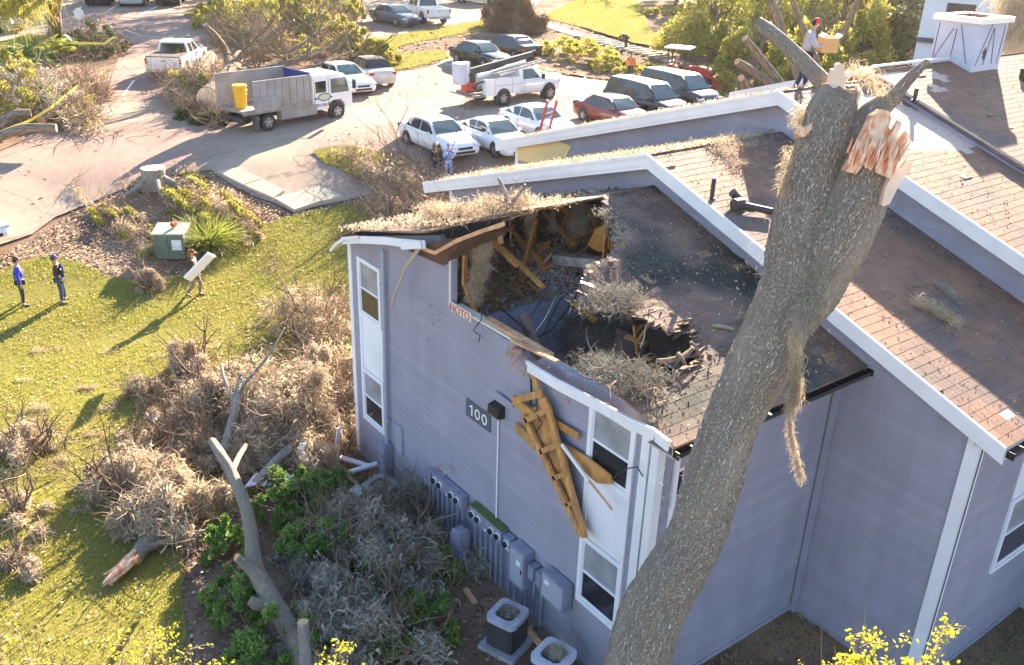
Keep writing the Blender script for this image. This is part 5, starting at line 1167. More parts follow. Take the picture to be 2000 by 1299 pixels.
# moss dragged over the roof and hole
def mossdrape(label,pts,n,L,w,m,jit,seed,name='hanging_moss',cat='spanish moss',grav=.3,curl=.7,tw=0):
    P=[np.array(p,float) for p in pts]; t=thing(name,label,cat,P[0]); adopt(mossy(P,n,L,w,jit,m,None,'strands',seed=seed,grav=grav,curl=curl),t)
    if tw: adopt(mossy(P,tw,L*4,.018,jit,'twig',None,'twigs',seed=seed+1,grav=0,curl=.25),t)
    return t
r=random.Random(5)
LP=[(r.uniform(9.3,12.6),y,zr(y,Z1)+.04) for y in np.linspace(13.8,18.6,40) for _ in range(2)]
mossdrape('tan moss and twigs strewn over the left slope of the smashed corner roof',[q for q in LP if q[0]<12.2-.0*q[1]],3600,.07,.02,'moss',(.2,.12,.012),101,name='moss_litter',cat='moss and twigs',tw=160,grav=.05)
mossdrape('tufts of tan moss standing up on the roof peak beside the broken stub',[(10.3,14.3,7.9),(10.6,14.6,7.8),(10.0,14.9,7.7),(10.9,14.2,7.95),(9.8,15.6,7.5),(10.2,16.2,7.3)],3500,.16,.016,'moss',(.16,.2,.08),102,name='moss_litter',cat='moss and twigs',tw=160,grav=-.1)
mossdrape('long beige moss curtain hanging into the hole beside the cut wall edge',[onX(x,y,9.9) for x,y in ((932,470),(938,500),(935,530),(928,555),(925,580),(946,480),(942,520))],5200,.22,.012,'moss',.06,103,grav=.8)
mossdrape('short moss tassel hanging from the broken ridge',[onX(x,y,12.) for x,y in ((1035,425),(1036,445),(1040,412))],900,.16,.01,'moss',.04,104,grav=.9)
mossdrape('moss tassel hanging from the middle of the opening roof edge',[onX(x,y,12.8) for x,y in ((1080,415),(1080,430),(1081,444))],500,.14,.01,'moss_grey',.03,105,grav=.9)
mossdrape('grey moss hanging in the shade under the far end of the opening',[onX(x,y,13.2) for x,y in ((1130,405),(1134,425),(1128,440))],1500,.18,.012,'moss_grey',.09,106,grav=.9)
mossdrape('moss fringe at the top right edge of the opening by the paired studs',[(12.3,13.2,7.75),(12.35,12.9,7.65),(12.2,12.6,7.6),(12.0,12.3,7.5)],900,.1,.01,'moss_grey',(.12,.12,.05),107,grav=.3)
B2=[onP(x,y,(11,11,4.9),(0,0,1)) for x,y in ((1150,665),(1185,690),(1120,650),(1135,675),(1160,640),(1210,680),(1225,640),(1240,670),(1255,700),(1175,715),(1150,690),(1215,705),(1180,655),(1205,650),(1230,690),(1140,690),(1165,705),(1200,725),(1245,735),(1180,615),(1195,600),(1190,640),(1225,722),(1230,660),(1245,680),(1200,665),(1165,670),(1220,700),(1235,712))]
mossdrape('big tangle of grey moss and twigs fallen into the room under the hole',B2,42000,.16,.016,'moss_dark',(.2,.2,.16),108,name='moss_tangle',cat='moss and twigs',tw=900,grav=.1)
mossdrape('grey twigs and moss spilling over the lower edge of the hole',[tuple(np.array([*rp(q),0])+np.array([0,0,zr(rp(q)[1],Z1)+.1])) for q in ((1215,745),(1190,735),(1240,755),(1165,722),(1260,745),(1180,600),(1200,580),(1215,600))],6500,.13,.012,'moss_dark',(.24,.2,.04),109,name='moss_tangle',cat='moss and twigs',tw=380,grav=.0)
def onr(q,z=Z1,dz=.05): return np.array([*rp(q,z),0])+np.array([0,0,zr(rp(q,z)[1],z)+dz])
t=thing('broken_branch','lichen covered forked branch lying at the right end of the hole','branch',onr((1320,705)))
adopt(bark_tube('limb',[onr((1282,706),dz=.0),onr((1310,709),dz=.05),onr((1335,703),dz=.08),onr((1352,692),dz=.12)],[.05,.055,.05,.035],n=18,m='bark_far',seed=61),t)
adopt(bark_tube('limb',[onr((1322,706),dz=.15),onr((1330,715),dz=.15),onr((1338,722),dz=.08)],[.04,.035,.03],n=14,m='bark_far',seed=62),t)
adopt(bark_tube('limb',[onr((1345,693),dz=.25),onr((1358,700),dz=.2),onr((1366,708),dz=.1)],[.03,.025,.015],n=12,m='bark_far',seed=63),t)
t=thing('broken_branch','short bare stick on the dark roof left of the standing trunk','branch',onr((1400,643))); adopt(bark_tube('limb',[onr((1390,641)),onr((1410,643)),onr((1432,648))],[.03,.035,.03],n=10,m='bark_grey',seed=64),t)
t=thing('broken_branch','forked dead stub standing up in the moss on the left roof slope','branch',(10.6,14.2,7.8)); adopt(bark_tube('limb',[(10.6,14.2,7.8),(10.62,14.3,8.1),(10.55,14.45,8.4)],[.05,.045,.03],n=12,m='bark_grey',seed=65),t); adopt(bark_tube('limb',[(10.6,14.2,7.85),(10.75,14.05,8.1),(10.85,13.95,8.35)],[.045,.035,.02],n=12,m='bark_grey',seed=66),t)
# roof two and three debris
mossdrape('tan mossy twig lying in the shade on the middle roof, right of the trunk',[onr(q,Z2,.06) for q in ((1790,597),(1800,600),(1815,608),(1830,616),(1845,625),(1860,635))],2200,.12,.012,'moss',.07,110,name='mossy_twig',cat='twig',tw=20,grav=0)
mossdrape('small tuft of moss higher up the shaded middle roof',[onr(q,Z2,.05) for q in ((1835,565),(1850,575),(1862,588))],500,.1,.01,'moss_grey',.06,111,name='mossy_twig',cat='twig',grav=0)
mossdrape('twigs and moss gathered at the peak of the second roof',[onr(q,Z2,.05) for q in ((1425,262),(1440,270),(1455,262),(1400,280),(1420,300),(1450,285),(1380,265),(1440,320),(1410,290))],3000,.08,.012,'moss',(.2,.14,.02),112,name='moss_litter',cat='moss and twigs',tw=130,grav=0)
mossdrape('thatch of pale moss lying along the left slope of the second roof',[(X2+dx,y,zr(y,Z2)+.03) for dx in (.2,.9,1.7,2.6,3.4) for y in np.linspace(14.2,22.4,26)],6500,.06,.022,'moss',(.25,.2,.01),113,name='moss_litter',cat='moss and twigs',tw=90,grav=0)
mossdrape('pale moss along the far left slope above the beige panel',[(X3+dx,y,zr(y,Z3)+.05) for dx in (.1,.8,1.6) for y in np.linspace(14.2,24.2,26)],900,.05,.02,'moss',(.2,.2,.01),114,name='moss_litter',cat='moss and twigs',tw=150,grav=0)
mossdrape('dry leaves caught on the rake around the tall dark vent pipe',[onL((x,y),Z2)+np.array([0,0,1.1]) for x,y in ((1128,298),(1136,299))],500,.1,.02,'moss',.12,115,name='leaf_tuft',cat='leaves',grav=0)
def roofspeck(z,x0,x1,y0,y1,n,seed,m='litter',name='leaf_litter',size=.05):
    r=np.random.default_rng(seed); X=r.uniform(x0,x1,n); Y=r.uniform(y0,y1,n); Z=np.array([zr(y,z) for y in Y])+.03
    if z==Z1: k=~inpolyN(X,Y,HOLE); X,Y,Z=X[k],Y[k],Z[k]
    return tag(qmesh(name,leaves(np.stack([X,Y,Z],1),size,.45,r,up=.1),4,m),kind='stuff')
roofspeck(Z1,9.2,14.1,8.0,13.6,1500,1,size=.055); roofspeck(Z2,13.9,18.2,5.3,13.6,1100,2); roofspeck(Z3,18,21.4,4,13.6,900,3); roofspeck(Z4,21.6,30,4,13.5,900,4); roofspeck(Z1,10.5,14.1,8.0,13.6,500,11,'shingle_dark',size=.1); roofspeck(Z2,13.9,18.2,13.6,22,9000,5,'moss',size=.1); roofspeck(Z1,9.2,14,14.6,19,4200,6,'moss',size=.1); roofspeck(Z3,18,21,13.6,24,5000,7,'moss',size=.1); roofspeck(Z1,9.2,14,14.4,19,900,8,'litter_dark',size=.12)
# board on ridge two
t=thing('loose_board','pale board lying along the ridge of the second roof against the third gable','board',onr((1395,280),Z2)); mb=MB(); mb.beam(onL((1302,286),Z2)+np.array([0,0,.1]),onL((1492,240),Z2)+np.array([0,0,.14]),.25,.05); adopt(mb.build('board','soffit'),t)
# ---- broken truss hanging down the gable wall
def W3(px,X=9.28): return Vector(onX(*px,X))
bt=thing('broken_truss','broken orange timber truss hanging down the grey gable wall right of the number sign','truss',W3((1040,760)))
def tp(name,a,b,w_,h_,m='lumber',X=9.28,Xb=None):
    mb=MB(); mb.beam(W3(a,X),W3(b,X if Xb is None else Xb),w_,h_,up=(0,0,1)); adopt(mb.build(name,m),bt)
mat('truss_wood',(.6,.31,.09),.75,(.42,.2,.055),5,bump=.3,stretch=(4,4,1),c3=(.36,.19,.08),s3=2.); mat('truss_ply',(.5,.26,.07),.8,(.38,.18,.05),4,bump=.2,c3=(.3,.16,.07),s3=2.)
tp('chord',(1040,728),(1064,800),.05,.14,'truss_wood'); tp('chord',(1068,790),(1142,1050),.06,.14,'truss_wood',9.22); tp('chord',(1022,812),(1136,1046),.06,.14,'truss_wood',9.2)
mb=MB(); a=[W3(q,9.3) for q in ((1020,805),(1068,785),(1108,900),(1139,1045),(1120,1010),(1075,925),(1045,862))]; mb.add([tuple(q) for q in a]+[(q[0]+.02,q[1],q[2]) for q in a],[tuple(range(7)),tuple(range(13,6,-1))]+[(i,i+7,(i+1)%7+7,(i+1)%7) for i in range(7)]); adopt(mb.build('sheathing','truss_ply'),bt)
for t_,w_ in ((.04,.11),(.3,.1),(.52,.09),(.74,.07)):
    a=W3((1022+114*t_,812+234*t_),9.2); b=W3((1068+74*t_,790+260*t_),9.2); mb=MB(); mb.beam(a,b,.06,w_,up=(0,0,1)); adopt(mb.build('web','truss_wood'),bt)
tp('web',(1003,783),(1058,768),.05,.13,'truss_wood',9.24); tp('web',(1003,780),(1052,820),.05,.2,'truss_ply',9.27); tp('web',(1008,832),(1045,870),.04,.2,'truss_ply',9.33); tp('web',(1078,822),(1130,852),.03,.14,'truss_ply',9.34); tp('web',(1062,776),(1070,800),.05,.12,'truss_wood',9.26)
mb=MB(); a=[W3(q,9.33) for q in ((1105,868),(1150,895),(1192,928),(1196,946),(1165,944),(1130,912),(1104,882))]; mb.add([tuple(q) for q in a]+[(q[0]+.03,q[1],q[2]) for q in a],[tuple(range(7)),tuple(range(13,6,-1))]+[(i,i+7,(i+1)%7+7,(i+1)%7) for i in range(7)]); adopt(mb.build('board','truss_ply'),bt)
tp('trim_strip',(1097,868),(1150,940),.03,.07,'white_trim',9.2); tp('trim_strip',(1150,938),(1196,996),.02,.04,'fresh_wood',9.1,9.2)
cable([W3((1042,728)),W3((1048,790)),W3((1050,815),9.15),W3((1060,825),9.15),W3((1048,842),9.15)],.012); cable([W3((1196,935),9.3),W3((1215,920),9.25),W3((1245,912),9.25),W3((1255,930),9.4)],.012); cable([W3((1035,720)),W3((1038,760)),W3((1036,790))],.02)
t=thing('trim_board','grey trim board torn loose above the wall lamp','board',W3((985,780))); mb=MB(); mb.beam(W3((968,766),9.38),W3((1003,793),9.38),.03,.06); adopt(mb.build('board','siding'),t)
# torn flashing hanging at the left of the roof
t=thing('torn_flashing','crumpled strip of metal edging hanging down the grey wall at the left','flashing',W3((820,480),9.05)); mb=MB()
pl=[W3(q,9.1) for q in ((822,478),(812,495),(802,508),(793,520),(783,545),(773,568),(765,597))]
for i,(a,b) in enumerate(zip(pl[:-1],pl[1:])): mb.beam(a,b,.02,.1-.008*i,up=(0,1,.3*(-1)**i))
adopt(mb.build('strip','rim'),t)
t=thing('torn_flashing','bent white drip edge sticking out from the left eave over the lawn','flashing',W3((670,466),9.0)); mb=MB(); pl=[W3(q,9.0) for q in ((700,463),(672,466),(655,478),(645,490))]
for a,b in zip(pl[:-1],pl[1:]): mb.beam(a,b,.03,.07)
adopt(mb.build('strip','white_trim'),t)
# torn felt and shingles hanging round the hole
r=random.Random(31); mb=MB(); HP=[(a[0]+(b[0]-a[0])*k/n_+r.uniform(-.03,.03),a[1]+(b[1]-a[1])*k/n_+r.uniform(-.03,.03)) for a,b in zip(HOLE[1:-2],HOLE[2:-1]) for n_ in (max(1,int(math.hypot(b[0]-a[0],b[1]-a[1])/.11)),) for k in range(n_)]
for hx,hy in HP:
    if not (8.6<hx<13.4): continue
    if hy<10.6 and hx<9.6: continue
    for _ in range(1):
        z_=zr(hy,Z1)+bend1(hx,hy)+.01; cx_,cy_=11.0,11.0; dx,dy=cx_-hx,cy_-hy; q=math.hypot(dx,dy)+1e-6; dx/=q; dy/=q; L_=r.uniform(.04,.3); w_=r.uniform(.03,.16); a=r.uniform(-.6,.6); ex,ey=dx*math.cos(a)-dy*math.sin(a),dx*math.sin(a)+dy*math.cos(a)
        p=Vector((hx-ex*.08,hy-ey*.08,z_+.015)); sd_=Vector((-ey,ex,0))*w_; m_=Vector((hx+ex*L_*.5,hy+ey*L_*.5,z_-L_*r.uniform(.1,.5))); e_=Vector((hx+ex*L_,hy+ey*L_,z_-L_*r.uniform(.3,1.3)))
        mb.add([p-sd_,p+sd_,m_+sd_*.8,m_-sd_*.9,e_+sd_*r.uniform(.1,.6),e_-sd_*r.uniform(.1,.5)],[(0,1,2,3),(3,2,4,5)],r.choice((0,1,1,1,2)))
bpart(mb,'torn_roofing',['plywood','shingle_dark','gutter'],fix=False)
# more broken framing
for i in range(26):
    x=r.uniform(9.9,13.7); y=r.uniform(14.9,16.6); a=Vector((x,y,5.3)); b=a+Vector((r.uniform(-.5,.5),r.uniform(-.6,.3),r.uniform(.35,1.25)))
    if b.z>zr(b.y,Z1)-.25: b.z=zr(b.y,Z1)-.25
    mb=MB(); mb.beam(a,b,.045,.09,up=(1,.2,.1)); bpart(mb,'broken_stud','fresh_wood' if i%2 else 'lumber')
for i in range(12):
    x=r.uniform(10.2,13.2); y=r.uniform(10,13.6); a=Vector((x,y,r.uniform(3.4,4.6))); b=a+Vector((r.uniform(-1,1),r.uniform(-1,1),r.uniform(.1,.9))); mb=MB(); mb.beam(a,b,.045,.1,up=(1,.2,.1)); bpart(mb,'broken_stud','fresh_wood' if i%2 else 'lumber')
# shingled sheets fallen through the hole
for q,z_,m_ in (([(1262,640),(1330,655),(1345,700),(1275,690)],5.75,'shingle_dark'),([(1205,640),(1262,668),(1250,715),(1195,690)],5.5,'shingle_dark'),([(1308,648),(1328,655),(1330,722),(1305,715)],5.2,'inner_wall'),([(1330,640),(1362,660),(1366,700),(1338,690)],5.9,'shingle_dark')):
    a=[Vector(G(*k,z_-.12*(j>1))) for j,k in enumerate(q)]; mb=MB(); mb.add(a+[k-Vector((0,0,.04)) for k in a],[(0,1,2,3),(7,6,5,4),(0,4,5,1),(1,5,6,2),(2,6,7,3),(3,7,4,0)]); bpart(mb,'fallen_sheathing',m_)
# ---- ground debris by the wall
def board(label,a,b,w_,h_,m,z=.15,z2=None,name='loose_board',cat='board'):
    A=G(*a,z); B=G(*b,z if z2 is None else z2); t=thing(name,label,cat,A); mb=MB(); mb.beam(A,B,w_,h_); adopt(mb.build('board',m),t); return t
board('white painted board lying under the left window, upper one of the pair',(665,893),(720,910),.14,.05,'white_trim',.3)
board('white painted board crossing below the other white board by the wall',(672,925),(737,905),.14,.06,'white_trim',.2,.4)
board('grey board lying against the moss heap left of the brown plywood',(575,925),(592,865),.16,.04,'white_panel',.3,1.0)
board('white board standing by the brown plywood sheet',(655,895),(662,835),.12,.03,'white_panel',.2,1.2)
board('narrow brown board leaning beside the white boards near the wall',(676,885),(686,860),.1,.04,'plywood',.2,.7)
t=thing('plywood_sheet','orange brown plywood sheet lying in the heap beside the white boards','plywood sheet',G(635,900,.4)); mb=MB(); a=[G(605,925,.2),G(664,918,.2),G(664,868,.9),G(612,860,1.0)]; mb.add([tuple(q) for q in a]+[tuple(np.array(q)-[0,0,.03]) for q in a],[(0,1,2,3),(7,6,5,4),(0,4,5,1),(1,5,6,2),(2,6,7,3),(3,7,4,0)]); adopt(mb.build('sheet','fresh_wood'),t)
for i,(q,lab) in enumerate((([(478,950),(497,925),(510,922),(500,945)],'pale grey panel under the log beside the heap'),([(500,948),(520,918),(552,912),(530,945)],'second pale grey panel next to the log'),([(545,950),(560,925),(575,930),(560,950)],'small pale grey panel nearest the brown plywood'))):
    t=thing('siding_panel',lab,'panel',G(*q[0],.3)); mb=MB(); a=[G(*k,.35+.15*(j>0)) for j,k in enumerate(q)]; mb.add([tuple(k) for k in a]+[tuple(np.array(k)-[0,0,.04]) for k in a],[(0,1,2,3),(7,6,5,4),(0,4,5,1),(1,5,6,2),(2,6,7,3),(3,7,4,0)]); adopt(mb.build('panel','white_panel'),t)
board('short white trim piece on the bare soil below the meters',(825,1074),(862,1063),.14,.05,'white_trim',.08)
board('brown board lying on the soil between the meters and the moss',(878,1100),(895,1132),.09,.04,'fresh_wood',.08)
board('brown board pointing at the air conditioner by the wall',(908,1150),(928,1178),.12,.05,'fresh_wood',.08)
board('brown board behind the front air conditioner against the wall',(1030,1228),(1060,1265),.12,.06,'fresh_wood',.1)
board('brown board on the soil near the grey moss heap',(738,1000),(748,1035),.1,.04,'fresh_wood',.3)
board('thin brown stick among the moss by the standpipe',(730,928),(765,965),.05,.05,'fresh_wood',.4)
t=thing('folded_panel','pale blue folded panel under the grey moss','panel',G(790,1020,.2)); mb=MB()
for q in ([(765,1000),(785,1010),(778,1036),(762,1028)],[(785,1010),(806,996),(802,1018),(778,1036)]):
    a=[G(*k,.35) for k in q]; mb.add([tuple(k) for k in a],[(0,1,2,3)])
adopt(mb.build('panel','inner_wall',fix=False),t)
t=thing('siding_panel','white curved scrap lying left of the rusty green condenser','panel',G(700,958,.2)); mb=MB(); a=[G(680,958,.3),G(695,946,.35),G(718,955,.3),G(700,970,.25)]; mb.add([tuple(k) for k in a],[(0,1,2,3)]); adopt(mb.build('panel','white_panel',fix=False),t)
mb=MB(); mb.box(W3((862,920),9.2),(.1,.3,.25),rot=Matrix.Rotation(.5,3,'X')) 
t=thing('paper_scrap','crumpled tan scrap on top of the left meter bank','scrap',W3((862,915),9.2)); mb=MB(); r=random.Random(9)
for i in range(14): p=W3((862,918),9.2)+Vector((r.uniform(-.08,.08),r.uniform(-.12,.12),r.uniform(-.1,.2))); mb.add([p,p+Vector((r.uniform(-.1,.1),r.uniform(-.1,.1),r.uniform(-.1,.1))),p+Vector((r.uniform(-.1,.1),r.uniform(-.1,.1),r.uniform(-.1,.1)))],[(0,1,2)])
adopt(mb.build('scrap','moss',fix=False),t)
# ---- air conditioners and pedestals
mat('ac_metal',(.4,.4,.46),.5,(.32,.32,.38),4); mat('ac_coil',(.035,.035,.04),.7); mat('ac_green',(.2,.23,.22),.6,(.15,.17,.17),5); mat('pad',(.33,.33,.36),.9,(.25,.25,.27),3)
def acunit(label,px,s,h,rz,top='ac_metal',body_='ac_coil',fluffn=0,pad=True,z=.12):
    p=G(*px,z+h); t=thing('air_conditioner',label,'air conditioner',(p[0],p[1],z),rz); c=s*.17
    def rc(k,r=.12): 
        out=[]
        for sx,sy,a0 in ((1,1,0),(-1,1,90),(-1,-1,180),(1,-1,270)):
            for q in range(5): a=math.radians(a0+q*22.5); out.append((sx*(k-r)+r*math.cos(a),sy*(k-r)+r*math.sin(a)))
        return out
    mb=MB(); mb.prism(rc(s/2-.03),0,h-.1,'Z'); mb.build('coil',body_,t)
    for sx in (-1,1):
        for sy in (-1,1): mb=MB(); mb.box((sx*(s/2-.075),sy*(s/2-.075),h/2-.05),(.07,.07,h-.1)); mb.build('corner_post',body_,t)
    o_=rc(s/2); n=len(o_); R_=s*.37; ci=[(R_*math.cos(math.atan2(y,x)),R_*math.sin(math.atan2(y,x))) for x,y in o_]
    mb=MB(); vs=[(x,y,h-.12) for x,y in o_]+[(x,y,h) for x,y in o_]+[(x,y,h) for x,y in ci]+[(x*.95,y*.95,h-.18) for x,y in ci]
    fs=[]
    for k in range(3): fs+=[(k*n+i,k*n+(i+1)%n,(k+1)*n+(i+1)%n,(k+1)*n+i) for i in range(n)]
    mb.add(vs,fs); mb.build('top_panel',top,t)
    mb=MB()
    for k in range(9):
        zz=.06+(h-.22)*k/8; e_=s/2-.022
        for ax in (0,1):
            for sg_ in (-1,1): mb.box((sg_*e_ if ax else 0,0 if ax else sg_*e_,zz),(.012 if ax else s*.66,s*.66 if ax else .012,.012))
    mb.build('louvre','rim_dark',t)
    mb=MB(); mb.cyl((0,0,h-.2),R_*.96,.04,'Z',24); mb.build('fan_well','ac_coil',t)
    mb=MB()
    for k in range(12): a=k*math.pi/6; mb.beam((.06*math.cos(a),.06*math.sin(a),h-.02),(R_*math.cos(a),R_*math.sin(a),h+.002),.008,.008)
    for q in (.35,.65,.9): 
        for k in range(24): a=k*math.pi/12; b=a+math.pi/12; mb.beam((R_*q*math.cos(a),R_*q*math.sin(a),h-.005),(R_*q*math.cos(b),R_*q*math.sin(b),h-.005),.007,.007)
    mb.build('fan_guard','rim_dark',t)
    mb=MB()
    for k in range(3): a=k*2.09+.4; mb.add([(.05*math.cos(a),.05*math.sin(a),h-.13),(R_*.85*math.cos(a-.3),R_*.85*math.sin(a-.3),h-.16),(R_*.85*math.cos(a+.3),R_*.85*math.sin(a+.3),h-.1)],[(0,1,2)])
    mb.cyl((0,0,h-.12),.07,.06,'Z',12); mb.build('fan','ac_metal',t,fix=False)
    if pad: mb=MB(); mb.box((0,0,-.06),(s*1.25,s*1.25,.1)); mb.build('pad','pad',t)
    if fluffn: 
        c=Vector((p[0],p[1],z+h)); k=thing('moss_tuft',('loose wad of moss on the fan of the dark sided air conditioner' if fluffn<900 else 'thick round wad of moss filling the fan of the pale air conditioner'),'moss',c); adopt(mossy([c+Vector((.05,-.03,.02))],fluffn,.1,.008,.1,'moss_grey',None,'strands',seed=int(px[0]),grav=.1),k)
    return t
acunit('air conditioner by the meters, dark sided on a tilted pad',(992,1196),.66,.72,.35,fluffn=500)
acunit('air conditioner cut by the bottom edge beside the trunk',(1082,1276),.68,.72,.3,'chimney_paint',fluffn=1400)
acunit('greenish air conditioner half buried below the riser box at the left of the wall',(742,945),.7,.55,.3,'ac_green','ac_green')
def pedestal(label,px,s,h,m,z=0):
    p=G(*px,z); t=thing('utility_pedestal',label,'utility box',p,.1); mb=MB(); w=s/2; mb.add([(x*w*k,y*w*k,zz) for zz,k in ((0,1.12),(.12,1.12),(.13,1.0),(h-.12,.88),(h-.03,.8),(h,.6)) for x,y in ((-1,-1),(1,-1),(1,1),(-1,1))],[(i*4+j,i*4+(j+1)%4,i*4+4+(j+1)%4,i*4+4+j) for i in range(5) for j in range(4)]+[(20,21,22,23),(3,2,1,0)]); mb.build('cover',m,t,smooth=35); 
    mb=MB(); mb.bx(-w*1.0,w*1.0,-w*1.02,-w*.98,h*.55,h*.56); mb.build('seam','black',t); return t
pedestal('grey tapered utility pedestal standing between the two meter banks',(898,1108),.34,1.05,'meter_paint')
# green transformer with things on it
p=T(340,497); t=thing('utility_box','pale green metal utility cabinet with a sloped lid on the mulch bed','utility box',p,-.55); mat('box_green',(.13,.16,.12),.55,(.09,.12,.09),3); mat('box_lid',(.36,.4,.28),.6,(.28,.32,.2),4)
mb=MB(); mb.add([(x,y,z) for z,k in ((0,1),(.95,1)) for x,y in ((-.55*k,-.5),(.55,-.5),(.55,.5),(-.55,.5))],[(3,2,1,0),(4,5,6,7),(0,1,5,4),(1,2,6,5),(2,3,7,6),(3,0,4,7)]); mb.build('cabinet','box_green',t,bevel=.015)
mb=MB(); mb.add([(-.6,-.56,.95),(.6,-.56,.95),(.6,.55,1.0),(-.6,.55,1.0),(-.6,-.56,1.0),(.6,-.56,1.0),(.6,.5,1.12),(-.6,.5,1.12)],[(3,2,1,0),(4,5,6,7),(0,1,5,4),(1,2,6,5),(2,3,7,6),(3,0,4,7)]); mb.build('lid','box_lid',t,bevel=.012)
mb=MB(); mb.bx(-.56,-.551,-.3,.1,.3,.65); mb.bx(.1,.45,-.507,-.5,.35,.75); mb.build('sticker','white_panel',t)
mb=MB(); mb.bx(-.05,-.035,-.508,-.5,.05,.93); mb.build('door_gap','black',t)
t=thing('chainsaw','small orange red chainsaw lying on the lid of the green utility cabinet','chainsaw',p+np.array([.12,-.05,1.1]),.6); mb=MB(); mb.box((0,0,.08),(.26,.16,.14)); mb.build('motor_housing','orange_red',t,bevel=.03); mb=MB(); mb.bx(.12,.45,-.01,.01,.04,.1); mb.build('guide_bar','rim',t); mb=MB(); mb.tube([(-.12,0,.1),(-.2,0,.16),(-.1,0,.2),(.05,0,.2)],.018,6); mb.build('handle','black',t)
# ================================================================ people
mat('skin',(.42,.24,.16),.6); mat('hair',(.03,.02,.015),.8); mat('jacket_blue',(.02,.035,.42),.7); mat('trouser_green',(.05,.05,.035),.85); mat('jacket_black',(.02,.018,.018),.7); mat('shirt_blue',(.03,.03,.14),.8); mat('jeans',(.05,.075,.14),.85); mat('brown_top',(.05,.03,.022),.85); mat('camo',(.17,.12,.09),.9,(.3,.24,.18),14,(.45,.55)); mat('orange_top',(.8,.16,.01),.7); mat('red_cloth',(.65,.02,.03),.7); mat('grey_top',(.36,.37,.42),.8); mat('navy_cloth',(.03,.035,.07),.8); mat('cap_purple',(.08,.03,.2),.7); mat('cap_brown',(.08,.045,.03),.8); mat('shoe',(.12,.1,.08),.8); mat('tan_top',(.3,.2,.14),.85); mat('cream',(.75,.72,.66),.8); mat('tie_dye',(.03,.1,.5),.7,(.6,.7,.8),16,(.45,.55)); mat('card',(.62,.36,.16),.85,(.55,.31,.13),2); mat('foam',(.85,.82,.76),.7); mat('auburn',(.18,.06,.03),.8)
def skinned(name,J,E,Rd,m,parent,root,inf=1.0,add=0.):
    names=sorted({a for e in E for a in e},key=lambda k:(k!=root,k)); ix={k:i for i,k in enumerate(names)}
    me=bpy.data.meshes.new(name); me.from_pydata([J[k] for k in names],[(ix[a],ix[b]) for a,b in E],[]); o=bpy.data.objects.new(name,me); COL.objects.link(o)
    sk=o.modifiers.new('s','SKIN'); sk.use_smooth_shade=True; lay=me.skin_vertices[0].data
    for k,i in ix.items(): r=Rd[k]; lay[i].radius=((r[0]+add)*inf,(r[1]+add)*inf) if isinstance(r,tuple) else ((r+add)*inf,(r+add)*inf)
    lay[ix[root]].use_root=True
    sb=o.modifiers.new('b','SUBSURF'); sb.levels=2; sb.render_levels=2
    bpy.context.view_layer.update(); dg=bpy.context.evaluated_depsgraph_get(); m2=bpy.data.meshes.new_from_object(o.evaluated_get(dg)); bpy.data.objects.remove(o)
    o=bpy.data.objects.new(name,m2); COL.objects.link(o); m2.materials.clear(); m2.materials.append(M[m]); o.parent=parent; return o
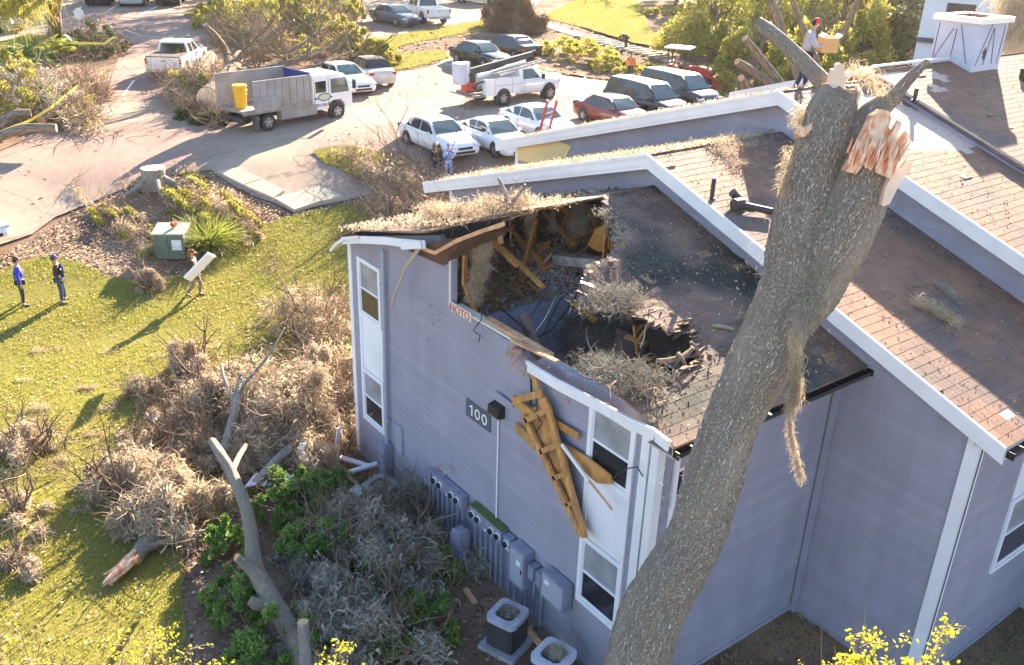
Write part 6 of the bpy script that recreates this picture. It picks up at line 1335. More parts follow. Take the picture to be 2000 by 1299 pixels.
def person(label,pos,face,pose,top,trou,cap=None,hat='cap',longhair=None,sleeve=True,sc=1.,shoe='shoe',gloves=None,extra=None):
    t=thing('person',label,'person',pos,face); t.scale=(sc,sc,sc)
    J=dict(pel=(0,0,.95),spi=(0,0,1.12),che=(0,0,1.32),nec=(0,0,1.47),hd0=(.01,0,1.56),hd1=(.02,0,1.66),shl=(0,.17,1.41),shr=(0,-.17,1.41),ell=(-.02,.25,1.13),elr=(-.02,-.25,1.13),wrl=(.05,.27,.88),wrr=(.05,-.27,.88),
      hil=(0,.095,.9),hir=(0,-.095,.9),knl=(.02,.11,.5),knr=(.02,-.11,.5),anl=(-.02,.12,.09),anr=(-.02,-.12,.09),tol=(.14,.14,.04),tor=(.14,-.14,.04))
    J.update(pose)
    Rd=dict(pel=(.15,.105),spi=(.14,.1),che=(.16,.11),nec=.055,hd0=.065,hd1=.08,shl=.062,shr=.062,ell=.043,elr=.043,wrl=.028,wrr=.028,hil=.09,hir=.09,knl=.058,knr=.058,anl=.04,anr=.04,tol=.035,tor=.035)
    E=[('pel','spi'),('spi','che'),('che','nec'),('nec','hd0'),('hd0','hd1'),('che','shl'),('che','shr'),('shl','ell'),('shr','elr'),('ell','wrl'),('elr','wrr'),('pel','hil'),('pel','hir'),('hil','knl'),('hir','knr'),('knl','anl'),('knr','anr'),('anl','tol'),('anr','tor')]
    b=skinned('body',J,E,Rd,'skin',t,'pel',.94)
    # fingers and face carried by the body
    hd=Vector(J['hd1']); nk=Vector(J['hd0']); up=(hd-nk).normalized(); fw=Vector(J.get('look',(1,0,0))).normalized(); fw=(fw-up*fw.dot(up)).normalized(); sd=up.cross(fw)
    mb=MB(); c=hd+up*.0
    vs=[];fs=[];nu,nv=14,10
    for i in range(nv+1):
        th=math.pi*i/nv
        for j in range(nu):
            ph=2*math.pi*j/nu; x,y,z=math.sin(th)*math.cos(ph),math.sin(th)*math.sin(ph),math.cos(th)
            k=1.0 if z>0 else 1-.18*abs(z); vs.append(c+fw*(x*.092*k+(.012 if z<-.2 and x>.4 else 0))+sd*y*.075*k+up*z*.118)
    for i in range(nv):
        for j in range(nu): fs.append((i*nu+j,i*nu+(j+1)%nu,(i+1)*nu+(j+1)%nu,(i+1)*nu+j))
    mb.add(vs,fs); n0=c+fw*.088; mb.add([n0+up*.03,n0-up*.02+sd*.016,n0-up*.02-sd*.016,n0-up*.018+fw*.028],[(0,1,3),(0,3,2),(1,2,3)])
    for s in (-1,1): mb.add([c+sd*s*.076+up*.025,c+sd*s*.088-fw*.02,c+sd*s*.076-up*.03,c+sd*s*.07+fw*.012],[(0,1,2,3)])
    # hands: palm, four fingers of different length and a thumb
    for w_,e_,s in (('wrl','ell',1),('wrr','elr',-1)):
        W=Vector(J[w_]); d=(W-Vector(J[e_])).normalized(); n=Vector((0,0,1)) if abs(d.z)<.8 else Vector((1,0,0)); a=d.cross(n).normalized(); q=a.cross(d)
        pc=W+d*.05; mb.beam(W,W+d*.09,.03,.075,up=q)
        for k,(o_,L_) in enumerate(((-.03,.068),(-.01,.078),(.01,.073),(.03,.058))): f0=W+d*.088+q*o_; mb.tube([f0,f0+d*L_*.5+a*s*.006,f0+d*L_*.85+a*s*.03],[.0095,.0085,.006],5)
        f0=W+d*.03+q*.035; mb.tube([f0,f0+d*.03+q*.03,f0+d*.06+q*.035],[.012,.01,.007],5)
    h=mb.build('head_and_hands','skin',t,smooth=60)
    # eyes, mouth
    mb=MB()
    for s in (-1,1): mb.box(c+fw*.084+sd*s*.03+up*.018,(.012,.018,.01))
    mb.box(c+fw*.083-up*.055,(.01,.04,.008)); mb.build('eyes_and_mouth','hair',t)
    # clothing
    nl=dict(J); 
    Et=[('pel','spi'),('spi','che'),('che','shl'),('che','shr'),('shl','ell'),('shr','elr')]+([('ell','wrl'),('elr','wrr')] if sleeve else [])
    skinned('jacket' if sleeve else 'shirt',J,Et,Rd,top,t,'che',1.08,.012)
    nJ=dict(J); 
    for s in 'lr': k=Vector(J['kn'+s]).lerp(Vector(J['an'+s]),.9); nJ['an'+s]=tuple(k)
    skinned('trousers',nJ,[('pel','hil'),('pel','hir'),('hil','knl'),('hir','knr'),('knl','anl'),('knr','anr')],{**Rd,'pel':(.14,.1)},trou,t,'pel',1.08,.012)
    for s in 'lr':
        A=Vector(J['an'+s]); B=Vector(J['to'+s]); mb=MB(); mb.beam(A+(A-B)*.35-Vector((0,0,.03)),B+(B-A)*.25-Vector((0,0,.0)),.095,.085); mb.build('shoe',shoe,t,bevel=.025)
    if cap or longhair:
        mb=MB(); vs=[];fs=[]
        for i in range(6):
            th=math.pi*.52*i/5
            for j in range(16): ph=2*math.pi*j/16; vs.append(c+up*(.02+math.cos(th)*.115)+fw*(math.sin(th)*math.cos(ph)*.103-.004)+sd*math.sin(th)*math.sin(ph)*.087)
        for i in range(5):
            for j in range(16): fs.append((i*16+j,i*16+(j+1)%16,(i+1)*16+(j+1)%16,(i+1)*16+j))
        mb.add(vs,fs)
        if hat=='cap': b0=c+fw*.09+up*.035; mb.add([b0-sd*.07,b0+sd*.07,b0+sd*.05+fw*.09-up*.01,b0-sd*.05+fw*.09-up*.01],[(0,1,2,3)])
        mb.build('cap' if cap else 'hair',cap or longhair,t,smooth=60)
    if longhair: mb=MB(); mb.tube([c-fw*.04+up*.06,c-fw*.09,c-fw*.11-up*.14,c-fw*.09-up*.3],[.08,.09,.08,.03],10); mb.build('hair',longhair,t,smooth=60)
    else: mb=MB(); mb.tube([c-fw*.025+up*.05,c-fw*.04-up*.02,c-fw*.035-up*.07],[.082,.078,.055],10); mb.build('hair','hair',t,smooth=60)
    return t
p=T(48,597); person('person in a bright blue jacket and brown cap standing at the left, arms down',p,math.radians(-10),dict(look=(.7,.25,.15),wrl=(.1,.36,.87),ell=(.0,.31,1.12),wrr=(.03,-.32,.87),elr=(-.02,-.3,1.13),anl=(.0,.2,.09),tol=(.15,.26,.04),knl=(.02,.15,.5)),'jacket_blue','trouser_green','cap_brown')
p=T(124,592); bm_=person('person in dark open jacket, purple cap and jeans, hand on hip',p,math.radians(-20),dict(look=(.8,.3,.15),nec=(-.03,0,1.47),hd0=(-.04,0,1.56),hd1=(-.04,0,1.66),ell=(-.12,.33,1.2),wrl=(.05,.17,1.02),ell_=None,elr=(-.05,-.24,1.14),wrr=(.1,-.2,.95),anl=(.05,.22,.09),tol=(.2,.26,.04),knl=(.04,.16,.5)) if False else dict(look=(.8,.3,.15),nec=(-.03,0,1.47),hd0=(-.04,0,1.56),hd1=(-.04,0,1.66),ell=(-.12,.33,1.2),wrl=(.05,.17,1.02),elr=(-.05,-.24,1.14),wrr=(.1,-.2,.95),anl=(.05,.22,.09),tol=(.2,.26,.04),knl=(.04,.16,.5)),'jacket_black','jeans','cap_purple')
mb=MB(); mb.tube([(.1,0,1.44),(.135,0,1.3),(.13,0,1.05),(.125,0,.95)],[.05,.075,.07,.06],8); mb.build('shirt','shirt_blue',bm_,smooth=60)
mb=MB(); mb.box((.13,-.09,1.28),(.02,.12,.05)); mb.box((.1,.12,1.35),(.02,.1,.04)); mb.build('jacket_patch','cream',bm_)
p=T(384,579); person('person with long auburn hair walking on the lawn, holding a long white board',p,math.radians(-38),dict(look=(1,0,0),che=(.03,0,1.32),elr=(.02,-.26,1.12),wrr=(.2,-.22,1.0),ell=(.05,.25,1.1),wrl=(.25,.15,1.05),anl=(.1,.08,.09),tol=(.26,.09,.05),knl=(.17,.09,.5),anr=(-.3,-.1,.12),tor=(-.16,-.1,.04),knr=(-.02,-.1,.5)),'brown_top','camo',None,longhair='auburn')
t=thing('foam_board','long white board carried under the arm of the person walking on the lawn','board',atD(391,520,30.2)); a=Vector(atD(413,497,29.3)); b=Vector(atD(366,545,29.6)); mb=MB(); mb.beam(a,b,.28,.09,up=(.3,.6,.5)); adopt(mb.build('board','foam'),t)
# roof worker with the box
p=onL((1600,143),Z4); p=atD(1598,152,24.0); Z=zr(p[1],Z4) if p[0]>X4 else zr(p[1],Z3)
pp=np.array([20.6,15.0,zr(15.0,Z3)+.02]); 
def proj(p):
    q=CR@(np.array(p)-CP); return 1000+FPX*q[0]/q[2],649.5+FPX*q[1]/q[2]
person('worker in a red cap on the far roof holding a cardboard box',pp,math.radians(-40),dict(look=(1,0,.05),che=(.06,0,1.32),nec=(.1,0,1.46),hd0=(.12,0,1.55),hd1=(.15,0,1.64),shl=(.06,.17,1.4),shr=(.06,-.17,1.4),elr=(.1,-.27,1.16),wrr=(.36,-.2,1.12),ell=(.12,.27,1.18),wrl=(.38,.2,1.12),anl=(.15,.12,.02),tol=(.3,.14,-.02),knl=(.12,.11,.48),anr=(-.18,-.12,.02),tor=(-.04,-.14,-.03),knr=(-.03,-.11,.48)),'grey_top','navy_cloth','red_cloth',hat='none',sc=1.02)
R_=Matrix.Translation(Vector(pp))@Matrix.Rotation(math.radians(-40),4,'Z')
t=thing('cardboard_box','open cardboard box held by the roof worker in the red cap','box',R_@Vector((.52,0,1.2)),math.radians(-40)); mb=MB(); mb.bx(-.2,.2,-.26,.26,-.2,.16); mb.build('box_body','card',t); 
mb=MB()
for a,b in (((-.2,-.26,.16),(-.2,.26,.16)),): mb.add([(-.2,-.26,.165),(-.2,.26,.165),(-.1,.26,.24),(-.1,-.26,.24)],[(0,1,2,3)]); mb.add([(.2,-.26,.165),(.2,.26,.165),(.28,.26,.24),(.28,-.26,.24)],[(0,1,2,3)]); mb.add([(-.2,-.26,.165),(.2,-.26,.165),(.2,-.33,.22),(-.2,-.33,.22)],[(0,1,2,3)])
mb.build('flap','cream',t,fix=False)
# people by the white sedan
def near(px,back=0): return T(*px)
person('person in a dark cardigan and pale hat by the nearest white sedan',near((853,350)),math.radians(-125),dict(look=(1,0,0)),'brown_top','navy_cloth','cream',hat='none',sc=.95)
person('person wrapped in a blue patterned hooded blanket by the nearest white sedan',near((876,353)),math.radians(-125),dict(look=(1,0,0),wrl=(.16,.08,1.1),wrr=(.16,-.08,1.1),ell=(.02,.22,1.12),elr=(.02,-.22,1.12)),'tie_dye','tie_dye','tie_dye',hat='none',sc=.97)
person('person in a bright orange top standing behind the dark minivan',near((1229,160)),math.radians(-130),dict(look=(1,0,0)),'orange_top','trouser_green','cap_brown',sc=1.02)
person('stooping person bending over the far steps',near((1222,98)),math.radians(160),dict(look=(.3,0,-1),spi=(.08,0,1.08),che=(.3,0,1.12),nec=(.42,0,1.05),hd0=(.48,0,.98),hd1=(.53,0,.9),shl=(.32,.17,1.1),shr=(.32,-.17,1.1),ell=(.36,.2,.82),elr=(.36,-.2,.82),wrl=(.42,.15,.55),wrr=(.42,-.15,.55)),'jacket_black','trouser_green',None)
dp=np.array([20.5,20.3,zr(20.3,Z3)]); dp=atD(1434,165,31.0)
person('dark dressed person seen stooping beyond the third gable roof edge',T(1434,230),math.radians(200),dict(look=(.6,0,-.4),spi=(.03,0,1.1),che=(.14,0,1.25),nec=(.22,0,1.35),hd0=(.27,0,1.42),hd1=(.31,0,1.5),shl=(.14,.17,1.3),shr=(.14,-.17,1.3),ell=(.18,.24,1.05),elr=(.18,-.24,1.05),wrl=(.3,.2,.9),wrr=(.3,-.2,.9)),'jacket_black','jacket_black',None)
# ================================================================ tractor
tp_=T(1335,172); t=thing('tractor','red compact tractor with a white canopy beyond the dark minivans','tractor',tp_+np.array([0,0,.12]),math.radians(-60)); mat('tractor_red',(.5,.03,.03),.35,coat=.5)
mb=MB(); mb.prism([(.1,.6),(.1,1.2),(.9,1.25),(1.5,1.15),(1.65,.95),(1.6,.6)],-.35,.35,'Y'); mb.build('hood','tractor_red',t,bevel=.05)
mb=MB(); mb.bx(-1.0,.1,-.4,.4,.5,.8); mb.build('chassis','plastic',t)
for s in (-1,1):
    mb=MB(); pts=[(-.75+.62*math.cos(a),.62+.62*math.sin(a)+.1) for a in np.linspace(.2,2.6,8)]; pts2=[(x,z) for x,z in pts]
    mb.prism(pts2+[( -.75+.5*math.cos(a),.62+.5*math.sin(a)+.1) for a in np.linspace(2.6,.2,8)],s*.45,s*.85,'Y'); mb.build('fender','tractor_red',t)
    for x,r_ in ((-.75,.6),(1.25,.38)):
        mb=MB(); mb.tube([(x,s*.45,r_),(x,s*.5,r_),(x,s*.78,r_),(x,s*.83,r_)],[r_*.8,r_,r_,r_*.8],18); o=mb.build('wheel','tyre',t,smooth=True); mb=MB(); mb.cyl((x,s*.84,r_),r_*.5,.04,'Y',14); mb.build('rim','paint_silver',o)
mb=MB(); mb.bx(-.85,-.45,-.22,.22,.8,.95); mb.bx(-.9,-.8,-.22,.22,.9,1.35); mb.build('seat','plastic',t,bevel=.03)
mb=MB(); mb.tube([(.05,0,1.1),(-.15,0,1.3)],.02,6); mb.tube([(-.15,.15,1.3),(-.1,.08,1.42),(-.1,-.08,1.42),(-.15,-.15,1.3),(-.2,-.08,1.2),(-.2,.08,1.2),(-.15,.15,1.3)],.02,6); mb.build('steering_wheel','plastic',t)
mb=MB()
for x,y in ((-1.0,-.5),(-1.0,.5),(.1,-.5),(.1,.5)): mb.tube([(x,y,.7),(x,y,2.2)],.03,6)
mb.build('post','plastic',t)
mb=MB(); mb.bx(-1.25,.35,-.75,.75,2.2,2.28); mb.build('canopy','white',t,bevel=.03)
mb=MB(); mb.beam((.3,-.5,.8),(1.9,-.5,.7),.08,.16); mb.beam((.3,.5,.8),(1.9,.5,.7),.08,.16); mb.bx(1.9,2.5,-.8,.8,.25,.35); mb.bx(1.85,1.95,-.8,.8,.25,.85); mb.build('loader','tractor_red',t)
person('seated person in a tan top on the red tractor',tp_+np.array([-.35,.55,.0])*1.0+np.array([0,0,.12]),math.radians(-60),dict(look=(1,0,0),hil=(.05,.1,.92),hir=(.05,-.1,.92),knl=(.45,.16,.95),knr=(.45,-.16,.95),anl=(.5,.16,.55),anr=(.5,-.16,.55),tol=(.64,.16,.52),tor=(.64,-.16,.52),wrl=(.4,.14,1.25),wrr=(.4,-.14,1.25),ell=(.12,.27,1.2),elr=(.12,-.27,1.2)),'tan_top','trouser_green',None)
# ladder leaning on the third section
t=thing('ladder','red sided ladder standing up beyond the third gable fascia among the white cars','ladder',T(1060,262)); mat('ladder_red',(.55,.06,.05),.5)
b0=Vector(TH(1052,258,.0)); b1=Vector(TH(1074,252,.0)); 
la=Vector(atD(1053,262,41)); lb_=Vector(atD(1074,248,41)); lc=Vector(atD(1070,196,40)); ld=Vector(atD(1088,195,40)); 
for a,b in ((la,lc),(lb_,ld)): mb=MB(); mb.beam(a-(b-a)*.9,b,.06,.12); adopt(mb.build('rail','ladder_red'),t)
mb=MB()
for i in range(11):
    f=i/10*1.8-.85; mb.beam(la+(lc-la)*f,lb_+(ld-lb_)*f,.04,.04)
adopt(mb.build('rung','rim'),t)
# stop sign seen from behind and small sign
p=T(163,92); t=thing('stop_sign','back of an octagonal road sign on a post among the branches at the top left','sign',p,math.radians(25)); mb=MB(); mb.tube([(0,0,0),(0,0,2.3)],.035,8); mb.build('post','rim',t)
mb=MB(); mb.prism([(.38*math.cos(a),2.1+.38*math.sin(a)) for a in np.linspace(math.pi/8,2*math.pi+math.pi/8,8,endpoint=False)],-.06,-.05,'Y'); mb.build('plate','cream',t)
p=T(420,20); t=thing('small_sign','small pale square sign on a short post near the far dark suv','sign',p,math.radians(-40)); mb=MB(); mb.tube([(0,0,0),(0,0,.8)],.03,6); mb.build('post','rim',t); mb=MB(); mb.bx(-.35,.35,-.05,-.02,.7,1.25); mb.build('plate','cream',t)
# caution tape
mat('tape',(.75,.6,.1),.5)
def tape(label,pts): 
    t=thing('caution_tape',label,'tape',pts[0]); mb=MB(); 
    for a,b in zip(pts[:-1],pts[1:]): mb.beam(a,b,.01,.12)
    adopt(mb.build('tape','tape',fix=False),t)
tape('long yellow tape stretched over the branches at the left edge',[TH(-10,262,.6),TH(60,235,.7),TH(100,210,1.0),TH(152,168,1.3)])
tape('yellow tape tied across the dark leafy pile by the road sign',[TH(138,84,1.4),TH(205,85,1.2),TH(222,72,1.5)])
tape('yellow tape across the felled trunk in front of the white pickup',[TH(384,142,1.2),TH(392,152,.9),TH(400,162,.6)])
# ================================================================ trees and far masses
def tree(label,px,h,rx,ry,n,size,m,seed,trunk=.22,name='tree',group=None,w=None,cr0=.3,K=None,K2=1,nb=9,crown=True):
    c=T(*px) if w is None else np.array([w[0],w[1],float(tz(*w))]); t=thing(name,label,'tree',c,0,group); r=random.Random(seed)
    tip=c+np.array([r.uniform(-.6,.6),r.uniform(-.6,.6),h*.75]); md=(c+tip)/2+np.array([r.uniform(-.4,.4),r.uniform(-.4,.4),0])
    adopt(bark_tube('trunk',[c-np.array([0,0,.1]),md,tip],[trunk,trunk*.75,trunk*.3],n=12,step=.4,m='bark_far',seed=seed),t)
    branches([md*.6+tip*.4,md,tip],nb,h*.42,trunk*.35,r,parent=t,up=.6,depth=2)
    if crown:
        rg=np.random.default_rng(seed); leafheap(c[0],c[1],rx,ry,h*(1-cr0),n,size,m,'foliage',t,seed,z0=c[2]+h*cr0,K=K or max(14,int(rx*ry*3)),spread=.2,fl=-.15)
    return t
gt='trees of the thicket beyond the far roof'
TR=[((1385,120),5.5,3.0,3.0,'leaf_olive','olive tree beyond the tractor at the left of the thicket'),((1440,70),8,3.6,3.4,'leaf_yellow','sunlit yellow green tree above the stooping dark figure'),((1400,20),8,3.5,3.5,'leaf_yellow','yellow green tree at the top edge left of the big snapped limb'),((1515,90),8,3.2,3.2,'leaf_olive','olive tree behind the snapped oak limb'),((1560,60),9,3.4,3.2,'leaf_yellow','yellow tree at the top edge just left of the red cap'),((1640,95),7.5,3.4,3.2,'leaf_olive','olive tree right behind the cardboard box'),((1700,80),8.5,3.2,3.2,'leaf_yellow','yellow green tree in the middle of the thicket'),((1760,95),7.5,3.2,3.,'leaf_dark','dark green tree left of the chimney'),((1800,60),8.,3.,3.,'leaf_olive','olive tree behind the chimney'),((1320,5),6,3.,3.,'leaf_olive','olive tree at the top edge over the far lawn'),((1680,150),4.5,2.6,2.4,'leaf_olive','low olive bush between the box and the ridge'),((1600,170),4.,2.4,2.4,'leaf_yellow','low yellow bush under the roof worker'),((1745,150),4.5,2.5,2.4,'leaf_dark','low dark bush at the far ridge left of the chimney'),((1480,160),3.4,2.4,2.2,'leaf_yellow','low sunlit bush behind the third roof'),((1850,20),8,3.2,3.0,'leaf_olive','tree in front of the white far building'),((1930,10),7,2.6,2.6,'leaf_dark','dark tree right of the far white building')]
for i,(px,h,rx,ry,m_,lab) in enumerate(TR): tree(lab,px,h*1.05,rx*1.15,ry*1.15,16000,.24,m_,200+i,cr0=.12)
for i,(a,b,lab,rd) in enumerate((((1540,190),(1440,120),'cut pale log sticking up beyond the third roof, lowest of the leaning logs',.22),((1530,170),(1455,75),'long pale leaning trunk beyond the third roof left of the oak limb',.2),((1560,150),(1500,-20),'upright pale trunk rising to the top edge behind the oak limb',.22),((1590,110),(1540,-20),'thin pale trunk behind the roof worker',.16),((1462,185),(1448,152),'short pale log end beside the stooping dark person',.2),((1650,60),(1700,-30),'bare leaning trunk above the cardboard box',.15))):
    A=np.array(atD(*a,46)); B=np.array(atD(*b,44)); log(lab,[A-(B-A)*.25,A,(A+B)/2+np.array([0,.1,.1]),B],[rd*1.1,rd,rd*.9,rd*.8],n=16,m='bark_far',name='leaning_trunk',seed=300+i,cat='tree trunk')
# hedge masses behind the parked cars
def mass(label,px,rx,ry,h,n,size,m,seed,tw=0,K=None,name='bush',cat='bush',mm=None,nm=0):
    c=T(*px); t=thing(name,label,cat,c); an=SUNAZ+1.2; leafheap(c[0],c[1],rx,ry,h,n,size,m,'foliage',t,seed,K=K,ang=an)
    if tw: heap(c[0],c[1],rx*1.1,ry*1.1,h*1.15,tw,1.6,.035,'twig','twigs',t,seed+7,curl=.2,grav=-.02,ang=an,fl=.1)
    if nm: heap(c[0],c[1],rx,ry,h,nm,.3,.03,mm,'moss',t,seed+9,ang=an)
    return t
mass('long yellow green hedge behind the maroon sedan',(1130,118),3.4,1.8,1.5,13000,.13,'leaf_yellow',401,K=60)
mass('lower end of the hedge behind the utility truck cab',(1195,140),2.0,1.5,1.0,7000,.13,'leaf_olive',402,K=40)
mass('yellow bushes between the orange top person and the tractor',(1275,150),2.2,1.2,1.0,7000,.13,'leaf_yellow',403,K=30)
mass('bushes right of the tractor at the roof edge',(1400,178),2.5,1.4,1.3,8000,.13,'leaf_olive',404,K=36)
mass('dark green bush behind the tractor canopy',(1385,105),2.6,1.6,1.5,8000,.15,'leaf_dark',405,K=36)
mass('bush at the top edge above the far mulch',(1310,35),2.8,1.5,1.3,6000,.16,'leaf_olive',406,K=30)
# root ball
c=T(1000,62); t=thing('root_ball','uprooted brown root ball with hairy roots standing beyond the black sedans','root ball',c); heap(c[0],c[1],2.6,1.5,3.3,15000,.55,.05,'soil_root','roots',t,410,curl=.35,ang=SUNAZ+1.2,z0=c[2]-.2)
mb=MB(); vs=[];fs=[]
for i in range(12):
    for j in range(20):
        th=math.pi*.5*i/11; ph=2*math.pi*j/20; n_=1+.25*MN.noise(Vector((math.cos(ph)*2,math.sin(ph)*2,i*.4))); a=SUNAZ+1.2; x=2.3*math.cos(th)*math.cos(ph)*n_; y=1.3*math.cos(th)*math.sin(ph)*n_; vs.append((c[0]+x*math.cos(a)-y*math.sin(a),c[1]+x*math.sin(a)+y*math.cos(a),c[2]-.2+2.9*math.sin(th)*n_))
for i in range(11):
    for j in range(20): fs.append((i*20+j,i*20+(j+1)%20,(i+1)*20+(j+1)%20,(i+1)*20+j))
mb.add(vs,fs); adopt(mb.build('soil','soil_root',smooth=60),t)
# ---- felled tree beside the dump truck
c=T(420,190); ft=thing('felled_tree','large felled tree with bare limbs and yellow green foliage lying behind the dump truck','felled tree',c)
def fl(name,px,rad,seed,n=16): adopt(bark_tube(name,[TH(*q) for q in px],rad,n=n,step=.25,m='bark_far',endm='split_pale',seed=seed),ft)
fl('trunk',[(408,195,.8),(425,172,1.0),(450,140,1.1),(470,110,1.2)],[.62,.5,.42,.36],501,24)
fl('limb',[(452,135,1.1),(440,100,1.8),(425,75,2.8),(400,48,3.6)],[.3,.24,.18,.12],502)
fl('limb',[(448,142,1.1),(500,138,1.0),(545,128,1.2),(600,110,1.6),(650,85,2.2)],[.28,.22,.18,.13,.07],503)
fl('limb',[(470,110,1.2),(505,92,1.8),(540,60,2.6),(575,40,3.2)],[.24,.18,.13,.07],504)
fl('limb',[(462,120,1.3),(480,95,2.0),(490,60,3.0),(500,30,3.8)],[.2,.15,.1,.05],505)
fl('limb',[(530,130,1.2),(575,140,1.0),(620,128,1.3),(690,100,1.8)],[.14,.12,.09,.05],506)
fl('limb',[(500,95,1.8),(560,100,2.0),(610,70,2.6),(655,40,3.2)],[.13,.1,.08,.04],507)
fl('limb',[(375,165,.5),(400,130,.6),(416,112,.7)],[.3,.28,.25],508)
rr5=random.Random(55); br=[TH(*q) for q in ((500,138,1.2),(560,120,1.4),(600,110,1.8),(540,70,2.4),(480,95,2.2),(620,75,2.6),(650,100,2.0),(690,110,1.8),(430,85,2.5),(580,60,2.8),(720,110,1.2))]
branches(br,24,2.4,.06,rr5,parent=ft,up=.4)
for i,(px,rx,ry,h,n,m_) in enumerate((((500,75),3.2,2.2,2.6,6000,'leaf_olive'),((570,60),3.6,2.4,3.0,11000,'leaf_olive'),((640,85),3.0,2.0,2.0,5500,'leaf_olive'),((460,45),2.6,2.,2.4,5000,'leaf_yellow'),((700,115),3.0,1.6,1.9,8000,'leaf_olive'),((560,110),3.2,1.6,1.3,6000,'leaf_olive'),((430,210),2.0,1.4,.8,4200,'leaf_olive'),((395,235),2.0,1.0,.6,3000,'leaf_dark'),((470,165),2.4,1.0,.9,4500,'leaf_olive'),((540,10),3.2,2.2,2.6,7000,'leaf_yellow'),((735,125),2.2,1.2,1.6,5000,'leaf_olive'),((600,20),3.4,2.2,3.0,8000,'leaf_yellow'),((660,40),2.6,2.0,2.2,6000,'leaf_olive'),((420,60),1.8,1.4,2.2,4500,'leaf_yellow'))):
    q=T(*px); leafheap(q[0],q[1],rx,ry,h*1.15,int(n*1.9),.16,m_,'foliage',ft,520+i,K=int(rx*ry*9),ang=SUNAZ+1.2)
for i,(px,rx,ry,h,n) in enumerate((((600,60),5,2.4,2.6,1800),((480,90),3.4,2.0,2.8,1500),((400,225),2.6,1.4,.8,1500),((560,120),4.5,2.2,2.2,1100),((690,115),3,1.4,1.6,700))):
    q=T(*px); heap(q[0],q[1],rx,ry,h,n,1.3,.03,'twig','twigs',ft,540+i,curl=.2,grav=-.02,ang=SUNAZ+1.2,fl=.1)
mass('big brown pile of cut branches between the pickup and the dump truck',(398,190),2.6,1.6,1.7,11000,.12,'leaf_olive',578,tw=1100,K=46,name='branch_pile',cat='branch pile',mm='moss',nm=6000)
log('cut round log lying by the road edge behind the white pickup',[TH(360,148,.4),TH(385,130,.4),TH(412,108,.4)],[.35,.33,.3],n=18,m='bark_far',seed=550)
# ---- left side vegetation
tr_=T(105,88); t=thing('mossy_tree','grey trunked tree at the top left with moss hanging from its crown','tree',tr_)
adopt(bark_tube('trunk',[tr_,TH(108,60,1.4),TH(106,20,3.2),TH(112,-30,5.5),TH(110,-80,8)],[.5,.42,.36,.3,.2],n=20,step=.3,m='bark_far',seed=560),t)
adopt(bark_tube('limb',[TH(108,40,2.6),TH(90,10,3.8),TH(60,-20,5.2),TH(30,-50,6.5)],[.22,.18,.14,.08],n=12,step=.3,m='bark_far',seed=561),t); adopt(bark_tube('limb',[TH(108,20,3.2),TH(125,-20,5.0),TH(150,-60,7)],[.2,.15,.08],n=12,step=.3,m='bark_far',seed=562),t)
cc=Vector(TH(30,-20,5.5)); adopt(mossy([TH(0,-22,6),TH(15,-20,6),TH(30,-25,6),TH(45,-28,6),TH(-10,-20,6.2)],3000,1.0,.045,.6,'leaf_olive',None,'moss',seed=563,grav=.6,curl=.3),t)
leafheap(tr_[0],tr_[1],5,5,3.5,7000,.16,'leaf_olive','foliage',t,564,z0=tr_[2]+7.0,K=40)
mass('dark pile of leafy cut branches beside the road sign',(190,105),2.3,1.6,2.1,9000,.13,'leaf_dark',571,tw=500,K=40,name='branch_pile',cat='branch pile')
mass('low dark leaves trailing at the road edge right of the dark pile',(225,95),1.6,1.0,.7,3000,.12,'leaf_dark',572,name='branch_pile',cat='branch pile')
mass('large tangled pile of olive branches at the left edge',(50,210),4.0,2.6,2.0,24000,.15,'leaf_olive',573,tw=700,K=70,name='branch_pile',cat='branch pile',mm='moss_grey',nm=5000)
mass('brown twig pile in front of the olive pile by the driveway',(120,240),2.8,1.2,1.0,5000,.12,'leaf_olive',574,tw=900,K=36,name='branch_pile',cat='branch pile',mm='moss',nm=2500)
mass('yellow green bush at the left edge above the big pile',(10,155),2.2,1.6,1.6,6000,.13,'leaf_yellow',575,K=26)
mass('olive branches between the palm fronds and the driveway',(155,185),1.9,1.2,.9,5000,.12,'leaf_olive',576,tw=900,K=26,name='branch_pile',cat='branch pile')
mass('green ground cover below the mossy tree',(60,120),3.0,1.4,.7,6000,.13,'leaf_green',577,K=40)
for i,(a,b,lab) in enumerate((((80,235),(160,180),'pale log on the left branch pile pointing at the driveway'),((-10,270),(110,250),'long pale log at the bottom of the left branch pile'),((85,210),(130,160),'curved log in the middle of the left branch pile'),((0,245),(60,220),'short log at the left edge under the tape'))):
    A=TH(*a,.5); B=TH(*b,1.0); log(lab,[A,(A+B)/2+np.array([0,0,.2]),B],[.22,.2,.17],n=14,m='bark_far',seed=580+i)
# palm like fronds
c=T(120,118); t=thing('palm_shrub','bright green palm fronds below the mossy tree','plant',c); rg=np.random.default_rng(590); S=[];
for k in range(46):
    a=rg.uniform(0,6.28); e=rg.uniform(.2,1.0); d=np.array([math.cos(a)*math.cos(e),math.sin(a)*math.cos(e),math.sin(e)]); c0=np.array(c)+np.array([rg.normal()*1.0,rg.normal()*.7,.6+rg.uniform(0,.5)]); L_=1.1; sd_=np.cross(d,[0,0,1]); sd_/=np.linalg.norm(sd_)
    for q in range(16):
        f=q/15; base=c0+d*L_*f-np.array([0,0,.35*f*f]);
        for s in (-1,1): tip=base+sd_*s*.38*(1-.6*f)+d*.18-np.array([0,0,.12]); S+= [base,base+d*.05,tip,tip-d*.01]
adopt(qmesh('fronds',np.array(S),4,'leaf_yg'),t)
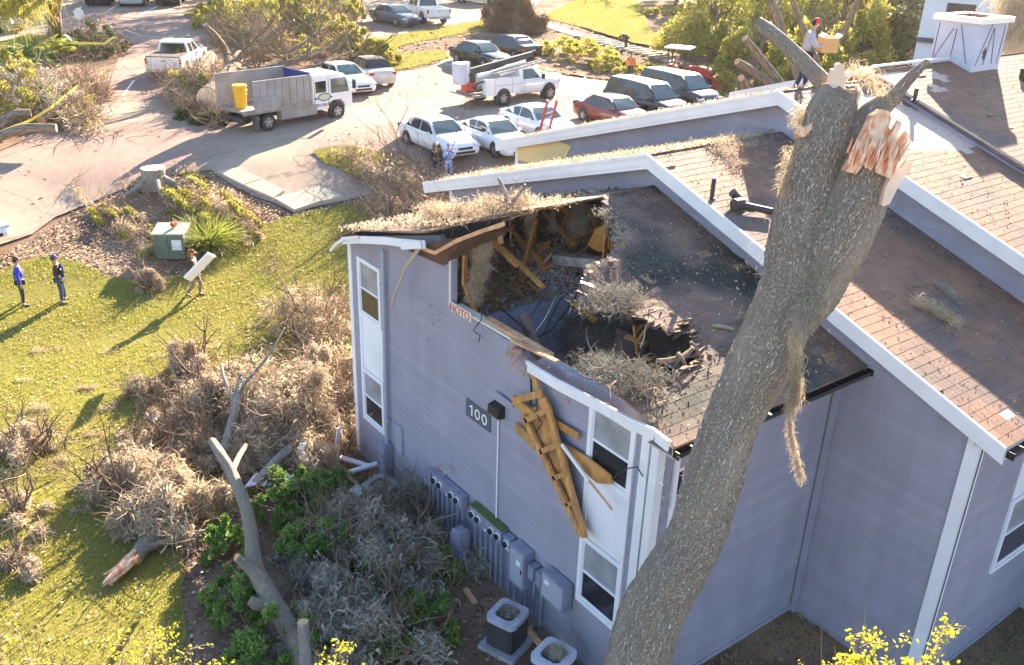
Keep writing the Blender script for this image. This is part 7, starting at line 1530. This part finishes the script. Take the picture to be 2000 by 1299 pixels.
# far buildings top right, far row of trees beyond everything
mat('far_wall',(.62,.62,.66),.8); mat('far_roof',(.09,.08,.1),.8)
p=T(1960,20); q=T(1880,5); b2=thing('far_building','white walled building behind the trees at the top right corner','building',p)
a=np.array([44.,22.]) ; ctr=np.array(atD(1955,40,52)); zg=float(tz(ctr[0],ctr[1])); 
mb=MB(); mb.box((ctr[0]+2,ctr[1],zg+3.2),(7,9,6.4),.3); mb2=mb; adopt(mb.build('wall','far_wall'),b2)
mb=MB(); mb.box((ctr[0]+2,ctr[1],zg+6.6),(8,10,.35),.3); adopt(mb.build('roof','far_roof'),b2)
R3=Matrix.Rotation(.3,3,'Z')
for dx,dy,zz,lab in ((-3.53,2.5,4.6,'w'),(-3.53,-1.5,4.6,'w'),(-3.53,-3.6,2.2,'w')):
    mb=MB(); cc=Vector((ctr[0]+2,ctr[1],zg))+R3@Vector((dx,dy,zz)); mb.box(cc,(.08,1.5,1.6),.3); adopt(mb.build('window','glass_dark'),b2)
mb=MB(); cc=Vector((ctr[0]+2,ctr[1],zg))+R3@Vector((-3.6,0,3.3)); mb.box(cc,(.3,9,.25),.3); adopt(mb.build('band','far_roof'),b2)
mossc=[atD(1990,y,38) for y in (-20,0,20,45,70)]; t=thing('mossy_bough','pale moss hanging at the top right corner beside the chimney','spanish moss',mossc[0]); adopt(mossy(mossc,4500,.7,.02,.45,'moss',None,'strands',seed=611,grav=.9,curl=.25),t)
adopt(bark_tube('bough',[atD(1960,-60,39),atD(2010,-20,38),atD(2080,0,37)],[.12,.1,.08],n=10,m='bark_far',seed=612),t)
far=[(-300,20),(-100,0),(60,-12),(260,-22),(450,-14),(620,-15),(760,-20),(880,-12),(1100,-30),(1240,-30),(2100,40),(1500,-20),(1680,-25)]
for i,px in enumerate(far):
    c=T(*px); tree(('tall olive tree beyond the top edge, number %d'%i) if False else ['broad tree beyond the top left corner','tree beyond the far bays at the upper left','tree casting shade over the left far bays','tree casting shade by the silver minivan','tree beyond the small square sign','tree beyond the felled tree top','tree beyond the slate grey sedan','tree shading the far parking by the white van','tree casting long shade over the far lawn','tree beyond the far steps','tree outside the right edge behind the chimney','tall tree beyond the thicket','tall tree beyond the middle of the thicket'][i],px,11,4.2,4.2,5500,.3,['leaf_olive','leaf_yellow','leaf_dark'][i%3],620+i,trunk=.35,K=44)
for i,(px,lab) in enumerate((((520,8),'tall tree at the top edge behind the felled tree'),((650,2),'thin trunked tree between the far lots at the top edge'),((380,-8),'tall tree between the black suv and the felled tree at the top edge'))): tree(lab,px,13,4.6,4.2,6500,.3,'leaf_olive',660+i,trunk=.25,cr0=.5,K=50)
# saplings near the camera, tops lit
def sapling(label,tips,base,n,seed,lf=.045):
    b=np.array(base); t=thing('sapling',label,'sapling',b); r=np.random.default_rng(seed); mb=MB(); S=[]
    for px in tips:
        tip=np.array(atD(*px)); q=[b+(tip-b)*f+r.normal(size=3)*.05*math.sin(f*3.1)*3 for f in np.linspace(0,1,7)]; q[-1]=tip; mb.tube(q,[.02*(1-.85*k/6) for k in range(7)],5,cap=False)
        for k in range(8):
            f=r.uniform(.72,.99); p=b+(tip-b)*f; d=rdir(1,r)[0]; d[2]=abs(d[2])*.6+.2; e=p+d*r.uniform(.12,.35); mb.tube([p,(p+e)/2+r.normal(size=3)*.015,e],[.006,.004,.002],4,cap=False)
            for _ in range(n//8): u=r.uniform(.3,1.05); S.append(p+(e-p)*u+r.normal(size=3)*.025)
    adopt(mb.build('stem','twig',fix=False),t); adopt(qmesh('leaves',leaves(np.array(S),lf,.65,r),4,'leaf_bright'),t); return t
bs=G(1740,1500); sapling('yellow leaved sapling in front of the right side wall, at the bottom right',[(1692,1182,9.6),(1672,1215,9.6),(1715,1225,9.7),(1604,1232,9.6),(1630,1262,9.5),(1745,1240,9.6),(1760,1270,9.5),(1650,1290,9.5),(1700,1290,9.5),(1865,1205,9.9),(1840,1225,9.8),(1815,1262,9.7),(1790,1285,9.7),(1770,1300,9.6),(1680,1250,9.6)],[bs[0]*.8,bs[1]*.8+.3,0],170,701,.05)
bs=G(300,1500); sapling('yellow leaved sapling in shade at the bottom left',[(318,1200,11.5),(305,1220,11.5),(330,1212,11.5),(275,1218,11.4),(262,1240,11.4),(240,1252,11.4),(300,1250,11.4),(322,1255,11.5),(215,1225,11.3)],[bs[0],bs[1],0],60,702)
bs=G(400,1560); sapling('yellow leaved twigs at the bottom edge near the bare soil strip',[(370,1260,11.4),(385,1272,11.3),(360,1285,11.4),(450,1295,11.3),(415,1290,11.3)],[bs[0],bs[1],0],50,703)
bs=G(660,1540); sapling('yellow leaved sapling at the bottom edge beside the cut stub',[(620,1268,10.8),(640,1285,10.8),(672,1252,10.8),(680,1275,10.8),(650,1262,10.8)],[bs[0],bs[1],0],120,704)
bs=G(60,1500); sapling('faint yellow leaved twigs in the bottom left corner',[(40,1230,11.),(20,1260,11.),(80,1245,11.),(110,1275,11.),(60,1285,11.),(0,1240,11),(140,1262,11)],[bs[0],bs[1],0],30,705)
# scattered tufts on the lawn
r=np.random.default_rng(801); tufts=[(152,643),(115,685),(75,690),(330,620),(480,570),(590,530),(530,565),(205,620),(170,760),(215,690),(75,800),(210,800),(285,650),(420,680),(640,560),(600,480),(650,440),(90,620),(20,640),(100,560),(230,580),(555,600),(500,640),(180,850),(120,900),(300,700),(260,870),(330,870),(45,745),(480,520),(420,610),(15,930),(160,1000)]
S=[]
for q in tufts:
    c=G(*q,.06); S.append(mossy([c,c+np.array([.15,-.05,0]),c+np.array([-.12,.1,0])],int(r.uniform(150,420)),.14,.016,.08*r.uniform(.6,1.4),'moss',seed=int(q[0]),name='moss_tuft',grav=.15))
me=bpy.data.meshes.new('moss_litter'); bm=bmesh.new()
for o in S: bm.from_mesh(o.data); bpy.data.objects.remove(o)
bm.to_mesh(me); bm.free(); tag(link('moss_litter',me,'moss'),kind='stuff')
t=thing('white_scrap','white scrap of board lying on the lawn at the left of the big heap','scrap',G(298,818,.08)); mb=MB(); a=[G(286,812,.1),G(300,800,.16),G(312,812,.1),G(302,825,.1)]; mb.add([tuple(k) for k in a]+[tuple(np.array(k)-[0,0,.03]) for k in a],[(0,1,2,3),(7,6,5,4),(0,4,5,1),(1,5,6,2),(2,6,7,3),(3,7,4,0)]); adopt(mb.build('board','white'),t)
LW=Wpoly(LAWN); LW=[(max(-6,min(60,a)),max(0,min(70,b))) for a,b in LW]
near=[(-4,8),(9.4,8),(9.4,19),(14,22),(16,36),(2,36),(-4,30)]
grass('grass',LW,330,.075,.024,seed=2)
for i,(nm,p) in enumerate(ISL[:4]): grass('grass',Wpoly(p),140,.14,.05,seed=20+i,dz=.07)
# dead leaves and chips
def litter(P,dens,size,m,seed,dz=.05,name='leaf_litter'):
    r=np.random.default_rng(seed); X,Y=sample(P,int(area(P)*dens),r); n=len(X); S=np.stack([X,Y,tz(X,Y)+dz],1)
    L=size*r.uniform(.4,1.5,n); a=r.uniform(0,6.28,n); d=np.stack([np.cos(a),np.sin(a),r.normal(size=n)*.25],1)*L[:,None]; s=np.stack([-np.sin(a),np.cos(a),r.normal(size=n)*.25],1)*L[:,None]*.4
    V=np.stack([S,S+d*.5+s,S+d,S+d*.5-s],1).reshape(-1,3); V[:,2]=np.maximum(V[:,2],tz(V[:,0],V[:,1])+dz-.01)
    return tag(qmesh(name,V,4,m),kind='stuff')
BED=Wpoly([(0,545),(0,500),(70,465),(150,412),(250,374),(330,352),(420,340),(576,422),(672,396),(760,390),(700,410),(560,430),(490,455),(440,500),(395,535),(265,553),(140,512),(60,505)])
litter(BED,90,.09,'litter',5)
litter(near,14,.07,'litter',6,.07)
litter([(-1,8.5),(9.3,8.5),(9.3,19),(5,19),(3,14),(-1,14)],110,.07,'litter_dark',7,.03)
litter([(9.4,3),(14.1,3),(14.1,8.3),(9.4,8.3)],150,.06,'litter_dark',8,.03); litter([(14.2,3),(20,3),(20,5.6),(14.2,5.6)],150,.06,'litter_dark',9,.03)
grass('grass',[(9.0,3),(14.1,3),(14.1,8.4),(9.0,8.4)],350,.05,.02,seed=33,dz=.0); grass('grass',[(14.2,3),(22,3),(22,5.6),(14.2,5.6)],250,.05,.02,seed=34,dz=0)
litter(Wpoly(MUL),25,.2,'litter',10,.08)
PARK=Wpoly([(560,240),(640,150),(760,150),(870,130),(1100,160),(1250,170),(1400,190),(1450,240),(1000,340),(760,300),(700,285),(640,290)])
litter(PARK,14,.12,'litter',11,.05); litter(Wpoly([(0,480),(300,350),(560,300),(700,280),(560,100),(400,60),(60,270),(0,330)]),1.6,.14,'litter',12,.05)
